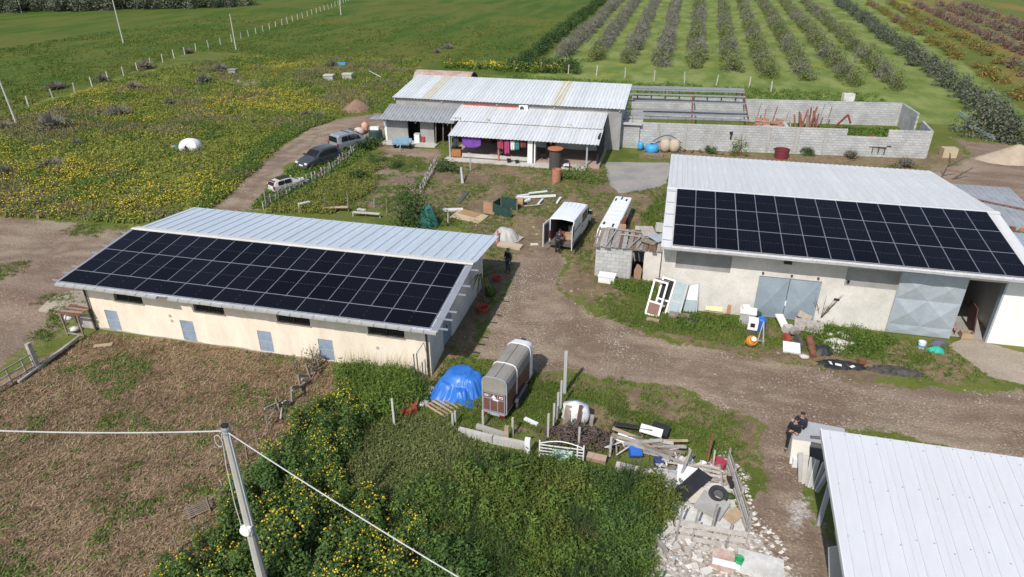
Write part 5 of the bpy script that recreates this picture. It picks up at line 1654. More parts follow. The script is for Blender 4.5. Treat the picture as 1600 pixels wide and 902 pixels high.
# yard trees
yt = bush_mesh('crown', 470, (2.0, 1.7, 2.9), 2300, 0.17, L_bush, L_olive, 14)
t = thing('fig_tree', 'round leafy green tree partly wrapped in green netting by the cream barn', 'tree', (-18.03, 44.35)+(0,), 0.0)
place('crown', yt, t)
t.scale = (1.25, 1.25, 1.1)
place('trunk', trunk_mesh(0.8, 0.12), t)
t = thing('garden_bush', 'low spreading green bush in front of the porch', 'bush', (-7.70, 57.57)+(0,), 0.0)
place('crown', bush_mesh('crown', 471, (2.4, 1.3, 1.3), 1500, 0.16, L_weed, L_bush, 12), t)
t = thing('young_tree', 'thin pale green young tree in front of the block wall', 'tree', (6.58, 69.24)+(0,), 0.0)
place('crown', bush_mesh('crown', 472, (0.95, 0.9, 2.5), 420, 0.2, L_orch, L_weed, 8), t)
place('trunk', trunk_mesh(0.7, 0.05, 4, 0.3), t)
for k, (q, s_, lab) in enumerate([((3.99, 69.78), 0.55, 'small bush at the block wall near the young tree'), ((13.16, 70.82), 0.5, 'tiny bush beside the red tub'), ((17.28, 70.68), 0.8, 'leafless bush at the foot of the block wall'), ((21.69, 68.74), 0.9, 'leafless bush near the corner of the block wall'), ((-19.96, 57.49), 0.8, 'dark bush at the corner of the porch'), ((-30.43, 62.94), 0.9, 'green bush next to the silver car'), ((-27.38, 58.39), 0.7, 'green bush behind the picket fence'), ((-26.70, 52.63), 0.7, 'green bush in the middle of the old garden'), ((-25.04, 57.49), 0.5, 'small bush near the animal pen')]):
    t = thing('small_bush', lab, 'bush', (q[0], q[1], 0), k * 1.1)
    t.scale = (s_, s_, s_)
    place('crown', (SCR[k % 3] if 'leafless' in lab else HED[k % 3]), t)
    if 'leafless' not in lab:
        t.scale = (s_ * 0.75, s_ * 0.75, s_ * 0.6)
# banana-like plant and bare shrub
t = thing('palm_plant', 'wilting palm-like plant leaning on the cream barn side wall', 'plant', (-9.68, 33.42)+(0,), 0.4)
MB().cyl((0, 0, 0), (-0.15, 0.1, 1.7), 0.09, 0.06, 7).ob('trunk', M_bark, t)
b = MB()
for q in range(12):
    a_ = q * 0.52
    l_ = 0.75
    d_ = Vector((math.cos(a_), math.sin(a_), 0))
    c_ = Vector((-0.15, 0.1, 1.7))
    s2 = Vector((-d_.y, d_.x, 0)) * 0.06
    p1, p2 = c_ + d_ * 0.35 + Vector((0, 0, 0.22)), c_ + d_ * l_ + Vector((0, 0, -0.25 - 0.4 * (q % 3)))
    b.add([tuple(c_), tuple(p1 + s2), tuple(p2), tuple(p1 - s2)], [(0, 1, 2, 3)])
b.ob('frond', mat('yellowing_frond', (0.16, 0.15, 0.04), 0.8, (0.08, 0.1, 0.02), 3), t)
t = thing('bare_shrub', 'leafless branching shrub beside the grey double door', 'shrub', (9.14, 35.88)+(0,), 0.0)
b = MB()
rs2 = random.Random(4)
for q in range(20):
    a_ = rs2.uniform(0, 6.28)
    l_ = rs2.uniform(0.9, 1.9)
    p0 = Vector((0, 0, 0))
    p1 = Vector((math.cos(a_) * l_ * 0.2, math.sin(a_) * l_ * 0.15, l_ * 0.6))
    p2 = p1 + Vector((math.cos(a_) * l_ * 0.3, math.sin(a_) * l_ * 0.15, l_ * 0.55))
    b.cyl(p0, p1, 0.022, 0.014, 5)
    b.cyl(p1, p2, 0.014, 0.005, 5)
    b.cyl(p1, p1 + Vector((math.cos(a_ + 1) * .3, math.sin(a_ + 1) * .2, .3)), 0.01, 0.004, 4)
b.ob('branch', M_bark, t)
for lab, q, s_ in (('thin bush sapling growing from the old fence by the straw field', (-16.79, 25.88), 0.7), ('second straggly sapling on the old fence by the straw field', (-17.09, 24.78), 0.5)):
    t = thing('sapling', lab, 'tree', (q[0], q[1], gzf(*q)), 0.0)
    t.scale = (s_, s_, s_)
    place('crown', bush_mesh('crown', 480 + int(s_ * 10), (0.8, 0.7, 2.6), 260, 0.16, L_olive, L_orch, 8), t)
    place('trunk', trunk_mesh(0.9, 0.04, 3, 0.2), t)



# ------------------------------------------------------------------ vehicles
M_carglass = mat('car_glass', (0.012, 0.015, 0.018), 0.16, (0.02, 0.022, 0.025), 2, spec=0.25)
M_vanwhite = mat('van_white', (0.80, 0.81, 0.82), 0.3, (0.76, 0.77, 0.78), 1, fine=0.02, spec=0.6)
M_grapaint = mat('graphite_paint', (0.060, 0.062, 0.068), 0.3, (0.05, 0.052, 0.057), 1, fine=0.03, spec=0.6)
M_silverpaint = mat('silver_paint', (0.40, 0.41, 0.42), 0.35, (0.35, 0.36, 0.37), 1, metal=0.4, fine=0.03)
M_trim = mat('grey_trim', (0.10, 0.10, 0.105), 0.7, (0.08, 0.08, 0.085), 3)
M_lamp = mat('lamp_lens', (0.75, 0.75, 0.72), 0.2, (0.65, 0.65, 0.62), 4, spec=0.6)
M_tail = mat('tail_lens', (0.25, 0.015, 0.012), 0.3, (0.2, 0.015, 0.012), 4, spec=0.6)
M_alloy = mat('wheel_alloy', (0.34, 0.34, 0.35), 0.4, (0.25, 0.25, 0.26), 5, metal=0.4)

TYRE = MB().lathe([(0.20, -0.10), (0.30, -0.105), (0.33, -0.07), (0.33, 0.07), (0.30, 0.105), (0.20, 0.10)], 20, ax='X').mesh('tyre', [M_rubber], True)
RIM = MB().lathe([(0.05, -0.085), (0.20, -0.07), (0.21, -0.09), (0.21, 0.09), (0.20, 0.07), (0.05, 0.085)], 14, ax='X').mesh('rim', [M_alloy])
def wheel(t, x, y, s=1.0):
    w_ = place('wheel', TYRE, t, (x, y, 0.33 * s))
    w_.scale = (s, s, s)
    place('rim', RIM, w_)
    return w_

def loft(b, secs, m=0, caps=True):
    """secs: list of rings of equal point count"""
    n = len(secs[0])
    vs = [p for s_ in secs for p in s_]
    fs = []
    for i in range(len(secs) - 1):
        for k in range(n):
            fs.append((i * n + k, i * n + (k + 1) % n, (i + 1) * n + (k + 1) % n, (i + 1) * n + k))
    if caps:
        fs.append(tuple(range(n - 1, -1, -1)))
        fs.append(tuple(range((len(secs) - 1) * n, len(secs) * n)))
    b.add(vs, fs, m)

def car_body(t, stations, paint, belt_in=0.0, tumble=0.16):
    """stations: (y, halfwidth, z_sill, z_belt, z_top). One smooth shell from sill to roof."""
    secs = []
    for y, hw, zs, zb, zt in stations:
        cab = zt - zb
        ti = tumble * min(1, cab / 0.5)
        ring = [(-hw + 0.06, y, zs), (-hw, y, zs + 0.12), (-hw, y, zb - 0.04), (-hw + 0.03, y, zb), (-hw + ti + 0.02, y, zt - 0.07 * min(1, cab / .3) - .002), (-hw + ti + 0.14, y, zt)]
        ring = ring + [(-p[0], p[1], p[2]) for p in reversed(ring)]
        secs.append(ring)
    b = MB()
    loft(b, secs)
    o = b.ob('body', paint, t, True)
    bevel(o, 0.03, 2)
    sm = o.modifiers.new('subd', 'SUBSURF')
    sm.levels = 1
    sm.render_levels = 1
    return o

def pane(t, name, pts, m, th=0.012):
    """flat quad or polygon plate with a little thickness along its normal"""
    P = [Vector(p) for p in pts]
    nrm = (P[1] - P[0]).cross(P[2] - P[0]).normalized() * th
    n = len(P)
    b = MB()
    b.add([tuple(p) for p in P] + [tuple(p + nrm) for p in P], [tuple(range(n - 1, -1, -1)), tuple(range(n, 2 * n))] + [(k, (k + 1) % n, n + (k + 1) % n, n + k) for k in range(n)])
    return b.ob(name, m, t)

def passenger_car(name, label, loc, rz, paint, st, ws, rw, sides, wheels, lampz, scale=1.0, roofbar=False, dark_pillars=True):
    t = thing(name, label, 'car', loc, rz)
    t.scale = (scale, scale, scale)
    car_body(t, st, paint)
    hw = max(s_[1] for s_ in st)
    y0, y1 = st[0][0], st[-1][0]
    pane(t, 'windscreen', ws, M_carglass)
    pane(t, 'rear_window', rw, M_carglass)
    for s in (-1, 1):
        for q in sides:
            pts = [(s * p[0], p[1], p[2]) for p in q]
            pane(t, 'side_window', pts if s > 0 else list(reversed(pts)), M_carglass)
        MB().box(s * (hw - 0.42), y1 - 0.1, lampz, s * (hw - 0.08), y1 + 0.03, lampz + 0.16).ob('headlight', M_lamp, t)
        MB().box(s * (hw - 0.22), y0 - 0.03, lampz + 0.05, s * (hw - 0.04), y0 + 0.08, lampz + 0.42).ob('tail_light', M_tail, t)
        MB().obox((s * (hw + 0.1), ws[0][1] - 0.25, ws[0][2] + 0.12), (0.2, 0.1, 0.14)).ob('mirror', paint, t)
        for y in wheels:
            wheel(t, s * (hw - 0.1), y)
        MB().box(s * (hw - 0.004), wheels[0] + 0.62, lampz - 0.16, s * (hw + 0.012), wheels[1] - 0.55, lampz - 0.06).ob('door_trim', M_trim, t)
        MB().box(s * (hw - 0.01), (wheels[0] + wheels[1]) / 2 - 0.15, lampz + 0.18, s * (hw + 0.02), (wheels[0] + wheels[1]) / 2 + 0.02, lampz + 0.22).ob('door_handle', M_trim, t)
    MB().box(-hw + 0.12, y1 - 0.06, 0.25, hw - 0.12, y1 + 0.05, 0.45).ob('front_bumper', M_trim, t)
    MB().box(-hw + 0.12, y0 - 0.05, 0.25, hw - 0.12, y0 + 0.06, 0.45).ob('rear_bumper', M_trim, t)
    MB().box(-0.26, y1 + 0.03, 0.46, 0.26, y1 + 0.06, 0.58).ob('number_plate', M_whitepaint, t)
    if roofbar:
        for y in (-0.6, 0.4):
            MB().beam((-hw + 0.2, y, st[3][4] + 0.05), (hw - 0.2, y, st[3][4] + 0.05), 0.05, 0.05).ob('roof_bar', M_black, t)
    return t

SUV = [(-2.1, 0.80, 0.34, 0.90, 1.0), (-2.02, 0.86, 0.32, 1.02, 1.25), (-1.75, 0.88, 0.30, 1.04, 1.60), (-0.9, 0.89, 0.30, 1.04, 1.70), (0.1, 0.89, 0.30, 1.02, 1.66), (0.75, 0.88, 0.30, 0.99, 1.30), (1.15, 0.86, 0.30, 0.96, 1.0), (1.85, 0.83, 0.32, 0.82, 0.85), (2.12, 0.74, 0.36, 0.68, 0.70)]
sides = [[(0.888, -1.62, 1.08), (0.888, -0.85, 1.08), (0.80, -0.85, 1.52), (0.80, -1.5, 1.5)], [(0.89, -0.78, 1.08), (0.89, 0.0, 1.07), (0.80, -0.05, 1.52), (0.80, -0.78, 1.53)], [(0.89, 0.07, 1.07), (0.885, 0.75, 1.05), (0.83, 0.45, 1.36), (0.80, 0.02, 1.5)]]
passenger_car('parked_car', 'dark grey family car with tinted glass parked on the track verge', (-32.48, 56.53)+(0,), R(158), M_grapaint, SUV,
              [(-0.74, 1.14, 1.02), (0.74, 1.14, 1.02), (0.62, 0.38, 1.58), (-0.62, 0.38, 1.58)], [(0.66, -2.08, 1.10), (-0.66, -2.08, 1.10), (-0.6, -1.86, 1.54), (0.6, -1.86, 1.54)], sides, (-1.3, 1.35), 0.62)
MPV = [(-2.1, 0.80, 0.34, 0.95, 1.2), (-2.05, 0.87, 0.30, 1.05, 1.60), (-1.8, 0.89, 0.30, 1.06, 1.80), (-0.9, 0.90, 0.30, 1.06, 1.85), (0.3, 0.90, 0.30, 1.04, 1.80), (0.95, 0.88, 0.30, 1.0, 1.42), (1.35, 0.86, 0.30, 0.96, 1.05), (1.9, 0.83, 0.32, 0.82, 0.85), (2.12, 0.74, 0.36, 0.68, 0.70)]
sidm = [[(a[0] + .012, a[1] - .05, a[2] + .06 if a[2] < 1.2 else a[2] + .12) for a in q] for q in sides]
passenger_car('parked_car', 'silver people carrier with roof load parked next to the farmhouse', (-32.10, 62.54)+(0,), R(-28), M_silverpaint, MPV,
              [(-0.74, 1.36, 1.06), (0.74, 1.36, 1.06), (0.62, 0.62, 1.70), (-0.62, 0.62, 1.70)], [(0.70, -2.12, 1.12), (-0.70, -2.12, 1.12), (-0.64, -2.06, 1.64), (0.64, -2.06, 1.64)], sidm, (-1.35, 1.4), 0.64, roofbar=True)
tag(MB().obox((-30.59, 60.41, 1.90), (0.7, 0.5, 0.2), (0, 0, 0.4)).ob('roof_bag', M_black), 'black bag on the roof of the silver people carrier', 'bag')
# wrecked little white car
t = passenger_car('wrecked_car', 'small white wrecked car with open roof at the picket fence', (-31.68, 49.49)+(0,), R(-28), mat('dirty_white_paint', (0.62, 0.60, 0.56), 0.5, (0.45, 0.40, 0.34), 2, fine=0.1), [(a, b_ * 0.86, c, d * 0.93, e * 0.86) for a, b_, c, d, e in SUV],
              [(-0.62, 1.14, 0.98), (0.62, 1.14, 0.98), (0.5, 0.45, 1.38), (-0.5, 0.45, 1.38)], [(0.56, -2.10, 0.98), (-0.56, -2.10, 0.98), (-0.5, -1.92, 1.3), (0.5, -1.92, 1.3)], [[(a[0] - .118, a[1], a[2] * 0.92) for a in q] for q in sides[:2]], (-1.3, 1.35), 0.55, 0.8)
MB().box(-0.48, -1.2, 1.40, 0.48, 0.1, 1.47).ob('sunroof_hole', M_dark, t)
MB().box(-0.5, -1.9, 1.36, 0.5, -1.75, 1.44).ob('brake_light', M_tail, t)

def white_van():
    t = thing('delivery_van', 'white delivery van with its rear doors wide open in the yard', 'van', (-6.72, 42.4, 0), R(-6.5))
    t.scale = (0.93, 1.16, 1.04)
    hw = 0.92
    prof = [(0.0, 0.36), (4.75, 0.36), (4.85, 0.55), (4.82, 0.85), (4.7, 1.02), (4.05, 1.16), (3.45, 1.95), (3.1, 2.14), (0.0, 2.2)]
    # shell
    for s in (-1, 1):
        b = MB()
        b.prism([(0.0, 0.36), (3.3, 0.36), (3.3, 2.02), (3.1, 2.12), (0.0, 2.16)], s * hw, s * (hw - 0.06), 'X')
        bevel(b.ob('side_panel', M_vanwhite, t), 0.015)
    b = MB()
    secs = []
    for y, zs in ((0.0, 2.2), (1.5, 2.22), (3.0, 2.16), (3.45, 1.97)):
        secs.append([(-hw - 0.003, y, zs - 0.16), (-hw + 0.05, y, zs - 0.05), (-hw + 0.2, y, zs), (0, y, zs + 0.02), (hw - 0.2, y, zs), (hw - 0.05, y, zs - 0.05), (hw + 0.003, y, zs - 0.16), (hw - 0.08, y, zs - 0.12), (0, y, zs - 0.05), (-hw + 0.08, y, zs - 0.12)])
    loft(b, secs)
    roof = bevel(b.ob('roof', M_vanwhite, t, False), 0.06, 3)
    for x in (-0.5, -0.17, 0.17, 0.5):
        MB().box(x - 0.02, 0.3, 2.205, x + 0.02, 2.8, 2.235).ob('roof_rib', M_vanwhite, roof)
    secs = []
    for y, zb, zt, w_ in ((3.3, 0.34, 2.0, hw), (3.5, 0.34, 1.9, hw - 0.02), (4.05, 0.34, 1.17, hw - 0.03), (4.6, 0.36, 1.04, hw - 0.06), (4.85, 0.42, 0.8, hw - 0.14)):
        ti = 0.12 if zt > 1.3 else 0.04
        secs.append([(-w_, y, zb), (-w_, y, min(zt - .02, 1.15)), (-w_ + ti, y, zt), (w_ - ti, y, zt), (w_, y, min(zt - .02, 1.15)), (w_, y, zb)])
    b = MB()
    loft(b, secs)
    bevel(b.ob('cab', M_vanwhite, t), 0.04)
    pane(t, 'windscreen', [(-0.72, 4.08, 1.2), (0.72, 4.08, 1.2), (0.66, 3.53, 1.88), (-0.66, 3.53, 1.88)], M_carglass)
    for s in (-1, 1):
        q = [(s * (hw + .003), 3.3, 1.2), (s * (hw - .02), 4.0, 1.19), (s * (hw - 0.1), 3.55, 1.82), (s * (hw - 0.06), 3.3, 1.86)]
        pane(t, 'side_window', q if s > 0 else list(reversed(q)), M_carglass)
        MB().box(s * (hw + 0.02), 3.75, 1.12, s * (hw + 0.24), 3.85, 1.38).ob('mirror', M_black, t)
        for y in (0.85, 3.85):
            wheel(t, s * (hw - 0.12), y)
        MB().box(s * 0.82, 4.7, 0.75, s * 0.5, 4.87, 0.98).ob('headlight', M_lamp, t)
        MB().box(s * (hw + 0.004), -0.012, 0.75, s * (hw - 0.07), 0.03, 1.3).ob('tail_light', M_tail, t)
        MB().box(s * (hw + 0.001), 0.05, 0.42, s * (hw + 0.02), 3.3, 0.56).ob('sill_trim', M_trim, t)
    d = MB().box(hw + 0.004, 1.75, 0.45, hw + 0.03, 3.15, 2.0).ob('sliding_door', M_vanwhite, t)
    MB().box(hw + 0.03, 1.9, 1.2, hw + 0.04, 3.05, 1.88).ob('window', M_carglass, d)
    MB().box(hw + 0.03, 1.85, 1.0, hw + 0.06, 2.05, 1.05).ob('handle', M_black, d)
    MB().box(hw + 0.002, 0.2, 1.28, hw + 0.02, 1.7, 1.34).ob('door_track', M_trim, t)
    MB().box(-hw + 0.06, 0.0, 0.46, hw - 0.06, 3.25, 0.52).ob('load_floor', mat('ply_floor', (0.17, 0.135, 0.105), 0.9, (0.13, 0.105, 0.08), 3), t)
    MB().box(-hw + 0.06, 3.2, 0.52, hw - 0.06, 3.26, 2.0).ob('bulkhead', M_dark, t)
    for s in (-1, 1):
        MB().box(s * (hw - 0.061), 0.05, 0.55, s * (hw - 0.075), 3.2, 2.05).ob('inner_lining', M_trim, t)
    MB().box(-hw + 0.02, -0.14, 0.34, hw - 0.02, 0.0, 0.48).ob('rear_bumper', M_trim, t)
    for s, a in ((-1, -98), (1, 100)):
        piv = Vector((s * hw, -0.005, 0))
        dd = place('rear_door', None, t)
        b = MB()
        w_ = hw - 0.02
        b.box(-w_ if s > 0 else 0, -0.05, 0.5, 0 if s > 0 else w_, 0.0, 2.1)
        bpy.data.objects.remove(dd)
        dd = b.ob('rear_door', M_vanwhite, t, loc=piv, rot=R(a) if s > 0 else R(a))
        xa, xb = (-w_ + 0.12, -0.12) if s > 0 else (0.12, w_ - 0.12)
        MB().box(xa, -0.056, 1.25, xb, -0.051, 1.9).ob('window', M_carglass, dd)
        MB().box(xa, 0.001, 0.65, xb, 0.02, 1.95).ob('inner_lining', M_trim, dd)
        MB().box(xa + 0.05, -0.075, 0.8, xa + 0.35, -0.056, 0.92).ob('number_plate' if s < 0 else 'handle', M_black, dd)
    return t
white_van()
for i, (c, sz, m_, lab) in enumerate([((-6.35, 43.3, 0.72), (0.5, 0.5, 0.38), M_woodlight, 'cardboard box inside the open white van'), ((-6.9, 43.6, 0.67), (0.45, 0.4, 0.3), M_redpaint, 'red tool box inside the open white van'), ((-6.2, 44.0, 0.8), (0.4, 0.7, 0.55), M_whitepaint, 'white carton deep inside the open white van')]):
    tag(MB().obox(c, sz, (0, 0, 0.2 * i)).ob(['carton', 'tool_box', 'carton'][i], m_), lab, 'box')

def white_trailer():
    t = thing('box_trailer', 'long narrow white trailer with flat ribbed top parked beside the van', 'trailer', (-3.75, 42.6, 0), R(-4.5))
    t.scale = (1.12, 1.0, 1.12)
    L_, hw, z0, z1 = 7.6, 0.62, 0.42, 1.35
    secs = []
    for y, zb, zt, w_ in ((-0.25, 0.35, 0.75, 0.5), (0.0, 0.35, 0.95, 0.58), (0.6, 0.4, 1.3, 0.62), (1.2, 0.42, 1.36, 0.62), (L_ - 0.3, 0.42, 1.40, 0.60), (L_, 0.46, 1.30, 0.54)):
        secs.append([(-w_ * 0.9, y, zb), (-w_, y, zb + 0.2), (-w_ * 0.96, y, zt - 0.05), (-w_ * 0.86, y, zt), (w_ * 0.86, y, zt), (w_ * 0.96, y, zt - 0.05), (w_, y, zb + 0.2), (w_ * 0.9, y, zb)])
    b = MB()
    loft(b, secs)
    body = b.ob('body', M_vanwhite, t)
    bevel(body, 0.02)
    for k in range(7):
        MB().box(-0.5, 1.2 + k * 0.85, 1.372, 0.5, 1.25 + k * 0.85, 1.41).ob('roof_rib', M_vanwhite, body)
    for x, y in ((-0.35, 1.5), (0.25, 1.3), (0.3, 6.6), (-0.4, 6.5), (-0.05, 6.9)):
        MB().box(x - 0.05, y - 0.25, 1.385, x + 0.05, y + 0.25, 1.43).ob('slot', M_black, body)
    MB().box(0.605, 1.0, 0.55, 0.632, 4.6, 1.2).ob('side_panel', M_rust, t)
    for k in range(5):
        MB().beam((0.66, 1.3 + k * 0.6, 0.35), (0.70, 1.35 + k * 0.62, 1.75 - 0.1 * k), 0.06, 0.05).ob('stake', M_rust, t)
    for s in (-1, 1):
        for y in (1.2, 5.6):
            wheel(t, s * 0.55, y, 0.85)
    return t
white_trailer()

def horse_trailer():
    t = thing('horse_trailer', 'brown and white horse trailer with grey canvas roof next to the blue tarp', 'trailer', (-6.42, 23.35, gzf(-6.4, 23.4)), R(-8))
    hw, L_ = 0.56, 3.0
    M_ply = mat('red_brown_ply', (0.17, 0.075, 0.055), 0.6, (0.13, 0.06, 0.045), 1.5)
    M_can = mat('taupe_canvas', (0.29, 0.265, 0.23), 0.85, (0.22, 0.21, 0.185), 1.0, 0.004, 20)
    b = MB()
    b.box(-hw, 0.0, 0.42, -hw + 0.05, L_, 1.45)
    b.box(hw - 0.05, 0.0, 0.42, hw, L_, 1.45)
    b.ob('side_panel', M_ply, t)
    MB().box(-hw, 0, 0.36, hw, L_ + 0.5, 0.42).ob('floor', M_galv, t)
    # canvas vault
    ring = lambda y, r=1.0: [(-hw - 0.01, y, 1.45), (-hw - 0.01, y, 1.97), (-hw + 0.05, y, 2.12), (-hw + 0.18, y, 2.2), (0, y, 2.235), (hw - 0.18, y, 2.2), (hw - 0.05, y, 2.12), (hw + 0.01, y, 1.97), (hw + 0.01, y, 1.45)]
    b = MB()
    loft(b, [ring(0.0), ring(1.0), ring(2.0), ring(L_)])
    cv = b.ob('canvas_roof', M_can, t)
    MB().box(-0.012, 0.0, 2.23, 0.012, L_, 2.248).ob('seam', M_trim, cv)
    # white nose
    def nring(y, w_, zt, zb):
        return [(-w_, y, zb), (-w_, y, zt - 0.3), (-w_ + 0.06, y, zt - 0.12), (-w_ + 0.2, y, zt - 0.02), (0, y, zt), (w_ - 0.2, y, zt - 0.02), (w_ - 0.06, y, zt - 0.12), (w_, y, zt - 0.3), (w_, y, zb)]
    b = MB()
    loft(b, [nring(L_ + 0.002, hw + 0.02, 2.27, 0.42), nring(L_ + 0.45, hw - 0.02, 2.2, 0.42), nring(L_ + 0.85, hw - 0.16, 1.95, 0.5), nring(L_ + 1.0, hw - 0.24, 1.5, 0.7)])
    nose = b.ob('nose_cone', M_whitepaint, t)
    bevel(nose, 0.03)
    MB().obox((0.0, L_ + 0.62, 2.13), (0.22, 0.1, 0.08), (-0.35, 0, 0)).ob('roof_vent', M_black, nose)
    # frame hoops
    for y in (0.0, 1.25, L_):
        pts = [(-hw - 0.02, y, 0.42), (-hw - 0.02, y, 1.98), (-hw + 0.04, y, 2.14), (-hw + 0.17, y, 2.222), (0, y, 2.258), (hw - 0.17, y, 2.222), (hw - 0.04, y, 2.14), (hw + 0.02, y, 1.98), (hw + 0.02, y, 0.42)]
        b = MB()
        for p, q in zip(pts[:-1], pts[1:]):
            b.beam(p, q, 0.04, 0.035)
        b.ob('frame_hoop', M_whitepaint if y > 0 else M_galv, t)
    # rear ramp
    ramp = MB().box(-hw + 0.03, -0.05, 0.45, hw - 0.03, 0.0, 1.45).ob('rear_ramp', M_ply, t)
    b = MB()
    for x in (-hw + 0.05, -0.18, 0.18, hw - 0.05):
        b.box(x - 0.02, -0.075, 0.45, x + 0.02, -0.05, 1.47)
    for z in (0.47, 1.15, 1.45):
        b.box(-hw + 0.03, -0.072, z - 0.02, hw - 0.03, -0.051, z + 0.02)
    b.ob('ramp_frame', M_silver, ramp)
    MB().add([(-0.13, -0.079, 1.2), (0.13, -0.079, 1.2), (0, -0.079, 1.4)], [(0, 1, 2)]).add([(-0.05, -0.08, 1.1), (0.22, -0.08, 1.08), (0.22, -0.08, 1.16), (-0.05, -0.08, 1.18)], [(0, 1, 2, 3)]).ob('emblem', M_whitepaint, ramp)
    for x in (-0.35, 0.35):
        MB().box(x - 0.09, -0.079, 1.25, x + 0.09, -0.0765, 1.36).ob('sticker', M_whitepaint, ramp)
        MB().box(x - 0.06, -0.0815, 1.28, x + 0.06, -0.0795, 1.33).ob('sticker_mark', M_redpaint, ramp)
    MB().prism([(-hw, 1.47), (hw, 1.47), (hw, 1.97), (hw - 0.05, 2.12), (hw - 0.18, 2.2), (0, 2.235), (-hw + 0.18, 2.2), (-hw + 0.05, 2.12), (-hw, 1.97)], -0.03, -0.006, 'Y').ob('rear_flap', M_can, t)
    MB().box(-hw + 0.05, -0.12, 0.3, hw - 0.05, 0.0, 0.4).ob('light_bar', M_galv, t)
    for s in (-1, 1):
        MB().box(s * (hw - 0.28), -0.13, 0.3, s * (hw - 0.02), -0.12, 0.4).ob('tail_light', M_tail, t)
        for y in (1.15, 1.85):
            wheel(t, s * (hw + 0.14), y, 0.92)
        MB().prism([(0.75, 0.6), (0.9, 0.72), (2.1, 0.72), (2.25, 0.6), (2.1, 0.66), (0.9, 0.66)], s * (hw + 0.02), s * (hw + 0.26), 'X').ob('mudguard', M_black, t)
    MB().beam((-0.4, L_ + 0.4, 0.42), (0, L_ + 1.7, 0.45), 0.07, 0.07).beam((0.4, L_ + 0.4, 0.42), (0, L_ + 1.7, 0.45), 0.07, 0.07).ob('drawbar', M_galv, t)
    MB().cyl((0.02, L_ + 1.45, 0.0), (0.02, L_ + 1.45, 0.6), 0.035, n=8).ob('jockey_wheel', M_galv, t)
    return t
horse_trailer()

# blue cart by the farmhouse
t = thing('hand_cart', 'light blue cart standing in front of the dark lean-to', 'cart', (-26.97, 63.77)+(0,), R(4))
MB().box(-0.9, -0.5, 0.5, 0.9, 0.5, 0.62).box(-0.9, -0.55, 0.62, 0.9, -0.5, 0.95).box(-0.9, 0.5, 0.62, 0.9, 0.55, 0.95).ob('tray', mat('light_blue_paint', (0.22, 0.38, 0.50), 0.6, (0.18, 0.3, 0.4), 2), t)
for s in (-1, 1):
    wheel(t, s * 0.78, 0, 0.9)
    MB().beam((s * 0.85, -0.5, 0.55), (s * 0.9, -0.55, 1.45), 0.06, 0.06).ob('stake', M_galv, t)
MB().beam((0, -0.5, 0.5), (0.1, -1.2, 0.2), 0.07, 0.07).ob('drawbar', M_galv, t)

# ------------------------------------------------------------------ people
M_skin = mat('skin', (0.45, 0.27, 0.19), 0.6, (0.4, 0.23, 0.16), 3, fine=0.04)
M_hair = mat('dark_hair', (0.02, 0.015, 0.012), 0.6, (0.03, 0.02, 0.015), 8)
M_blackcloth = mat('black_clothing', (0.014, 0.014, 0.017), 0.9, (0.022, 0.022, 0.026), 4)
M_navy = mat('navy_clothing', (0.02, 0.024, 0.04), 0.9, (0.028, 0.03, 0.045), 4)
M_maroon = mat('maroon_clothing', (0.13, 0.02, 0.025), 0.9, (0.1, 0.02, 0.02), 4)
M_jean = mat('jeans', (0.035, 0.045, 0.075), 0.9, (0.05, 0.06, 0.09), 4)

def skin_obj(name, chains, parent, m, sub=1, root=0):
    """chains: list of [(pos, radius), ...]; equal positions are welded; surface grown by a Skin modifier"""
    vs, rad, es, key = [], [], [], {}
    for ch in chains:
        prev = None
        for p, r in ch:
            k = tuple(round(c, 4) for c in p)
            if k not in key:
                key[k] = len(vs)
                vs.append(p)
                rad.append(r)
            i = key[k]
            if prev is not None and prev != i:
                es.append((prev, i))
            prev = i
    me = bpy.data.meshes.new(name)
    me.from_pydata(vs, es, [])
    me.materials.append(m)
    o = place(name, me, parent)
    sk = o.modifiers.new('skin', 'SKIN')
    sk.use_smooth_shade = True
    sv = me.skin_vertices[0].data if me.skin_vertices else None
    if sv is None:
        bm = bmesh.new()
        bm.from_mesh(me)
        bm.verts.layers.skin.verify()
        bm.to_mesh(me)
        bm.free()
        sv = me.skin_vertices[0].data
    for i, r in enumerate(rad):
        sv[i].radius = r if isinstance(r, tuple) else (r, r)
        sv[i].use_root = (i == root)
    sd = o.modifiers.new('subd', 'SUBSURF')
    sd.levels = sub
    sd.render_levels = sub
    return o

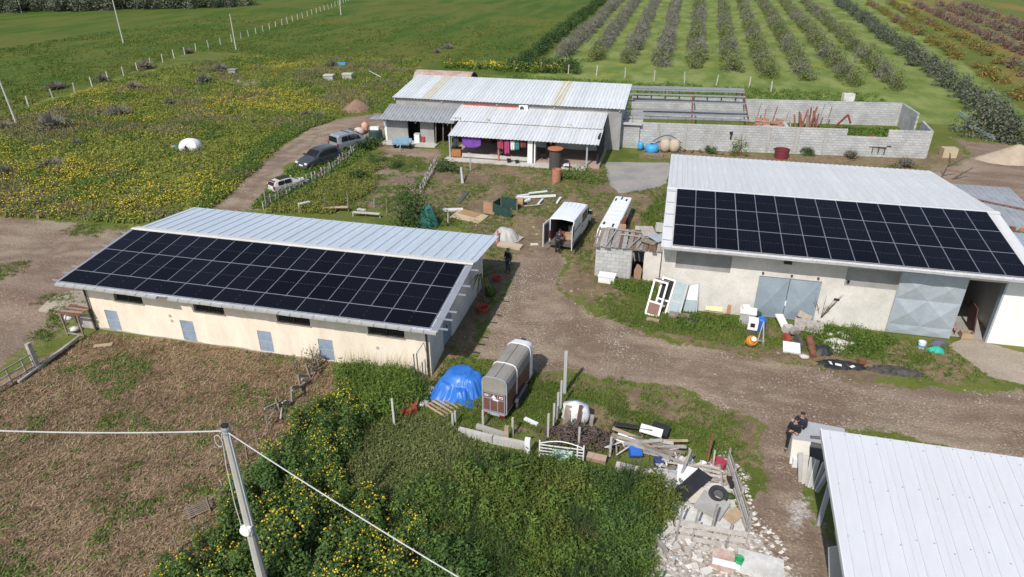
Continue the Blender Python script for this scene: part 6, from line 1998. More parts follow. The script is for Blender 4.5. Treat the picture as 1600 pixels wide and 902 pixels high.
def person(label, loc, rz, jacket, trousers, J=None, hat=None, shoes=None):
    t = thing('person', label, 'person', loc, rz)
    j = dict(pel=(0, 0, 0.95), waist=(0, 0.0, 1.08), chest=(0, 0.02, 1.30), neck=(0, 0.02, 1.47), head0=(0, 0.03, 1.54), head1=(0, 0.035, 1.63), top=(0, 0.03, 1.71),
             shl=(-0.18, 0.01, 1.41), shr=(0.18, 0.01, 1.41), ell=(-0.25, -0.02, 1.14), elr=(0.25, -0.02, 1.14), wrl=(-0.24, 0.08, 0.90), wrr=(0.24, 0.08, 0.90),
             hipl=(-0.10, 0, 0.90), hipr=(0.10, 0, 0.90), knl=(-0.12, 0.02, 0.50), knr=(0.12, 0.02, 0.50), anl=(-0.13, -0.02, 0.09), anr=(0.13, -0.02, 0.09), tol=(-0.15, 0.17, 0.04), tor=(0.15, 0.17, 0.04))
    if J:
        j.update(J)
    V_ = {k: Vector(v) for k, v in j.items()}
    T = lambda k: tuple(V_[k])
    ch = [[(T('pel'), 0.13), (T('waist'), 0.12), (T('chest'), 0.14), (T('neck'), 0.055), (T('head0'), 0.072), (T('head1'), 0.092), (T('top'), 0.06)]]
    for s in 'lr':
        ch.append([(T('chest'), 0.14), (T('sh' + s), 0.062), (T('el' + s), 0.045), (T('wr' + s), 0.030)])
        d = (V_['wr' + s] - V_['el' + s]).normalized()
        side = d.cross(Vector((0, 1, 0.3))).normalized()
        palm = V_['wr' + s] + d * 0.07
        ch[-1].append((tuple(palm), 0.032))
        for f in range(4):
            base = palm + d * 0.025 + side * (0.026 * (f - 1.5))
            tip = base + d * (0.055 + 0.012 * (1 - abs(f - 1.4))) + Vector((0, 0.015, -0.01))
            ch.append([(tuple(palm), 0.032), (tuple(base), 0.010), (tuple(tip), 0.008)])
        th0 = V_['wr' + s] + d * 0.03 + side * 0.04
        ch.append([(tuple(palm), 0.032), (tuple(th0), 0.011), (tuple(th0 + d * 0.045 + side * 0.015), 0.009)])
        ch.append([(T('pel'), 0.13), (T('hip' + s), 0.09), (T('kn' + s), 0.058), (T('an' + s), 0.038), (T('to' + s), 0.035)])
    skin_obj('body', ch, t, M_skin)
    e = 0.022
    up = lambda k, r: (T(k), r + e)
    jc = [[up('pel', 0.135), up('waist', 0.13), up('chest', 0.145), (tuple(V_['neck'] - Vector((0, 0, 0.03))), 0.075)]]
    for s in 'lr':
        cuff = V_['el' + s].lerp(V_['wr' + s], 0.95)
        jc.append([up('chest', 0.145), up('sh' + s, 0.062), up('el' + s, 0.045), (tuple(cuff), 0.04)])
    skin_obj('jacket', jc, t, jacket)
    tr = []
    for s in 'lr':
        cuff = V_['kn' + s].lerp(V_['an' + s], 1.03)
        tr.append([(tuple(V_['pel'] + Vector((0, 0, 0.03))), 0.15), up('hip' + s, 0.09), up('kn' + s, 0.058), (tuple(cuff), 0.06)])
    skin_obj('trousers', tr, t, trousers)
    for s in 'lr':
        a, b_ = V_['an' + s], V_['to' + s]
        skin_obj('shoe', [[(tuple(a + Vector((0, -0.05, -0.04))), 0.042), (tuple(a.lerp(b_, .5) + Vector((0, 0, -0.01))), 0.045), (tuple(b_ + Vector((0, 0.03, 0))), 0.036)]], t, shoes or M_black)
    hd, tp = V_['head1'], V_['top']
    up_ = (tp - V_['head0']).normalized()
    fw_ = Vector((0, 1, 0))
    if abs(up_.dot(fw_)) > 0.8:
        fw_ = Vector((0, 0, -1))
    fw_ = (fw_ - up_ * up_.dot(fw_)).normalized()
    rt = up_.cross(fw_)
    def cap(name, m, r, lo, back):
        b = MB()
        n, k = 12, 5
        vs = []
        for i in range(k + 1):
            ph = math.pi / 2 * i / k
            for q in range(n):
                a = 2 * math.pi * q / n
                low = lo if math.cos(a) > 0.2 else -0.9
                el = low * (1 - i / k) + 1.0 * (i / k)
                rr = math.sqrt(max(0.0, 1 - el * el))
                p = hd + up_ * (el * r * 1.12) + fw_ * (rr * math.cos(a) * r - back) + rt * (rr * math.sin(a) * r * 0.9)
                vs.append(tuple(p))
        fs = [(i * n + q, i * n + (q + 1) % n, (i + 1) * n + (q + 1) % n, (i + 1) * n + q) for i in range(k) for q in range(n)]
        b.add(vs, fs)
        o = b.ob(name, m, t, True)
        return o
    cap('hair', M_hair if hat is None else hat, 0.112, 0.35, 0.012)
    for s in (-1, 1):
        p = hd + fw_ * 0.088 + rt * (s * 0.033) + up_ * 0.005
        MB().obox(tuple(p), (0.022, 0.012, 0.012)).ob('eye', M_hair, t)
        p = hd + rt * (s * 0.092)
        MB().obox(tuple(p), (0.02, 0.035, 0.05)).ob('ear', M_skin, t)
    MB().obox(tuple(hd + fw_ * 0.1 - up_ * 0.022), (0.024, 0.035, 0.035)).ob('nose', M_skin, t)
    return t

# bending into the back of the van
person('person in dark clothes leaning into the open back of the white van', (-6.85, 41.85, 0), R(-8), M_navy, M_blackcloth,
       dict(chest=(0, 0.16, 1.27), waist=(0, 0.04, 1.07), neck=(0, 0.27, 1.41), head0=(0, 0.32, 1.46), head1=(0, 0.38, 1.52), top=(0, 0.43, 1.58), shl=(-0.18, 0.2, 1.37), shr=(0.18, 0.2, 1.37), ell=(-0.22, 0.32, 1.12), elr=(0.24, 0.34, 1.14), wrl=(-0.14, 0.52, 1.02), wrr=(0.16, 0.55, 1.0)), shoes=M_black)
person('person in black standing alone in the cream barn shadow', (-9.42, 38.06)+(0,), R(150), M_blackcloth, M_jean, dict(wrr=(0.16, 0.2, 1.1), elr=(0.26, 0.02, 1.14)))
person('person in black with folded arms at the stacked slabs, in front', (6.21, 24.24)+(0,), R(165), M_blackcloth, M_blackcloth, dict(wrl=(0.05, 0.2, 1.16), wrr=(-0.06, 0.19, 1.12), ell=(-0.24, 0.06, 1.13), elr=(0.24, 0.06, 1.13)))
q = (6.52, 24.69)
person('person in black with dark hair behind another person at the stacked slabs', (q[0], q[1], 0), R(150), M_navy, M_blackcloth, dict(wrl=(-0.1, 0.24, 1.2), ell=(-0.25, 0.05, 1.14)))


# ------------------------------------------------------------------ poles, wires, fences
def P3(q, z=0.0):
    return (q[0], q[1], gzf(q[0], q[1]) + z)

def prop(name, label, cat, b, m, smooth=False, group=None, loc=None, rot=None):
    return tag(b.ob(name, m, None, smooth, loc, rot), label, cat, group)

M_poleconc = mat('spun_concrete', (0.42, 0.41, 0.39), 0.85, (0.35, 0.34, 0.32), 1.5, 0.003, 20, stretch=(1, 1, .2))
M_cable = mat('pale_cable', (0.55, 0.55, 0.54), 0.6, (0.48, 0.48, 0.47), 2)
t = thing('utility_pole', 'grey concrete utility pole with junction box rising from the flowering thicket', 'pole', (-11.4, 12.75, -0.45))
MB().cyl((0, 0, 0), (0, 0, 7.45), 0.17, 0.105, 8).ob('shaft', M_poleconc, t)
MB().cyl((0, 0, 7.452), (0, 0, 7.5), 0.11, 0.11, 8).ob('top_cap', M_black, t)
b = MB()
b.lathe([(0.16, -0.06), (0.18, -0.03), (0.18, 0.03), (0.16, 0.06)], 14, (-0.02, -0.2, 3.55), ax='Y')
b.box(-0.17, -0.19, 3.4, 0.17, -0.1, 3.7)
b.ob('junction_box', M_whitepaint, t)
MB().lathe([(0.125, 0), (0.125, 0.05)], 10, (0, 0, 7.2)).lathe([(0.125, 0), (0.125, 0.04)], 10, (0, 0, 7.33)).ob('clamp_band', M_silver, t)
MB().tube([(0.13, -0.05, 7.2), (0.15, -0.06, 5.5), (0.18, -0.08, 3.7)], 0.018, 6).ob('cable', M_cable, t)
MB().tube([(-0.12, -0.06, 7.2), (-0.2, -0.1, 6.0), (-0.22, -0.12, 4.6), (-0.15, -0.16, 3.7)], 0.014, 6).ob('cable', M_cable, t)
MB().tube([(0.18, -0.08, 3.4), (0.2, -0.05, 2.0), (0.21, 0, 0.2)], 0.025, 6).ob('conduit', M_trim, t)
loop_ = [(-0.12 - 0.12 + 0.12 * math.cos(a_ * 0.6), -0.1, 6.95 + 0.22 * math.sin(a_ * 0.6)) for a_ in range(11)]
MB().tube(loop_, 0.012, 5).ob('cable_loop', M_cable, t)
def wire(label, a, c, sag, r=0.016, n=24):
    a, c = Vector(a), Vector(c)
    pts = []
    for k in range(n + 1):
        u = k / n
        p = a.lerp(c, u)
        p.z -= sag * 4 * u * (1 - u)
        pts.append(tuple(p))
    return prop('overhead_wire', label, 'wire', MB().tube(pts, r, 5), M_cable)
wire('pale overhead wire running across the straw field to the concrete pole', (-11.5, 12.7, 6.85), (-23.43, 10.01, 7.20), 0.25, 0.02)
wire('pale overhead wire dropping over the thicket from the concrete pole', (-11.3, 12.72, 6.8), (-2.13, 9.43, 6.30), 0.1, 0.018)

for q, top, lab, r_ in (((-112.27, 123.84), 9.0, 'tall white pole standing in the green field', 0.14), ((-84.38, 121.29), 6.5, 'white pole at the post fence in the meadow', 0.12), ((-73.97, 62.39), 6.8, 'leaning white pole at the edge of the meadow', 0.12), ((-94.68, 187.24), 9.0, 'white pole at the far end of the post fence', 0.14), ((-188.64, 172.22), 9.0, 'white pole in front of the far grove', 0.14)):
    tt = thing('telegraph_pole', lab, 'pole', (q[0], q[1], 0))
    ln_ = -0.5 if 'leaning' in lab else 0.0
    MB().cyl((0, 0, -0.1), (ln_, 0, top), r_, r_ * 0.7, 8).ob('shaft', M_concl, tt)
    MB().box(ln_ - 0.25, -0.04, top - 0.35, ln_ + 0.25, 0.04, top - 0.27).ob('crossarm', M_trim, tt)

# post and wire fence over the meadow
FPOST = MB().box(-0.07, -0.07, -0.1, 0.07, 0.07, 1.45).mesh('fence_post', [mat('pale_fence_post', (0.50, 0.46, 0.40), 0.9, (0.40, 0.36, 0.3), 2, per_obj=0.1)])
STAKE = MB().box(-0.03, -0.03, -0.1, 0.03, 0.03, 1.45).mesh('fence_stake', [M_wood])
def fence_run(label, group, pts, n, zt=1.0, thin=False):
    tot = [math.hypot(c[0] - a[0], c[1] - a[1]) for a, c in zip(pts[:-1], pts[1:])]
    L_ = sum(tot)
    k, out = 0, []
    for i in range(n):
        d = L_ * i / (n - 1)
        s_ = 0
        while s_ < len(tot) - 1 and d > tot[s_]:
            d -= tot[s_]
            s_ += 1
        u = d / tot[s_]
        a, c = pts[s_], pts[s_ + 1]
        x, y = a[0] + (c[0] - a[0]) * u, a[1] + (c[1] - a[1]) * u
        o = place('fence_stake' if thin else 'fence_post', STAKE if thin else FPOST, None, (x, y, gzf(x, y)), (R(rnd.uniform(-4, 4)), R(rnd.uniform(-5, 5)), rnd.uniform(0, 1)))
        o.scale = (1, 1, zt * rnd.uniform(.92, 1.05))
        tag(o, label, 'post', group)
        out.append((x, y))
    return out
fence_run('pale post of the wire fence crossing the meadow', 'meadow fence posts', [(-80.95, 70.69), (-81.83, 78.30), (-85.53, 94.36), (-90.60, 116.37), (-91.85, 132.79), (-97.65, 160.58), (-108.01, 208.55), (-115.68, 237.36)], 40)
fence_run('pale post of the fence between farmhouse and orchard', 'orchard fence posts', [(-26.45, 111.63), (-11.37, 109.32), (1.81, 106.56), (10.82, 105.25), (12.63, 101.95)], 10, 1.1)

# old timber fences round the straw field
t = thing('field_fence', 'broken grey timber fence at the straw field corner', 'fence')
pa, pb_ = (-30.61, 19.25), (-30.43, 22.57)
for k in range(5):
    u = k / 4
    x, y = pa[0] + (pb_[0] - pa[0]) * u, pa[1] + (pb_[1] - pa[1]) * u
    z = gzf(x, y)
    if k < 4:
        MB().beam((x, y, z - 0.1), (x - 0.03, y, z + 1.0), 0.06, 0.06).ob('paling', M_woodgrey, t)
for zz in (0.25, 0.6, 0.95):
    MB().beam((pa[0], pa[1], gzf(*pa) + zz), (pb_[0], pb_[1], gzf(*pb_) + zz), 0.05, 0.06).ob('rail', M_woodgrey, t)
q = (-30.38, 22.28)
MB().beam((q[0], q[1], gzf(*q) - 0.1), (q[0] - 0.1, q[1] + 0.05, gzf(*q) + 1.55), 0.2, 0.22).ob('gate_post', M_woodgrey, t)
for a, c in (((-30.43, 22.57), (-30.56, 24.97)), ((-30.27, 21.04), (-30.39, 24.34)), ((-30.28, 22.19), (-30.52, 25.19))):
    MB().beam(P3(a, 0.12), P3(c, 0.2 + rnd.uniform(0, .1)), 0.14, 0.1).ob('fallen_rail', M_woodgrey, t)
t = thing('brush_fence', 'tumbledown grey stick fence between straw field and thicket', 'fence')
fa, fb = (-16.42, 26.74), (-16.30, 21.90)
for k in range(26):
    u = rnd.random()
    x, y = fa[0] + (fb[0] - fa[0]) * u + rnd.uniform(-.2, .2), fa[1] + (fb[1] - fa[1]) * u + rnd.uniform(-.2, .2)
    z = gzf(x, y)
    d = Vector((fb[0] - fa[0], fb[1] - fa[1], 0)).normalized() * rnd.uniform(0.4, 1.1)
    MB().beam((x, y, z + rnd.uniform(0.0, 0.5)), (x + d.x + rnd.uniform(-.2, .2), y + d.y + rnd.uniform(-.2, .2), z + rnd.uniform(0.1, 0.9)), rnd.uniform(.03, .08), rnd.uniform(.03, .1)).ob('stick', rnd.choice([M_woodgrey, M_wood]), t)
for k in range(6):
    u = k / 5
    x, y = fa[0] + (fb[0] - fa[0]) * u, fa[1] + (fb[1] - fa[1]) * u
    MB().beam((x, y, gzf(x, y)), (x + rnd.uniform(-.2, .2), y, gzf(x, y) + (1.5 if k == 0 else 0.9)), 0.09, 0.09).ob('stake', M_wood, t)
fence_run('thin dark stake along the thicket edge of the straw field', 'stakes along the thicket', [(-16.33, 20.76), (-15.95, 17.91), (-15.72, 15.48), (-15.68, 12.86)], 9, 0.55, True)
t = thing('wicket_gate', 'slatted grey wooden gate lying on the thicket edge', 'gate', P3((-16.20, 15.76)), R(52))
t.scale = (0.8, 0.8, 0.35)
for k in range(6):
    MB().obox((0, k * 0.11 - 0.3, 0.45 + k * 0.05), (1.3, 0.06, 0.03)).ob('slat', M_wood, t)
for x in (-0.5, 0.5):
    MB().beam((x, -0.35, 0.38), (x, 0.35, 0.72), 0.06, 0.04).ob('brace', M_wood, t)

# junk crate against the barn corner
t = thing('crate_stack', 'open timber frame holding white sacks against the cream barn corner', 'crate', P3((-31.06, 25.86)), R(0))
for x, y in ((-0.55, -0.4), (0.55, -0.4), (-0.55, 0.4), (0.55, 0.4)):
    MB().box(x - 0.04, y - 0.04, 0, x + 0.04, y + 0.04, 1.35).ob('post', M_wood, t)
for k in range(5):
    MB().obox((0, -0.35 + k * 0.18, 1.4 + rnd.uniform(0, .06)), (1.4, 0.14, 0.05), (0, 0, rnd.uniform(-.08, .08))).ob('top_plank', M_wood if k % 2 else M_rust, t)
MB().box(-0.5, -0.42, 0.1, 0.5, -0.38, 0.2).ob('rail', M_woodgrey, t)
MB().box(-0.5, 0.38, 0.1, 0.5, 0.42, 1.0).ob('back_panel', M_woodgrey, t)
def sack(label, c, s, m, group=None, name='sack', sq=0.6):
    rs_ = np.random.RandomState(int(abs(c[0] * 100 + c[1] * 10)) % 9999)
    b = MB()
    n, k = 12, 6
    vs = []
    for i in range(k + 1):
        el = -1 + 2 * i / k
        rr = math.sqrt(max(0, 1 - el * el)) ** sq
        for j in range(n):
            a = 2 * math.pi * j / n
            w_ = 1 + rs_.uniform(-.14, .14)
            vs.append((rr * math.cos(a) * s[0] * w_, rr * math.sin(a) * s[1] * w_, max(0.0, (el + 0.9)) * s[2] * 0.53))
    fs = [(i * n + j, i * n + (j + 1) % n, (i + 1) * n + (j + 1) % n, (i + 1) * n + j) for i in range(k) for j in range(n)]
    fs += [tuple(range(n - 1, -1, -1)), tuple(range(k * n, k * n + n))]
    b.add(vs, fs)
    return prop(name, label, 'sack' if name == 'sack' else name.split('_')[-1], b, m, True, group, c)
M_sack = mat('white_woven_sack', (0.66, 0.65, 0.62), 0.9, (0.52, 0.5, 0.47), 3, 0.01, 18)
q = (-31.55, 26.12)
sack('crumpled white sack in the timber frame, upper one', (q[0], q[1] - 0.25, 0.35), (0.28, 0.25, 0.35), M_sack)
sack('crumpled white sack in the timber frame, lower one', (q[0] + 0.1, q[1] - 0.3, -0.35), (0.25, 0.22, 0.3), M_sack)
prop('plank', 'short pale plank lying on the straw near the barn corner', 'plank', MB().obox(P3((-28.83, 24.98), 0.06), (0.9, 0.28, 0.06), (0, 0, 0.5)), M_woodlight)

# ------------------------------------------------------------------ blue tarp heap, pallet and fence line by the horse trailer
def mound(name, label, cat, c, rx, ry, h, m, seed, fold=0.0, n=56, flat=0.0, pw=1.0, smooth=True, rot=0.0, jag=0.0):
    """draped or heaped form with an uneven outline"""
    rs_ = np.random.RandomState(seed)
    ph = rs_.uniform(0, 6.28, 8)
    cre = rs_.uniform(-1, 1, 46) * rs_.choice([0.3, 1.0], 46)
    b = MB()
    k = 16
    vs = []
    for i in range(k + 1):
        r_ = i / k
        for j in range(n):
            a = 2 * math.pi * j / n
            out = 1 + 0.10 * math.sin(2 * a + ph[0]) + 0.07 * math.sin(3 * a + ph[1]) + 0.04 * math.sin(5 * a + ph[2])
            fo = fold * r_ ** 1.5 * (math.sin(13 * a + ph[3] + 1.2 * math.sin(3 * a)) + 0.6 * math.sin(23 * a + ph[4]))
            if jag:
                fo = jag * fold * 1.6 * r_ ** 1.2 * (np.interp(a / 6.2832 * len(cre), np.arange(len(cre) + 1), np.append(cre, cre[0])) + 0.5 * math.sin(r_ * 9 + a * 5 + ph[2]) * (1 - r_))
                w1, w2 = math.sin(a * 2.3 + ph[6]) * 0.5 + 0.5, math.sin(a * 1.1 + ph[7]) * 0.5 + 0.5
                fo += 0.5 * fold * r_ ** 1.3 * (w1 * math.sin(17 * a + 2.5 * math.sin(2 * a + ph[1]) + 3 * r_) + w2 * 0.8 * math.sin(31 * a + 4 * math.sin(a * 3) - 2 * r_)) + jag * 0.05 * math.sin(9 * r_ * math.cos(a) + ph[2]) * math.sin(7 * r_ * math.sin(a) + ph[3])
            rr = r_ * out + fo * 0.35
            z = h * (1 - max(0.0, (r_ - flat) / (1 - flat)) ** (1.6 * pw)) + fo * h * 0.35
            z += 0.05 * h * math.sin(rr * 6 * math.cos(a) + ph[5]) * (1 - r_ * .7) + 0.05 * h * math.sin(rr * 5 * math.sin(a) + ph[6]) * (1 - r_ * .7)
            x, y = rr * math.cos(a) * rx, rr * math.sin(a) * ry
            vs.append((x, y, max(z, 0.01) if r_ < 1 else -0.03))
    fs = [(i * n + j, i * n + (j + 1) % n, (i + 1) * n + (j + 1) % n, (i + 1) * n + j) for i in range(1, k) for j in range(n)]
    fs += [(j, n + j, n + (j + 1) % n) if False else (n + j, n + (j + 1) % n, 0) for j in range(n)]
    b.add(vs, fs)
    return prop(name, label, cat, b, m, smooth, None, c, (0, 0, rot))
M_tarp = mat('blue_tarpaulin', (0.035, 0.17, 0.56), 0.38, (0.03, 0.14, 0.48), 1.5, 0.01, 9, fine=0.08, spec=0.5)
def tarp_heap(c, seed):
    rs_ = np.random.RandomState(seed)
    n, k = 150, 44
    A, Rr = np.meshgrid(np.linspace(0, 2 * np.pi, n, endpoint=False), np.linspace(0, 1, k + 1))
    out = 1.36 * (1 + 0.13 * np.sin(A * 2 + 0.6) + 0.09 * np.sin(A * 3 + 2.0) + 0.05 * np.sin(A * 5 + 1.0))
    x, y = Rr * out * np.cos(A), Rr * out * np.sin(A)
    h = np.zeros_like(x)
    for lx, ly, lh, lr in ((-0.15, 0.25, 1.2, 1.0), (0.45, 0.05, 1.12, 0.8), (-0.6, -0.2, 0.82, 0.75), (0.1, -0.55, 0.72, 0.6)):
        d = np.hypot(x - lx, y - ly) / lr
        h = np.maximum(h, lh * (1 - S((d - 0.45) / 0.95)))
    steep = S((Rr - 0.3) / 0.5)
    ax, ay = np.cos(A) * 6, np.sin(A) * 6
    cre = np.abs(fbm(ax + 20, ay + Rr * 1.6 + 20, 1.1, 3, 3) - 0.5) * 2
    cre2 = np.abs(fbm(ax * 2.2 + 40, ay * 2.2 + Rr * 2 + 40, 1.0, 7, 2) - 0.5) * 2
    wr = np.abs(fbm(x + 9, y + 9, 0.55, 11, 3) - 0.5) * 2
    z = h * (1 + 0.0 * steep) - (cre * 0.26 + cre2 * 0.12) * steep * np.minimum(h + 0.15, 0.7) - wr * 0.09 * (1 - steep * .5)
    sh = 1 - 0.10 * cre * steep
    x, y = x * sh, y * sh
    z = np.maximum(z * 0.86, 0.015)
    z[-1] = -0.03
    V = np.stack([x, y, z], -1).reshape(-1, 3)
    b = MB()
    b.add([tuple(p) for p in V], [(i * n + j, i * n + (j + 1) % n, (i + 1) * n + (j + 1) % n, (i + 1) * n + j) for i in range(1, k) for j in range(n)] + [(n + j, n + (j + 1) % n, 0) for j in range(n)])
    return prop('tarp_heap', 'bright blue tarpaulin draped over a heap beside the horse trailer', 'tarp', b, M_tarp, True, None, c)
tarp_heap(P3((-8.56, 25.36)), 5)
prop('tarp_corner', 'trailing blue tarp corner weighed down by a plank', 'tarp', MB().obox(P3((-8.13, 24.39), 0.05), (1.2, 0.5, 0.04), (0.05, 0, -0.5)), M_tarp)
prop('plank', 'brown plank holding down the blue tarp corner', 'plank', MB().beam(P3((-9.05, 24.97), 0.12), P3((-8.24, 24.54), 0.14), 0.16, 0.06), M_wood)
def pallet(label, loc, rz, sx=1.2, sy=1.0, m=None, tilt=(0, 0)):
    t = thing('pallet', label, 'pallet', loc, (tilt[0], tilt[1], rz))
    m = m or M_woodlight
    for k in range(6):
        MB().box(-sx / 2, -sy / 2 + k * (sy - 0.1) / 5, 0.11, sx / 2, -sy / 2 + k * (sy - 0.1) / 5 + 0.1, 0.133).ob('slat', m, t)
    for x in (-sx / 2 + 0.05, 0, sx / 2 - 0.05):
        MB().box(x - 0.045, -sy / 2, 0.0, x + 0.045, sy / 2, 0.11).ob('bearer', M_wood, t)
    return t
pallet('pale wooden pallet lying in front of the blue tarp', P3((-9.03, 23.95)), R(-28), 1.35, 1.15)
prop('red_junk', 'rusty red machine part lying by the fence stake', 'scrap', MB().obox(P3((-10.61, 23.40), 0.2), (0.7, 0.5, 0.35), (0.2, 0.1, 0.7)).obox(P3((-10.50, 23.77), 0.3), (0.4, 0.35, 0.3), (0.3, 0.2, 0.2)).cyl(P3((-10.61, 22.92), 0.1), P3((-10.64, 23.64), 0.4), 0.07, n=8), M_redpaint)
prop('fence_stake', 'white fence stake standing at the thicket corner', 'stake', MB().beam(P3((-10.82, 22.26)), P3((-10.82, 22.26), 1.6), 0.09, 0.07), M_concl)
prop('plank', 'grey board leaning behind the white fence stake', 'plank', MB().beam(P3((-11.03, 23.17), 0.3), P3((-10.86, 24.21), 0.6), 0.05, 0.3), M_woodgrey)
for k, q in enumerate([(-10.41, 24.29), (-10.28, 24.47), (-10.22, 24.94), (-10.21, 24.01), (-10.41, 23.88), (-10.18, 25.27), (-10.06, 24.13)]):
    sack('pale rough stone in the row between stake and blue tarp', P3(q), (0.22, 0.17, 0.22), M_stone, 'stones beside the blue tarp', 'boulder')
t = thing('mesh_fence', 'thin metal posts of a sagging wire fence against the cream barn corner', 'fence')
for q, h in (((-10.82, 25.39), 2.0), ((-10.46, 25.13), 1.7), ((-11.01, 25.46), 1.9)):
    MB().beam(P3(q), P3(q, h), 0.045, 0.045).ob('post', M_trim, t)
MB().beam(P3((-10.82, 25.39), 2.0), P3((-10.81, 26.38), 1.95), 0.035, 0.035).ob('top_rail', M_galv, t)
MB().beam(P3((-10.82, 25.39), 1.0), P3((-10.81, 26.38), 1.0), 0.02, 0.02).ob('wire', M_galv, t)

# low concrete kerb wall with gate
t = thing('kerb_wall', 'low cracked concrete wall behind the horse trailer', 'wall')
def low_wall(t, a, c, h, th=0.18, m=None, name='slab'):
    a, c = Vector(P3(a, h / 2 - 0.05)), Vector(P3(c, h / 2 - 0.05))
    MB().beam(tuple(a), tuple(c), th, h).ob(name, m or M_concl, t)
low_wall(t, (-7.68, 22.06), (-6.09, 21.78), 0.42)
low_wall(t, (-6.07, 21.79), (-4.62, 21.72), 0.4)
low_wall(t, (-7.03, 22.54), (-5.58, 22.21), 0.3, 0.16, M_conc)
for k, (q, h, lab) in enumerate([((-8.06, 22.34), 0.9, 'grey post by the pallet at the end of the low wall'), ((-6.77, 22.68), 0.95, 'grey post under the horse trailer rear corner'), ((-5.38, 22.47), 0.95, 'thin grey post past the horse trailer'), ((-3.84, 22.58), 1.35, 'pale post next to the brush pile'), ((-3.74, 23.40), 1.3, 'second pale post by the brush pile'), ((-3.67, 23.97), 1.5, 'third pale post by the brush pile'), ((-3.66, 24.74), 1.6, 'fourth pale post in the line towards the tall post'), ((-2.47, 22.36), 1.05, 'pale post behind the white gate'), ((-1.12, 22.11), 1.0, 'pale post at the end of the brush pile'), ((-8.09, 22.79), 0.7, 'stub post near the pallet')]):
    prop('fence_post', lab, 'post', MB().box(-0.045, -0.045, -0.1, 0.045, 0.045, h), M_poleconc, loc=P3(q))
prop('fence_post', 'tall square concrete post casting a long shadow beside the road', 'post', MB().box(-0.075, -0.075, -0.1, 0.075, 0.075, 2.4), M_poleconc, loc=P3((-3.68, 25.94)))
prop('gate_post', 'thick white painted post at the end of the low wall', 'post', MB().box(-0.11, -0.09, -0.1, 0.11, 0.09, 1.0), M_whitepaint, loc=P3((-4.45, 21.23)))
prop('timber_post', 'short timber post standing behind the horse trailer', 'post', MB().box(-0.09, -0.07, -0.1, 0.09, 0.07, 0.75), M_woodlight, loc=P3((-5.55, 22.09)))
prop('white_pipe', 'broken white plastic pipe lying behind the trailer wheels', 'pipe', MB().beam(P3((-5.09, 23.58), 0.1), P3((-4.44, 23.28), 0.12), 0.16, 0.12), M_whitepaint)
M_nyl = mat('pale_green_glass', (0.42, 0.58, 0.56), 0.3, (0.36, 0.5, 0.48), 2)
def white_gate():
    q = (-3.98, 21.42)
    r_ = (-2.16, 21.50)
    t = thing('metal_gate', 'white arched tubular gate standing beside the brush pile', 'gate', P3(q), math.atan2(r_[1] - q[1], r_[0] - q[0]))
    w_ = math.hypot(r_[0] - q[0], r_[1] - q[1])
    for x in (0, w_ * 0.86, w_):
        MB().beam((x, 0, -0.1), (x, 0, 0.85), 0.05, 0.05).ob('upright', M_whitepaint, t)
    for k in range(4):
        z = 0.15 + k * 0.16
        MB().beam((0, 0, z), (w_, 0, z), 0.035, 0.035).ob('bar', M_whitepaint, t)
    pts = [(w_ * u / 10, 0, 0.70 + 0.22 * math.sin(math.pi * u / 10)) for u in range(11)]
    MB().tube(pts, 0.022, 6).ob('arch', M_whitepaint, t)
white_gate()
prop('glass_sheet', 'pale turquoise glass sheet leaning on the white gate', 'glass', MB().obox(P3((-3.01, 21.18), 0.35), (0.85, 0.04, 0.55), (-0.5, 0.1, 0.05)), M_nyl)
# brush pile: many dark sticks
t = thing('brush_pile', 'dark heap of cut branches behind the white gate', 'brush pile', P3((-2.42, 22.75)))
b = MB()
r3 = random.Random(12)
for k in range(640):
    x, y = r3.gauss(0, 0.95), r3.gauss(0, 0.42)
    z = max(0.05, 0.75 * math.exp(-(x / 1.4) ** 2 - (y / 0.7) ** 2)) * r3.uniform(0.2, 1.1)
    a = r3.uniform(0, 6.28)
    l_ = r3.uniform(0.12, 0.4)
    b.cyl((x, y, z), (x + math.cos(a) * l_, y + math.sin(a) * l_, max(0.03, z + r3.uniform(-.15, .15))), r3.uniform(.012, .03), None, 4)
tag(b.ob('branches', mat('cut_branch', (0.13, 0.095, 0.08), 0.9, (0.07, 0.05, 0.042), 6), t), None, None, None, 'stuff')
# big bag with planks
q = (-2.89, 23.97)
b = MB()
sack('white bulk bag slumped against the brush pile', P3(q), (0.62, 0.38, 1.15), mat('bulk_bag', (0.72, 0.72, 0.70), 0.85, (0.6, 0.58, 0.54), 2, 0.02, 9), None, 'bulk_bag', 0.3)
prop('plank', 'brown board leaning on the white bulk bag, nearer the posts', 'plank', MB().obox((q[0] - 0.3, q[1] - 0.5, 0.55), (0.28, 0.05, 1.15), (-0.45, 0.12, 0.1)), M_wood)
prop('plank', 'dark brown board leaning across the middle of the bulk bag', 'plank', MB().obox((q[0] + 0.22, q[1] - 0.5, 0.55), (0.16, 0.05, 1.35), (-0.4, 0.12, 0.1)), mat('dark_board', (0.12, 0.07, 0.06), 0.9, (0.09, 0.05, 0.045), 3))
prop('plank', 'short board standing in the shadow of the bulk bag', 'plank', MB().obox((q[0] + 0.75, q[1] - 0.15, 0.3), (0.16, 0.05, 0.65), (-0.3, 0.1, 0.1)), M_woodgrey)
prop('bag_print', 'grey lettering printed on the white bulk bag', 'print', MB().obox((q[0] - 0.02, q[1] - 0.535, 0.5), (0.05, 0.01, 0.16), (-0.3, 0, 0)).obox((q[0] + 0.06, q[1] - 0.535, 0.53), (0.04, 0.01, 0.22), (-0.3, 0, 0)), M_trim)

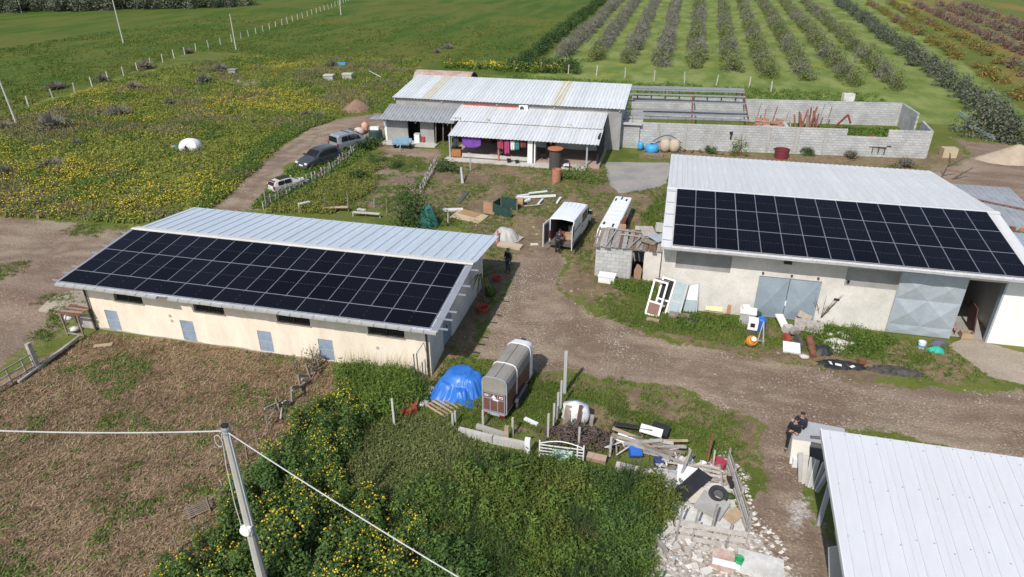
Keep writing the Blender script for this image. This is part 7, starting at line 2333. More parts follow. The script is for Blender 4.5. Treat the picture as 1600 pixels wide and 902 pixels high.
# ------------------------------------------------------------------ lumber heap
prop('black_sheet', 'flat black corrugated sheet on the lumber heap by the grass', 'sheet', MB().beam(P3((-1.16, 23.84), 0.35), P3((0.51, 23.80), 0.4), 0.05, 0.45, roll=1.2), M_black)
prop('black_sheet', 'folded black sheet at the end of the lumber heap', 'sheet', MB().obox(P3((0.83, 23.84), 0.35), (0.75, 0.6, 0.3), (0.2, 0.1, -0.2)), M_black)
prop('white_board', 'pointed white plastic board on the lumber heap', 'board', MB().obox(P3((0.46, 23.62), 0.45), (0.95, 0.42, 0.05), (0.3, 0.05, -0.15)), M_whitepaint)
prop('white_board', 'white painted board on the near side of the lumber heap', 'board', MB().obox(P3((-0.35, 22.83), 0.35), (1.2, 0.35, 0.05), (0.45, 0.1, -0.2)), M_whitepaint)
r4 = random.Random(31)
lumb = ['grey plank in the tangled lumber heap beside the brush pile'] 
for k in range(30):
    a = (r4.uniform(965, 1040), r4.uniform(690, 722))
    x0, y0 = 0, 0
    c = Vector((r4.uniform(-1.0, 1.35), r4.uniform(-0.55, 0.55), 0.12 + 0.45 * r4.random()))
    o_ = Vector(P3((0.09, 22.69)))
    d = Vector((math.cos(r4.gauss(-0.12, 0.25)), r4.gauss(-0.1, 0.22), r4.gauss(0, 0.09))) * r4.uniform(0.4, 0.9)
    prop('lumber_plank', lumb[0], 'plank', MB().beam(tuple(o_ + c - d), tuple(o_ + c + d), r4.uniform(.08, .18), r4.uniform(.025, .05)), r4.choice([M_woodgrey, M_woodgrey, M_wood, M_concl, M_woodlight]), group='planks of the lumber heap')
prop('blue_crate', 'bright blue plastic crate in the lumber heap', 'crate', MB().obox(P3((-0.10, 22.32), 0.25), (0.5, 0.42, 0.3), (0.5, 0.1, 0.3)), M_blueplastic)
prop('blue_crate', 'small dark blue box at the near edge of the lumber heap', 'crate', MB().obox(P3((0.86, 22.03), 0.2), (0.35, 0.3, 0.3), (0.2, 0.1, 0.3)), mat('dark_blue_plastic', (0.05, 0.08, 0.2), 0.5, (0.04, 0.06, 0.15), 3))
for k, (a, c, h) in enumerate([((-0.80, 21.32), (0.19, 21.22), 0.38), ((0.19, 21.18), (1.25, 21.33), 0.4), ((1.27, 21.26), (1.75, 21.01), 0.34)]):
    tt = prop('wall_fragment', ['broken white wall block along the weeds, first from the brush pile', 'broken white wall block along the weeds, middle one', 'broken white wall block along the weeds, last by the scrap pen'][k], 'block', MB().beam(P3(a, h / 2), P3(c, h / 2), 0.25, h), M_stone)
prop('plank', 'tan board lying before the brush pile', 'plank', MB().obox(P3((-1.62, 21.63), 0.2), (0.8, 0.3, 0.25), (0.2, 0, -0.1)), mat('tan_plank', (0.4, 0.29, 0.21), 0.9, (0.33, 0.24, 0.17), 3))

# ------------------------------------------------------------------ scrap pen
M_lightstone = mat('chalky_slab', (0.62, 0.59, 0.54), 0.9, (0.48, 0.45, 0.4), 2, 0.01, 10)
M_sheetwhite = mat('dirty_white_sheet', (0.68, 0.67, 0.64), 0.7, (0.5, 0.48, 0.44), 1.5, 0.02, 8, fine=0.1)
def plate(name, label, cat, c, sx, sy, th, rot, m):
    return prop(name, label, cat, MB().box(-sx / 2, -sy / 2, -th / 2, sx / 2, sy / 2, th / 2), m, loc=c, rot=rot)
plate('plastic_sheet', 'large rumpled white sheet spread over the scrap pen floor', 'sheet', P3((2.63, 20.01), 0.12), 2.5, 2.3, 0.06, (0.05, 0.03, 0.25), M_sheetwhite)
plate('plastic_sheet', 'grey-blue sheet at the thicket side of the scrap pen', 'sheet', P3((1.71, 20.82), 0.22), 0.8, 1.5, 0.05, (0.1, -0.1, 0.1), M_galv)
plate('plastic_sheet', 'white panel under the black sheet in the scrap pen', 'panel', P3((2.00, 21.07), 0.3), 0.8, 1.4, 0.06, (0.15, 0.1, 0.0), M_whitepaint)
plate('black_sheet', 'long black corrugated sheet lying aslant in the scrap pen', 'sheet', P3((2.15, 20.68), 0.45), 0.62, 1.75, 0.05, (0.12, 0.08, -0.62), M_black)
plate('concrete_slab', 'square grey slab lying in the scrap pen', 'slab', P3((2.91, 19.91), 0.34), 1.05, 0.95, 0.09, (0.1, 0.04, -0.45), M_conc)
plate('cream_panel', 'cream panel behind the grey slab in the scrap pen', 'panel', P3((2.53, 20.29), 0.28), 0.9, 0.9, 0.05, (0.15, 0.05, -0.4), mat('cream_panel', (0.6, 0.54, 0.44), 0.8, (0.5, 0.45, 0.38), 2))
plate('plywood', 'triangular tan plywood offcut in the scrap pen', 'board', P3((3.71, 19.71), 0.2), 0.45, 0.7, 0.03, (0.1, 0.1, -0.7), M_woodlight)
t = thing('tyre', 'old black tyre lying on the slab in the scrap pen', 'tyre', P3((3.15, 20.44), 0.42), (R(18), R(8), 0))
MB().lathe([(0.20, -0.09), (0.32, -0.1), (0.37, -0.06), (0.37, 0.06), (0.32, 0.1), (0.20, 0.09), (0.2, -0.09)], 22).ob('rubber', M_rubber, t)
MB().cyl((0, 0, -0.03), (0, 0, 0.03), 0.19, n=14).ob('hub', M_trim, t)
t = thing('plank_fence', 'low silvery plank fence across the front of the scrap pen', 'fence')
fa, fb = (1.58, 18.27), (4.01, 18.27)
for zz, hh in ((0.16, 0.2), (0.5, 0.2), (0.82, 0.22)):
    MB().beam(P3(fa, zz), P3(fb, zz), 0.03, hh).ob('rail', mat('chalky_wood', (0.52, 0.48, 0.44), 0.9, (0.4, 0.36, 0.32), 4), t)
MB().beam(P3((1.80, 18.33), 0.75), P3((2.43, 18.36), 0.78), 0.04, 0.36).ob('board', M_concl, t)
for q, h in (((1.67, 18.26), 1.6), ((2.21, 18.27), 1.5), ((2.79, 18.29), 1.9), ((3.38, 18.26), 1.15), ((3.97, 18.29), 1.35)):
    MB().beam(P3(q), P3((q[0] + 0.08, q[1] + 0.05), h), 0.07, 0.07).ob('post', M_woodgrey, t)
t = thing('plank_fence', 'standing plank panel along the road side of the scrap pen', 'fence')
fa, fb = (4.15, 19.10), (3.58, 22.38)
for k in range(4):
    MB().beam(P3(fa, 0.15 + k * 0.22), P3(fb, 0.2 + k * 0.24), 0.035, 0.15).ob('rail', M_woodgrey if k % 2 else M_concl, t)
for u in (0, 0.35, 0.7, 1.0):
    x, y = fa[0] + (fb[0] - fa[0]) * u, fa[1] + (fb[1] - fa[1]) * u
    MB().beam((x, y, 0), (x, y, 1.15), 0.08, 0.08).ob('post', M_woodgrey, t)
pallet('grey slatted pallet upright in the back of the scrap pen, first', P3((2.39, 21.60), 0.1), R(8), 0.9, 0.9, M_woodgrey, (R(35), 0))
pallet('grey slatted pallet upright in the back of the scrap pen, second', P3((2.84, 21.64), 0.15), R(-6), 0.8, 0.9, M_woodgrey, (R(42), 0))
for k, (q, h, dx_) in enumerate([((1.70, 21.29), 1.5, 0.3), ((2.04, 21.74), 1.2, -0.05), ((2.80, 22.46), 1.5, 0.05), ((3.00, 21.97), 1.1, -0.02), ((3.42, 20.71), 1.3, -0.3)]):
    prop('scrap_post', ['leaning grey pole at the thicket corner of the scrap pen', 'grey pole behind the white panel in the scrap pen', 'rusty tall pole at the back of the scrap pen', 'thin grey pole by the standing pallets', 'grey pole leaning on the road side of the scrap pen'][k], 'pole', MB().beam(P3(q), P3((q[0] + dx_, q[1] + 0.2), h), 0.07, 0.07), M_rust if k == 2 else M_woodgrey)
t = thing('red_crate', 'faded red plastic crate at the back of the scrap pen', 'crate', P3((3.26, 22.38), 0.15), R(-25))
MB().box(-0.25, -0.2, 0, 0.25, 0.2, 0.03).box(-0.25, -0.2, 0.03, -0.22, 0.2, 0.3).box(0.22, -0.2, 0.03, 0.25, 0.2, 0.3).box(-0.22, -0.2, 0.03, 0.22, -0.17, 0.3).box(-0.22, 0.17, 0.03, 0.22, 0.2, 0.3).ob('shell', mat('faded_crimson', (0.45, 0.06, 0.11), 0.6, (0.38, 0.06, 0.1), 3), t)
prop('cable_roll', 'small tan ring lying near the red crate', 'ring', MB().lathe([(0.1, -0.05), (0.22, -0.05), (0.22, 0.05), (0.1, 0.05), (0.1, -0.05)], 16), mat('tan_ring', (0.5, 0.33, 0.22), 0.8, (0.42, 0.28, 0.19), 3), loc=P3((3.53, 21.69), 0.3))
prop('black_roll', 'short black roll beside the tan ring', 'roll', MB().cyl(P3((3.73, 21.13), 0.3), P3((3.60, 21.56), 0.35), 0.11, n=10), M_black)
sack('grey green weed bundle on the tyre', P3((3.58, 20.54), 0.3), (0.2, 0.14, 0.14), L_weed, None, 'weed_bundle')
for k in range(48):
    x, y = (2.07, 21.82)[0] + r4.uniform(-1.2, 1.5), (2.93, 20.94)[1] + r4.uniform(-1.3, 1.6)
    prop('scrap_plank', 'short bleached plank scattered in the scrap pen', 'plank', MB().obox((x, y, 0.18 + r4.uniform(0, .12)), (r4.uniform(.3, .9), r4.uniform(.06, .16), 0.03), (r4.uniform(-.2, .2), r4.uniform(-.2, .2), r4.uniform(0, 3.1))), r4.choice([M_sheetwhite, M_woodgrey, M_concl, M_sheetwhite]), group='planks scattered in the scrap pen')
for k in range(46):
    u, v = r4.random(), r4.random()
    c0, c1 = Vector((0.74, 18.28) + (0,)), Vector((4.53, 17.21) + (0,))
    x, y = c0.x + (c1.x - c0.x) * u, c0.y + (c1.y - c0.y) * v
    prop('plaster_chunk', 'broken pale slab in the plaster rubble below the plank fence', 'slab', MB().prism([(0, 0), (r4.uniform(.15, .4), r4.uniform(-.05, .1)), (r4.uniform(.2, .45), r4.uniform(.15, .3)), (r4.uniform(-.1, .1), r4.uniform(.12, .25))], -0.02, 0.03, 'Z'), r4.choice([M_sheetwhite, M_stone, M_concl, M_lightstone]), group='broken slabs in the rubble', loc=(x, y, r4.uniform(0.05, 0.16)), rot=(r4.uniform(-.35, .35), r4.uniform(-.35, .35), r4.uniform(0, 6)))
for k in range(34):
    o_ = Vector(P3((2.32, 21.81)))
    x, y = o_.x + r4.uniform(-1.6, 1.1), o_.y + r4.gauss(0, 0.45)
    prop('broken_board', 'pale broken board in the heap behind the standing pallets', 'board', MB().box(-r4.uniform(.1, .3), -r4.uniform(.06, .2), -0.02, r4.uniform(.1, .3), r4.uniform(.06, .2), 0.02), r4.choice([M_sheetwhite, M_woodgrey, M_concl, M_whitepaint, M_wood, M_galv]), group='boards behind the standing pallets', loc=(x, y, r4.uniform(0.08, 0.45)), rot=(r4.uniform(-.6, .6), r4.uniform(-.6, .6), r4.uniform(0, 6)))
for k in range(26):
    o_ = Vector(P3((0.09, 22.61)))
    x, y = o_.x + r4.uniform(-1.4, 1.6), o_.y + r4.gauss(0, 0.4)
    d = Vector((r4.uniform(-.5, .5), r4.uniform(-.35, .35), r4.uniform(-.15, .15)))
    prop('splintered_lath', 'splintered lath poking out of the lumber heap', 'lath', MB().beam((x - d.x, y - d.y, 0.3 - d.z), (x + d.x, y + d.y, 0.32 + d.z), r4.uniform(.03, .07), 0.03), r4.choice([M_woodgrey, M_sheetwhite, M_wood, M_concl]), group='laths of the lumber heap')
# table of boards with the green bucket, bottom edge
plate('sheet_stack', 'stack of glossy white panels at the lower edge of the scrap pen', 'panel', P3((4.45, 17.51), 0.28), 1.5, 0.9, 0.2, (0.02, 0, -0.12), M_sheetwhite)
plate('rust_stained_sheet', 'rust-stained pink panel next to the stack of white panels', 'panel', P3((3.25, 17.52), 0.2), 0.75, 0.85, 0.08, (0.05, 0.03, -0.1), mat('pink_rust_panel', (0.45, 0.26, 0.2), 0.85, (0.55, 0.48, 0.44), 3))
t = thing('bucket', 'green plastic bucket on the white panels at the bottom edge', 'bucket', P3((3.73, 17.36), 0.36))
MB().lathe([(0.12, 0), (0.16, 0.26), (0.145, 0.26), (0.11, 0.02)], 18).ob('shell', M_greenplastic, t)
MB().tube([(0.15 * math.cos(a_ * .52), 0, 0.26 + 0.1 * math.sin(a_ * .52)) for a_ in range(7)], 0.006, 5).ob('handle', M_galv, t)
prop('white_trough', 'narrow white trough lying by the green bucket', 'trough', MB().obox(P3((3.32, 17.24), 0.38), (0.9, 0.18, 0.12), (0, 0, -0.08)), M_whitepaint)
for k, (a, c, w_) in enumerate([((0.86, 18.22), (1.34, 17.45), .14), ((1.20, 18.18), (1.57, 18.63), .16), ((1.53, 18.38), (1.40, 18.90), .2)]):
    prop('timber', ['grey timber lying at the weeds edge of the plaster rubble', 'short sawn timber at the corner of the plank fence', 'pale block at the corner of the plank fence'][k], 'timber', MB().beam(P3(a, .12), P3(c, .2), w_, .12), M_woodgrey if k == 0 else M_concl)

# ------------------------------------------------------------------ slabs stacked at the near shed
M_lightslab = mat('pale_panel', (0.62, 0.60, 0.56), 0.75, (0.52, 0.5, 0.46), 1.5, fine=0.06)
plate('stacked_panel', 'large grey-blue panel lying flat at the corner of the white roofed shed', 'panel', P3((7.23, 24.45), 0.95), 2.1, 1.2, 0.06, (0.05, 0.02, -0.05), mat('grey_panel', (0.42, 0.43, 0.44), 0.6, (0.36, 0.37, 0.38), 1))
t = thing('trestle', 'rough block stand under the flat grey-blue panel', 'stand', P3((7.08, 24.13)))
for x in (-0.7, 0.7):
    MB().box(x - 0.25, -0.35, 0, x + 0.25, 0.35, 0.9).ob('block', M_concl, t)
plate('stacked_panel', 'cream panel leaning against the panel stand beside the two people', 'panel', P3((6.46, 23.58), 0.5), 0.75, 0.08, 1.0, (-0.5, 0.1, 0.15), mat('cream_slab', (0.66, 0.62, 0.54), 0.8, (0.58, 0.54, 0.47), 2))
plate('stacked_panel', 'small white box at the foot of the leaning cream panel', 'box', P3((6.35, 23.32), 0.22), 0.35, 0.3, 0.4, (0, 0, 0.1), M_whitepaint)
plate('stacked_panel', 'dark pane leaning between the panels by the shed', 'panel', P3((7.15, 23.90), 0.6), 0.6, 0.06, 1.0, (-0.4, 0, 0.1), M_trim)
for k in range(7):
    q = ((6.75, 22.76)[0] - 0.25 + 0.02 * k + r4.uniform(-.1, .1), (6.75, 22.76)[1] - 0.06 * k)
    plate('leaning_slat', 'pale slab leaning in the fan-shaped stack at the shed corner', 'slab', (q[0] + 0.1 * k, q[1] - 0.03 * k, 0.42), 0.22, 0.06, 1.15, (-0.6 + 0.05 * k, 0.25 + 0.09 * k, 0.5), M_lightslab if k % 2 else M_concl)
    bpy.context.scene.collection.objects[-1]['group'] = 'fan-shaped stack at the shed corner'
plate('white_board', 'white triangular board under the shed roof at the bottom edge', 'board', P3((6.93, 18.05), 0.5), 0.7, 0.05, 1.1, (-0.5, 0.2, 0.6), M_whitepaint)

# ------------------------------------------------------------------ junk along the concrete barn
def framed_door(label, c, rot, w_, h_, m, glass=None, panel=None, gap=0.1):
    t = thing('door_leaf', label, 'door', c, rot)
    MB().box(-w_ / 2, -0.03, 0, -w_ / 2 + gap, 0.03, h_).ob('stile', m, t)
    MB().box(w_ / 2 - gap, -0.03, 0, w_ / 2, 0.03, h_).ob('stile', m, t)
    MB().box(-w_ / 2 + gap, -0.028, h_ - gap, w_ / 2 - gap, 0.028, h_).ob('rail', m, t)
    MB().box(-w_ / 2 + gap, -0.028, 0, w_ / 2 - gap, 0.028, gap).ob('rail', m, t)
    MB().box(-w_ / 2 + gap, -0.028, h_ * 0.36, w_ / 2 - gap, 0.028, h_ * 0.36 + gap).ob('rail', m, t)
    if panel:
        MB().box(-w_ / 2 + gap, -0.012, gap, w_ / 2 - gap, 0.012, h_ * 0.36).ob('panel', panel, t)
    if glass:
        MB().box(-w_ / 2 + gap, -0.008, h_ * 0.36 + gap, w_ / 2 - gap, 0.008, h_ - gap).ob('pane', glass, t)
    return t
M_pale_glass = mat('dusty_glass', (0.38, 0.46, 0.48), 0.25, (0.3, 0.36, 0.38), 2)
framed_door('white framed door with brown lower panel leaning at the block shed corner', P3((-0.08, 34.48)), (R(-24), R(4), R(-14)), 0.85, 2.1, M_whitepaint, None, mat('brown_panel', (0.24, 0.14, 0.1), 0.8, (0.2, 0.12, 0.09), 3))
framed_door('old white window frame behind the brown-panelled door', P3((0.33, 34.96)), (R(-20), R(6), R(-14)), 0.8, 2.1, M_whitepaint, M_dark, None)
prop('plank', 'grey weathered board on top of the leaning doors', 'plank', MB().beam(P3((-0.07, 35.73), 1.75), P3((0.75, 35.61), 1.8), 0.2, 0.08), M_wood)
framed_door('glazed white door leaning on the concrete barn wall', P3((1.13, 34.92)), (R(-20), R(5), R(-12)), 0.75, 2.0, mat('grey_frame', (0.5, 0.5, 0.48), 0.6, (0.42, 0.42, 0.4), 3), M_pale_glass, M_pale_glass)
framed_door('bright white panelled door leaning on the concrete barn wall', P3((2.06, 35.38)), (R(-14), R(-3), R(-4)), 0.78, 2.0, M_galv, M_whitepaint, M_pale_glass, 0.06)
prop('brick_heap', 'low heap of brown boards at the foot of the leaning doors', 'boards', MB().obox(P3((1.42, 34.62), 0.12), (1.1, 0.45, 0.22), (0.1, 0, -0.1)).obox(P3((1.64, 34.44), 0.28), (0.8, 0.3, 0.08), (0.1, 0.1, 0.2)), M_wood)
prop('plank', 'yellowish board under the brown-panelled door', 'plank', MB().obox(P3((0.02, 33.91), 0.08), (0.7, 0.25, 0.12), (0, 0, -0.2)), M_woodlight)
plate('yellow_board', 'pale yellow square board leaning on the concrete barn', 'board', P3((3.39, 35.85), 0.55), 0.95, 0.04, 0.9, (-0.35, 0, 0), mat('pale_yellow', (0.72, 0.68, 0.38), 0.7, (0.66, 0.62, 0.34), 2, fine=0.04))
prop('plank', 'tall orange brown board leaning near the grey double door', 'plank', MB().obox(P3((4.21, 35.82), 0.7), (0.2, 0.05, 1.3), (-0.25, 0.05, 0)), mat('orange_wood', (0.42, 0.22, 0.12), 0.85, (0.34, 0.18, 0.1), 3))
prop('plank', 'thin dark pole leaning next to the orange board', 'plank', MB().beam(P3((4.36, 35.85)), P3((4.55, 36.84), 2.0), 0.09, 0.06), M_wood)
prop('white_disc', 'pale round disc leaning on the concrete wall', 'disc', MB().lathe([(0.3, -0.01), (0.3, 0.02)], 18, ax='Y'), M_whitepaint, loc=P3((4.77, 36.89), 0.95))
sack('black bin bag on the grass in front of the leaning doors', P3((2.14, 34.19)), (0.42, 0.28, 0.28), M_black, None, 'bin_bag')
t = thing('stove', 'old white enamel appliance with junk on top near the grey double door', 'appliance', P3((5.14, 34.84)), R(-6))
MB().box(-0.4, -0.3, 0.0, 0.4, 0.3, 0.78).ob('cabinet', mat('grey_enamel', (0.42, 0.41, 0.39), 0.6, (0.34, 0.33, 0.31), 3), t)
MB().box(-0.44, -0.34, 0.78, 0.44, 0.34, 0.9).ob('top', M_whitepaint, t)
MB().obox((-0.15, 0, 1.0), (0.4, 0.4, 0.2), (0, 0, 0.3)).ob('tray', M_whitepaint, t)
t = thing('white_box', 'white box with a dark square hole beside the blue barrel', 'box', P3((5.35, 33.90)), R(-5))
MB().box(-0.26, -0.25, 0.3, 0.26, 0.25, 0.85).ob('case', M_whitepaint, t)
MB().box(-0.13, -0.258, 0.48, 0.1, -0.251, 0.72).ob('hole', M_black, t)
MB().box(-0.22, -0.2, 0, 0.22, 0.2, 0.3).ob('base', M_trim, t)
t = thing('barrel', 'blue plastic barrel standing by the white box', 'barrel', P3((5.82, 34.29)))
MB().lathe([(0.22, 0), (0.25, 0.1), (0.26, 0.4), (0.25, 0.7), (0.2, 0.78), (0.19, 0.76)], 18).ob('shell', M_blueplastic, t)
prop('green_bin', 'dark green bin behind the blue barrel', 'bin', MB().lathe([(0.2, 0), (0.25, 0.7), (0.22, 0.72)], 14), mat('dark_green_plastic', (0.02, 0.09, 0.06), 0.6, (0.02, 0.07, 0.05), 3), loc=P3((5.63, 34.96)))
t = thing('cement_mixer', 'small orange cement mixer drum in front of the white box', 'mixer', P3((5.19, 32.44)), R(10))
M_orange = mat('orange_paint', (0.62, 0.26, 0.03), 0.6, (0.45, 0.2, 0.04), 4, fine=0.2)
MB().lathe([(0.12, -0.26), (0.22, -0.22), (0.30, -0.05), (0.30, 0.06), (0.24, 0.2), (0.2, 0.22), (0.15, 0.05)], 18).ob('drum', M_orange, t, False, (0, -0.05, 0.36), (R(55), R(15), 0))
MB().cyl((0.05, -0.2, 0.56), (0.05, -0.22, 0.58), 0.13, n=12).ob('mouth', M_whitepaint, t)
for s in (-1, 1):
    MB().beam((s * 0.3, 0.2, 0), (s * 0.12, 0.05, 0.6), 0.05, 0.05).ob('leg', M_orange, t)
prop('trestle', 'splayed grey trestle leaning beside the cement mixer', 'trestle', MB().beam(P3((5.53, 32.72)), P3((5.90, 34.03), 0.7), 0.06, 0.05).beam(P3((5.85, 32.60)), P3((5.90, 34.03), 0.7), 0.06, 0.05).beam(P3((5.48, 32.84), .15), P3((5.94, 32.89), .15), 0.05, 0.05), M_woodgrey)
# white scrap row by the double door
for k, (c, s_, r_, m_, lab, nm) in enumerate([
    (P3((7.05, 34.87), 0.3), (0.45, 1.3, 0.08), (0.3, 0.1, 0.35), M_whitepaint, 'long white board leaning in the scrap row before the double door', 'white_board'),
    (P3((7.25, 34.22), 0.3), (0.5, 0.4, 0.4), (0.1, 0.1, 0.4), M_concl, 'pale box in the scrap row before the double door', 'scrap_box'),
    (P3((7.07, 33.23), 0.3), (0.25, 0.5, 0.35), (0.1, 0.2, 0.2), M_redpaint, 'red canister in the scrap row before the double door', 'canister'),
    (P3((7.61, 33.69), 0.3), (0.15, 1.3, 0.1), (0.1, 0.2, 0.25), M_rust, 'rusty brown beam in the scrap row before the double door', 'rusty_beam'),
    (P3((7.25, 32.56), 0.14), (0.85, 0.75, 0.1), (0.25, 0, -0.05), M_whitepaint, 'broken white panel at the road end of the scrap row', 'white_sheet'),
    (P3((7.67, 33.11), 0.25), (0.1, 0.9, 0.3), (0.2, 0.2, 0.3), M_trim, 'dark slat in the scrap row before the double door', 'dark_slat'),
    (P3((7.55, 33.94), 0.4), (0.5, 0.3, 0.3), (0.2, 0.3, 0.6), M_woodgrey, 'grey wooden box on the scrap row before the double door', 'scrap_box')]):
    prop(nm, lab, nm.split('_')[-1], MB().obox(c, s_, r_), m_)
plate('plywood_sheet', 'large grey plywood sheet lying under the bare shrub', 'board', P3((8.39, 34.84), 0.3), 1.5, 0.95, 0.05, (0.25, 0.05, -0.12), M_woodgrey)
plate('plywood_sheet', 'pointed tan board propped on the plywood sheet', 'board', P3((8.35, 35.84), 0.65), 0.8, 0.05, 0.9, (-0.5, 0.45, 0.1), mat('buff_board', (0.46, 0.38, 0.31), 0.9, (0.38, 0.31, 0.25), 2))
prop('rusty_barrel', 'crushed rusty drum lying beside the road', 'drum', MB().cyl(P3((8.19, 33.36), 0.4), P3((8.28, 31.99), 0.1), 0.2, 0.16, 10), M_rust)
sack('round pale stone on the road edge by the scrap row', P3((7.80, 31.87)), (0.25, 0.18, 0.22), M_stone, None, 'boulder')
mound('black_bags', 'black plastic bags heaped between rusty drum and pale rubble', 'bag', P3((8.77, 32.79)), 0.75, 0.45, 0.35, M_black, 8, 0.12, 40, 0.2)
mound('rubble_heap', 'pale rubble heap in the grass near the black bags', 'rubble', P3((9.69, 33.59)), 0.9, 0.7, 0.35, M_stone, 15, 0.1, 36, 0.1, 1, False)
for k, q in enumerate([(9.47, 34.41), (10.21, 34.38), (10.00, 34.67), (9.44, 33.02), (10.35, 33.75)]):
    sack('white stone lying around the pale rubble heap', P3(q), (0.22, 0.18, 0.25), M_stone, 'stones round the rubble heap', 'boulder')
mound('black_plastic', 'crumpled black plastic sheet lying on the road edge', 'plastic sheet', P3((9.54, 31.63)), 1.15, 0.5, 0.22, M_black, 21, 0.2, 48, 0.1)
mound('ash_patch', 'flattened black plastic and ashes beside the road', 'plastic sheet', P3((12.12, 31.72)), 1.3, 0.55, 0.10, mat('sooty_plastic', (0.04, 0.038, 0.037), 0.9, (0.12, 0.1, 0.09), 4), 22, 0.2, 48, 0.1)
prop('rust_box', 'small rusty box beside the crumpled black plastic', 'box', MB().obox(P3((10.55, 32.05), 0.14), (0.35, 0.3, 0.28), (0, 0, 0.3)), M_rust)
for k, q in enumerate([(9.29, 31.21), (9.94, 31.20), (8.94, 31.31)]):
    plate('white_scrap', 'white scrap of plastic on the crumpled black sheet', 'scrap', P3(q, 0.27), 0.3, 0.14, 0.02, (0.2, 0.1, k * 0.8), M_whitepaint)
    bpy.context.scene.collection.objects[-1]['group'] = 'scraps on the black sheet'
t = thing('bucket', 'white and blue paint bucket in the grass before the sliding door', 'bucket', P3((13.97, 34.43)))
MB().lathe([(0.16, 0), (0.19, 0.36), (0.175, 0.36), (0.15, 0.03)], 18).ob('shell', M_whitepaint, t)
MB().lathe([(0.172, 0.06), (0.184, 0.2)], 18).ob('label_band', mat('sky_blue_label', (0.15, 0.4, 0.62), 0.5, (0.12, 0.34, 0.55), 3), t)
mound('green_bag', 'bright turquoise green sack lying on the concrete edge', 'sack', P3((14.64, 34.21)), 0.42, 0.32, 0.25, mat('turquoise_bag', (0.03, 0.42, 0.30), 0.6, (0.03, 0.36, 0.26), 3), 31, 0.1, 40, 0.2)
mound('grey_bag', 'crumpled grey-purple sack behind the turquoise sack', 'sack', P3((14.99, 35.00)), 0.5, 0.32, 0.25, mat('grey_purple_bag', (0.12, 0.11, 0.15), 0.8, (0.09, 0.08, 0.11), 3), 32, 0.15, 40, 0.2)
# inside the doorway
prop('chair_scrap', 'broken brown wooden chair in the dark barn doorway', 'chair', MB().obox((15.9, 36.4, 0.5), (0.5, 0.5, 0.06)).beam((15.7, 36.2, 0), (15.7, 36.2, 0.95), 0.06, 0.06).beam((16.1, 36.2, 0), (16.1, 36.2, 0.5), 0.06, 0.06).beam((15.7, 36.6, 0), (15.7, 36.6, 0.95), 0.06, 0.06).beam((16.1, 36.6, 0), (16.1, 36.6, 0.5), 0.06, 0.06), mat('pink_wood', (0.4, 0.24, 0.19), 0.8, (0.32, 0.19, 0.15), 3))
prop('wooden_crate', 'open wooden crate at the sill of the dark barn doorway', 'crate', MB().box(16.3, 35.85, 0.02, 16.35, 36.3, 0.35).box(16.85, 35.85, 0.02, 16.9, 36.3, 0.35).box(16.35, 35.85, 0.02, 16.85, 35.9, 0.35).box(16.35, 36.25, 0.02, 16.85, 36.3, 0.35), M_woodlight)
prop('door_board', 'brown board leaning on the inner jamb of the barn doorway', 'board', MB().obox((16.95, 36.9, 0.85), (0.06, 1.1, 1.7), (0, -0.15, 0)), mat('dark_red_board', (0.12, 0.06, 0.05), 0.8, (0.1, 0.05, 0.04), 3))
prop('white_tub', 'white box lid lying by the block shed wall', 'box', MB().box(-0.5, -0.3, 0, 0.5, 0.3, 0.42).box(-0.54, -0.34, 0.42, 0.54, 0.34, 0.5), M_whitepaint, loc=P3((-3.07, 38.27)), rot=R(-4))

# ------------------------------------------------------------------ yard behind the van
plate('particle_board', 'large pale particle board lying in the yard', 'board', P3((-14.69, 46.78), 0.08), 2.6, 1.6, 0.04, (0.04, 0.02, -0.2), mat('pale_board', (0.55, 0.44, 0.28), 0.85, (0.47, 0.37, 0.23), 2))
plate('cardboard', 'brown cardboard sheet on the pale particle board', 'cardboard', P3((-14.84, 47.30), 0.13), 1.7, 0.9, 0.02, (0.04, 0.02, -0.35), mat('cardboard_brown', (0.40, 0.24, 0.13), 0.9, (0.34, 0.2, 0.11), 2))
plate('cardboard', 'tan cardboard panel leaning on the green netting', 'cardboard', P3((-13.41, 47.93), 0.45), 0.9, 0.04, 1.1, (-0.9, 0.3, 0.5), MATS['cardboard_brown'])
prop('white_film', 'crumpled white plastic film beside the particle board', 'plastic sheet', MB().obox(P3((-16.32, 47.81), 0.1), (1.6, 0.4, 0.14), (0.1, 0.05, 0.45)), M_sheetwhite)
M_net = mat('green_netting', (0.018, 0.05, 0.042), 0.9, (0.03, 0.075, 0.06), 8)
t = thing('netting_pen', 'dark green netting pen standing in the yard', 'netting', P3((-12.23, 47.79)), R(-4))
for x, y, h in ((-0.85, 0, 1.15), (0.75, -0.3, 0.8), (-0.6, 1.3, 1.2), (0.75, 1.3, 0.9)):
    MB().beam((x, y, 0), (x, y, h), 0.07, 0.07).ob('stake', M_wood, t)
b = MB()
n_ = 14
vs = []
for j in range(7):
    for i in range(n_ + 1):
        u, v = i / n_, j / 6
        vs.append((-0.9 + 1.7 * u, -0.02 - 0.3 * u + 0.09 * math.sin(u * 17 + v * 2), v * (1.1 - 0.35 * u - 0.16 * math.sin(math.pi * u))))
b.add(vs, [(j * (n_ + 1) + i, j * (n_ + 1) + i + 1, (j + 1) * (n_ + 1) + i + 1, (j + 1) * (n_ + 1) + i) for j in range(6) for i in range(n_)])
MBn = b.ob('net_side', M_net, t, True)
MB().beam((-0.6, 1.3, 0.6), (0.75, 1.3, 0.55), 0.03, 0.9).ob('net_side', M_net, t)
MB().beam((-0.88, 0, 0.5), (-0.62, 1.3, 0.55), 0.03, 0.9).ob('net_side', M_net, t)
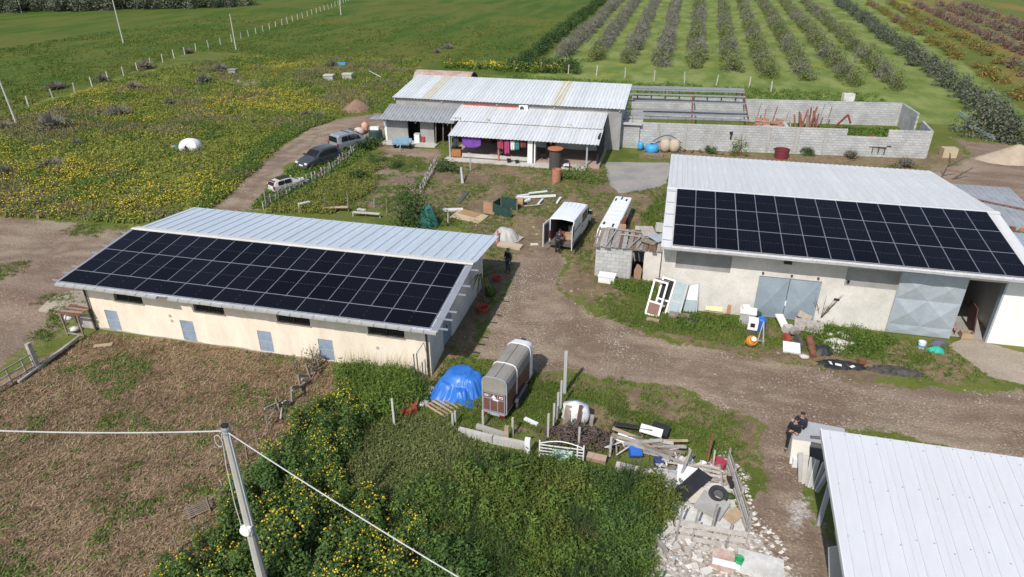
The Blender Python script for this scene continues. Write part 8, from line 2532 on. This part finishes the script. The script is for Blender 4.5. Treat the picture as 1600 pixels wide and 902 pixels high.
prop('cardboard_tube', 'short brown cardboard drum by the white pipes', 'drum', MB().cyl(P3((-11.74, 50.09), 0.35), P3((-11.11, 50.10), 0.35), 0.38, n=18), MATS['cardboard_brown'])
for k, (a, c, w_) in enumerate([((-12.09, 51.56), (-8.97, 52.79), .22), ((-11.29, 52.88), (-9.86, 53.72), .16), ((-10.00, 50.36), (-9.86, 51.78), .14), ((-8.57, 51.16), (-8.48, 52.43), .16), ((-11.17, 50.84), (-10.86, 51.38), .25), ((-11.04, 49.81), (-9.75, 50.42), .07), ((-12.09, 52.04), (-11.22, 52.57), .14)]):
    prop('white_pipe', ['long white pipe lying across the yard behind the van', 'white pipe above the long pipe in the yard', 'short white pipe pointing at the van', 'short white pipe nearest the van roof', 'white block among the yard pipes', 'thin pale rod under the yard pipes', 'white scrap at the end of the long yard pipe'][k], 'pipe', MB().beam(P3(a, 0.16), P3(c, 0.18), w_, w_ * 0.7), M_whitepaint if k != 5 else M_concl)
prop('black_channel', 'dark grey flat strip lying in the yard grass', 'strip', MB().beam(P3((-16.45, 49.57), 0.05), P3((-16.51, 52.46), 0.06), 0.35, 0.05), M_trim)
prop('standing_stub', 'grey standing stub post in the yard before the porch', 'post', MB().cyl(P3((-17.54, 54.30)), P3((-18.13, 55.81), 1.0), 0.14, 0.09, 8), M_poleconc)
mound('sheeted_heap', 'heap under a translucent grey plastic sheet behind the cream barn', 'heap', P3((-10.90, 43.30)), 0.95, 0.75, 0.85, mat('cloudy_plastic', (0.45, 0.44, 0.41), 0.5, (0.37, 0.36, 0.33), 3, 0.01, 9), 41, 0.1, 48, 0.25)
plate('old_mattress', 'stained tan mattress lying by the plastic covered heap', 'mattress', P3((-10.27, 42.06), 0.1), 1.7, 0.7, 0.16, (0.05, 0.03, -0.12), mat('stained_mattress', (0.52, 0.40, 0.28), 0.9, (0.44, 0.36, 0.28), 1.5))
plate('plank_heap', 'pale plywood piece behind the stained mattress', 'board', P3((-10.19, 43.48), 0.12), 0.9, 0.7, 0.06, (0.1, 0.1, -0.3), mat('pale_ply', (0.42, 0.38, 0.31), 0.9, (0.34, 0.3, 0.25), 2))
prop('rust_post', 'rusty short post at the corner of the cream barn roof', 'post', MB().beam(P3((-11.20, 42.06)), P3((-11.32, 42.73), 0.85), 0.12, 0.12), M_redpaint)
plate('white_rag', 'white rag lying in front of the white van', 'rag', P3((-8.68, 42.78), 0.05), 0.55, 0.25, 0.05, (0.1, 0.1, 0.5), M_sheetwhite)
for k in range(4):
    q = [(-12.33, 42.96), (-11.14, 40.30), (-9.35, 31.43), (-11.47, 41.88)][k]
    if k == 2:
        prop('flower_pot', 'dark red flower tub beside the cream barn side wall', 'tub', MB().lathe([(0.28, 0), (0.36, 0.35), (0.32, 0.35), (0.27, 0.05)], 16), M_redpaint, loc=P3((-9.60, 32.72)))
prop('flower_pot', 'red plastic tub in the shade behind the standing person', 'tub', MB().lathe([(0.22, 0), (0.3, 0.25), (0.27, 0.25), (0.2, 0.05)], 16), M_redpaint, loc=P3((-9.87, 36.82)))
sack('yellow green potted plant in the shade of the cream barn', P3((-9.70, 34.65)), (0.35, 0.3, 0.7), L_weed, None, 'potted_plant')
# green net over the tree, garden posts
q = (-17.42, 44.49)
mound('shade_net', 'teal green netting draped over the tree behind the cream barn', 'netting', P3((-17.28, 44.53)), 0.95, 0.5, 1.5, mat('teal_net', (0.02, 0.16, 0.14), 0.8, (0.03, 0.11, 0.1), 6), 51, 0.12, 40, 0.3, 1.0, jag=0.6)
for k, (q, h) in enumerate([((-24.31, 45.74), 1.7), ((-21.19, 46.06), 1.3), ((-30.85, 44.60), 1.6), ((-26.75, 46.48), 0.7), ((-22.69, 47.01), 0.8), ((-32.40, 48.63), 1.1), ((-15.78, 44.89), 1.0), ((-17.94, 57.98), 1.4)]):
    prop('garden_stake', ['tall dark stake behind the middle of the cream barn', 'dark stake by the netted tree', 'grey post near the wrecked car', 'short stake behind the cream barn', 'short stake between the tall dark stakes', 'thin grey stake at the wrecked car', 'white stake at the edge of the netted tree', 'dead tree stake in front of the porch step'][k], 'stake', MB().beam(P3(q), P3((q[0] + 0.05, q[1]), h), 0.09, 0.09), M_wood if k < 2 else M_woodgrey)
for k, (a, c, z_) in enumerate([((-28.03, 44.70), (-27.43, 45.42), .7), ((-23.54, 44.92), (-21.34, 45.04), .35), ((-26.21, 45.13), (-24.31, 45.74), .4), ((-23.27, 45.27), (-22.57, 45.16), .5)]):
    prop('old_bench', ['low white bench behind the cream barn', 'pale plank bench behind the cream barn ridge', 'thin brown rail behind the cream barn', 'white trestle piece behind the cream barn'][k], 'bench', MB().beam(P3(a, z_), P3(c, z_), 0.3, 0.06).beam(P3(a), P3(a, z_), 0.06, 0.06).beam(P3(c), P3(c, z_), 0.06, 0.06), M_concl if k != 2 else M_woodlight)
# picket fence beside the parked cars
t = thing('picket_fence', 'rickety grey picket fence running past the parked cars', 'fence')
fp = [(-30.94, 44.28), (-30.84, 48.34), (-30.18, 52.16), (-30.55, 58.72), (-31.04, 61.35)]
for (a, c) in zip(fp[:-1], fp[1:]):
    L_ = math.hypot(c[0] - a[0], c[1] - a[1])
    for zz in (0.3, 0.7):
        MB().beam(P3(a, zz), P3(c, zz + 0.05), 0.05, 0.08).ob('rail', M_woodgrey, t)
    nn = max(2, int(L_ / 0.55))
    for k in range(nn):
        u = k / nn
        x, y = a[0] + (c[0] - a[0]) * u, a[1] + (c[1] - a[1]) * u
        MB().beam((x, y, 0), (x + rnd.uniform(-.1, .1), y, rnd.uniform(0.7, 1.15)), 0.09, 0.03).ob('picket', rnd.choice([M_woodgrey, M_wood, M_woodgrey]), t)
t = thing('pen_fence', 'sagging grey stick fence between animal pen and yard', 'fence')
fp = [(-20.27, 50.89), (-20.92, 54.57), (-21.35, 57.16), (-21.68, 59.55)]
for (a, c) in zip(fp[:-1], fp[1:]):
    for k in range(5):
        x, y = a[0] + (c[0] - a[0]) * k / 5, a[1] + (c[1] - a[1]) * k / 5
        MB().beam((x, y, 0), (x + rnd.uniform(-.15, .15), y + rnd.uniform(-.1, .1), rnd.uniform(0.6, 1.0)), 0.12, 0.04).ob('slat', M_woodgrey, t)
    MB().beam(P3(a, 0.6), P3(c, 0.65), 0.05, 0.1).ob('rail', M_woodgrey, t)
prop('red_box', 'red plastic box lying at the picket fence', 'box', MB().obox(P3((-30.79, 52.95), 0.2), (0.5, 0.4, 0.35), (0, 0, 0.4)), M_redpaint)
# things beside the farmhouse end
t = thing('water_butt', 'dark green water tank with white junk on top beside the lean-to', 'tank', P3((-30.60, 65.43)))
MB().lathe([(0.7, 0), (0.75, 0.6), (0.7, 1.2), (0.4, 1.35)], 18).ob('shell', mat('tank_green', (0.03, 0.06, 0.05), 0.6, (0.025, 0.05, 0.04), 3), t)
MB().obox((0, -0.1, 1.5), (0.9, 0.5, 0.3), (0, 0, 0.2)).ob('junk_tray', M_whitepaint, t)
sack('tall pink sack standing beside the green water tank', P3((-33.41, 68.87)), (0.4, 0.35, 1.2), mat('pink_sack', (0.62, 0.36, 0.26), 0.9, (0.55, 0.3, 0.22), 3))
sack('pale pink sack next to the tall pink sack', P3((-33.68, 67.95)), (0.6, 0.5, 0.8), mat('pale_pink_sack', (0.62, 0.48, 0.42), 0.9, (0.52, 0.4, 0.35), 3))
t = thing('gas_bottle', 'white upright appliance at the lean-to doorway', 'appliance', P3((-26.12, 65.99)))
MB().box(-0.28, -0.25, 0.12, 0.28, 0.25, 1.0).ob('cabinet', M_whitepaint, t)
MB().box(-0.3, -0.27, 1.0, 0.3, 0.27, 1.05).ob('top', M_concl, t)
prop('red_drum', 'small red drum beside the white appliance at the lean-to', 'drum', MB().lathe([(0.22, 0.12), (0.23, 0.7), (0.2, 0.72)], 14), M_redpaint, loc=P3((-25.53, 66.13)))
# porch furniture
t = thing('wooden_chest', 'orange wooden chest at the corner of the porch', 'chest', (-20.4, 61.6, 0.3), R(6))
MB().box(-0.45, -0.3, 0, 0.45, 0.3, 0.75).ob('body', mat('orange_chest', (0.42, 0.17, 0.05), 0.6, (0.34, 0.13, 0.04), 3), t)
MB().box(-0.48, -0.33, 0.75, 0.48, 0.33, 0.82).ob('lid', M_black, t)
for k, (x, lab) in enumerate([(-15.0, 'larger black pot on the porch step'), (-14.2, 'smaller black pot on the porch step')]):
    prop('flower_pot', lab, 'pot', MB().lathe([(0.14, 0), (0.22, 0.35 - 0.08 * k), (0.19, 0.35 - 0.08 * k), (0.13, 0.04)], 14), M_black, loc=(x, 61.0, 0.16))
prop('grey_tub', 'dark blue grey tub on the porch floor behind the laundry', 'tub', MB().lathe([(0.28, 0), (0.36, 0.45), (0.33, 0.45), (0.27, 0.05)], 16), M_trim, loc=(-16.2, 62.3, 0.3))
t = thing('black_chair', 'black chair on the porch beside the white pillar', 'chair', (-11.9, 62.3, 0.3), R(20))
MB().box(-0.25, -0.25, 0.42, 0.25, 0.25, 0.47).ob('seat', M_black, t)
MB().box(-0.25, 0.2, 0.47, 0.25, 0.25, 1.05).ob('backrest', M_black, t)
for x, y in ((-.22, -.22), (.22, -.22), (-.22, .22), (.22, .22)):
    MB().box(x - .02, y - .02, 0, x + .02, y + .02, .42).ob('leg', M_black, t)
t = thing('black_stool', 'black folded chair beside the rusty drum before the porch', 'chair', (-9.35, 60.7, 0.0), R(-10))
MB().box(-0.3, -0.25, 0.4, 0.3, 0.25, 0.46).ob('seat', M_whitepaint, t)
MB().tube([(0.3, -0.2, 0), (0.35, -0.2, 0.7), (0.1, -0.1, 0.95), (-0.25, -0.1, 0.9)], 0.05, 6).ob('frame', M_black, t)
t = thing('rusty_silo', 'dark slatted drum with an orange disc lid in front of the porch', 'drum', (-10.45, 60.6, 0.0))
t.scale = (0.75, 0.75, 0.95)
MB().lathe([(0.75, 0.0), (0.75, 2.0)], 20).ob('shell', mat('dark_slats', (0.085, 0.075, 0.065), 0.8, (0.055, 0.05, 0.045), 2, stretch=(14, 14, .3)), t)
MB().lathe([(0.98, 2.0), (0.98, 2.08), (0.2, 2.14)], 24).ob('lid', mat('rust_orange', (0.46, 0.17, 0.09), 0.8, (0.36, 0.13, 0.07), 3), t)
prop('clay_cylinder', 'terracotta cylinder standing on the grass before the slatted drum', 'cylinder', MB().lathe([(0.4, 0), (0.4, 1.15), (0.34, 1.15), (0.34, 1.0)], 20), M_terracotta, loc=P3((-9.66, 56.92)))
t = thing('water_tank', 'light blue round water tank at the foot of the block wall', 'tank', (-1.95, 68.5, 0))
t.scale = (0.66, 0.66, 0.7)
M_tankblue = mat('tank_blue', (0.06, 0.36, 0.66), 0.45, (0.05, 0.3, 0.58), 2)
MB().lathe([(0.95, 0), (1.05, 0.3), (1.05, 0.7), (0.9, 1.0), (0.35, 1.15), (0.3, 1.15)], 24).ob('shell', M_tankblue, t, True)
MB().cyl((0, 0, 1.14), (0, 0, 1.22), 0.28, n=12).ob('lid', mat('lid_blue', (0.02, 0.06, 0.1), 0.6, (0.02, 0.05, 0.08), 3), t)
MB().beam((-0.6, -0.3, 1.02), (0.6, 0.3, 1.02), 0.08, 0.06).ob('strap', M_tankblue, t)
for q, lab in (((-0.65, 68.8), 'beige clay jar next to the blue water tank'), ((0.25, 68.9), 'beige clay jar farther from the blue water tank')):
    prop('clay_jar', lab, 'jar', MB().lathe([(0.3, 0), (0.52, 0.35), (0.58, 0.75), (0.45, 1.15), (0.25, 1.3), (0.2, 1.28)], 18), mat('beige_clay', (0.50, 0.42, 0.32), 0.85, (0.42, 0.35, 0.26), 2), True, loc=P3(q))
sack('small bright blue bag at the annex corner', (-3.1, 68.9, 0), (0.3, 0.3, 0.9), M_tankblue)
plate('brown_board', 'dull board with orange scraps in front of the blue tank', 'board', (-1.6, 67.3, 0.08), 1.8, 0.8, 0.1, (0, 0, -0.1), M_wood)
prop('hose', 'dark hose arching behind the blue water tank', 'hose', MB().tube([(-1.9 + 0.35 * k, 69.2, 0.9 + 0.7 * math.sin(math.pi * k / 8)) for k in range(9)], 0.05, 6), M_trim)
t = thing('red_tub', 'dark red round tub at the foot of the block wall', 'tub', P3((10.58, 69.29)))
t.scale = (0.85, 0.85, 0.9)
MB().lathe([(0.75, 0), (0.82, 0.9), (0.86, 0.92), (0.86, 1.0), (0.78, 1.0), (0.74, 0.1)], 22).ob('shell', mat('wine_red_metal', (0.20, 0.035, 0.045), 0.55, (0.15, 0.03, 0.035), 3), t)
MB().box(-0.95, -0.06, 0.85, -0.8, 0.06, 1.05).ob('handle', M_grate, t)
prop('wall_lamp', 'small black lamp fixed on the block wall above the tank', 'lamp', MB().box(5.5, 70.2, 1.9, 5.8, 70.42, 2.05).box(5.6, 70.3, 1.3, 5.75, 70.42, 1.8), M_black)
for k in range(10):
    x = -0.2 + k * 0.75 + rnd.uniform(-.3, .3)
    plate('wall_foot_scrap', 'brown scrap lying along the foot of the block wall', 'scrap', (x, 69.4 + rnd.uniform(-.8, .3) + k * .06, 0.12), rnd.uniform(.3, 1.0), rnd.uniform(.15, .4), 0.15, (0.1, 0.1, rnd.uniform(0, 3)), rnd.choice([M_wood, M_woodgrey, M_rust]))
    bpy.context.scene.collection.objects[-1]['group'] = 'scraps along the block wall'

# ------------------------------------------------------------------ meadow and far right details
t = thing('tent', 'small white dome tent pitched in the yellow meadow', 'tent', P3((-47.99, 58.47)), R(10))
t.scale = (0.68, 0.68, 0.8)
b = MB()
vs = []
n_, k_ = 16, 7
for i in range(k_ + 1):
    for j in range(n_):
        a = 2 * math.pi * j / n_
        r_ = math.cos(math.pi / 2 * i / k_) ** 0.8
        sq = 1 / max(abs(math.cos(a)), abs(math.sin(a))) ** 0.55
        vs.append((1.65 * r_ * sq * math.cos(a) * (1 + .03 * math.sin(7 * a)), 1.1 * r_ * sq * math.sin(a), 1.35 * math.sin(math.pi / 2 * i / k_) ** 0.85 + 0.02))
b.add(vs, [(i * n_ + j, i * n_ + (j + 1) % n_, (i + 1) * n_ + (j + 1) % n_, (i + 1) * n_ + j) for i in range(k_) for j in range(n_)])
b.ob('canopy', mat('tent_white', (0.74, 0.74, 0.73), 0.7, (0.66, 0.66, 0.65), 2), t)
MB().prism([(-0.55, 0.02), (0.35, 0.02), (-0.05, 0.75)], -1.32, -1.22, 'Y').ob('entrance', M_dark, t)
MB().beam((-1.2, -1.25, 0.05), (0.3, -1.05, 1.25), 0.05, 0.03).ob('seam', M_concl, t)
sack('small blue bag lying beside the white tent', P3((-49.81, 58.27)), (0.35, 0.3, 0.35), M_tankblue)
for q, lab in (((-51.78, 96.28), 'pale grey box in the meadow, nearer the meadow fence'), ((-49.49, 97.91), 'pale grey box in the meadow, nearer the farmhouse')):
    t = thing('beehive', lab, 'box', P3(q), R(8))
    MB().box(-0.7, -0.5, 0, 0.7, 0.5, 0.75).ob('case', M_poleconc, t)
    MB().box(-0.78, -0.58, 0.75, 0.78, 0.58, 0.9).ob('lid', M_concl, t)
plate('blue_tray', 'flat blue tray lying in the meadow behind the grey boxes', 'tray', P3((-56.03, 109.02), 0.35), 1.5, 1.0, 0.3, (0, 0, 0.2), M_tankblue)
t = thing('hen_coop', 'small grey hutch at the edge of the bare sandy patch', 'hutch', P3((-68.89, 97.19)), R(5))
MB().box(-0.6, -0.4, 0.2, 0.6, 0.4, 0.8).box(-0.7, -0.5, 0.8, 0.7, 0.5, 0.9).ob('case', M_woodgrey, t)
for x in (-.5, .5):
    MB().box(x - .05, -.05, 0, x + .05, .05, .2).ob('leg', M_wood, t)
mound('earth_mound', 'brown heap of earth beside the track end', 'mound', P3((-39.18, 78.87)), 2.1, 1.6, 1.35, mat('red_brown_earth', (0.27, 0.17, 0.12), 0.95, (0.2, 0.125, 0.09), 1.5, 0.06, 4), 61, 0.05, 48, 0.0, 0.75, True)
mound('sand_heap', 'pale heap of sand at the far edge of the yard', 'mound', P3((32.71, 73.95)), 3.4, 2.2, 1.5, mat('pale_sand', (0.42, 0.34, 0.25), 0.95, (0.35, 0.28, 0.2), 1, 0.05, 4), 62, 0.05, 48, 0.0, 0.75)
prop('stone_block', 'big tan stone block lying beside the far dirt road', 'block', MB().obox(P3((26.67, 73.62), 0.45), (1.3, 0.9, 0.9), (0, 0, 0.1)), mat('tan_stone', (0.5, 0.4, 0.27), 0.9, (0.44, 0.35, 0.24), 1.5, 0.03, 6))
t = thing('guard_rail', 'pale metal guard rail lying along the olive row', 'rail')
for a, c in (((33.59, 93.19), (33.39, 87.93)), ((32.36, 86.77), (33.20, 80.80))):
    MB().beam(P3(a, 0.45), P3(c, 0.4), 0.08, 0.35).ob('beam', M_galv, t)
    MB().beam(P3(a), P3(a, 0.5), 0.1, 0.1).ob('post', M_galv, t)
t = thing('dead_branch', 'dead forked branch behind the concrete barn roof', 'branch', P3((23.85, 65.73)))
for p, q in (((0, 0, 0), (0.3, 0, 1.6)), ((0.3, 0, 1.2), (1.4, 0.2, 2.0)), ((0.3, 0, 1.6), (0.1, 0, 2.4)), ((1.0, 0.2, 0), (2.4, 0.4, 1.1))):
    MB().cyl(p, q, 0.09, 0.04, 6).ob('limb', M_bark, t)
prop('pole_stick', 'pale crooked stick lying in the meadow near the farmhouse', 'stick', MB().beam(P3((-48.17, 102.76), 0.5), P3((-44.52, 99.11), 0.3), 0.12, 0.1), M_concl)
prop('white_bundle', 'white bundle behind the block wall of the enclosure', 'bundle', MB().obox(P3((21.70, 97.36), 0.8), (1.4, 0.8, 1.0), (0, 0, 0.2)), M_sheetwhite)
tag(place('yard_stones', veg_mesh('yard_stones', [(*stones(on_ground(np.array(clear_of_buildings(scatter(YARD, 700, np.random.RandomState(2))))), 0.03, 0.12, np.random.RandomState(2)), 0)], [M_gravel])), 'loose stones and crumbs of rubble in the yard grass', None, None, 'stuff')
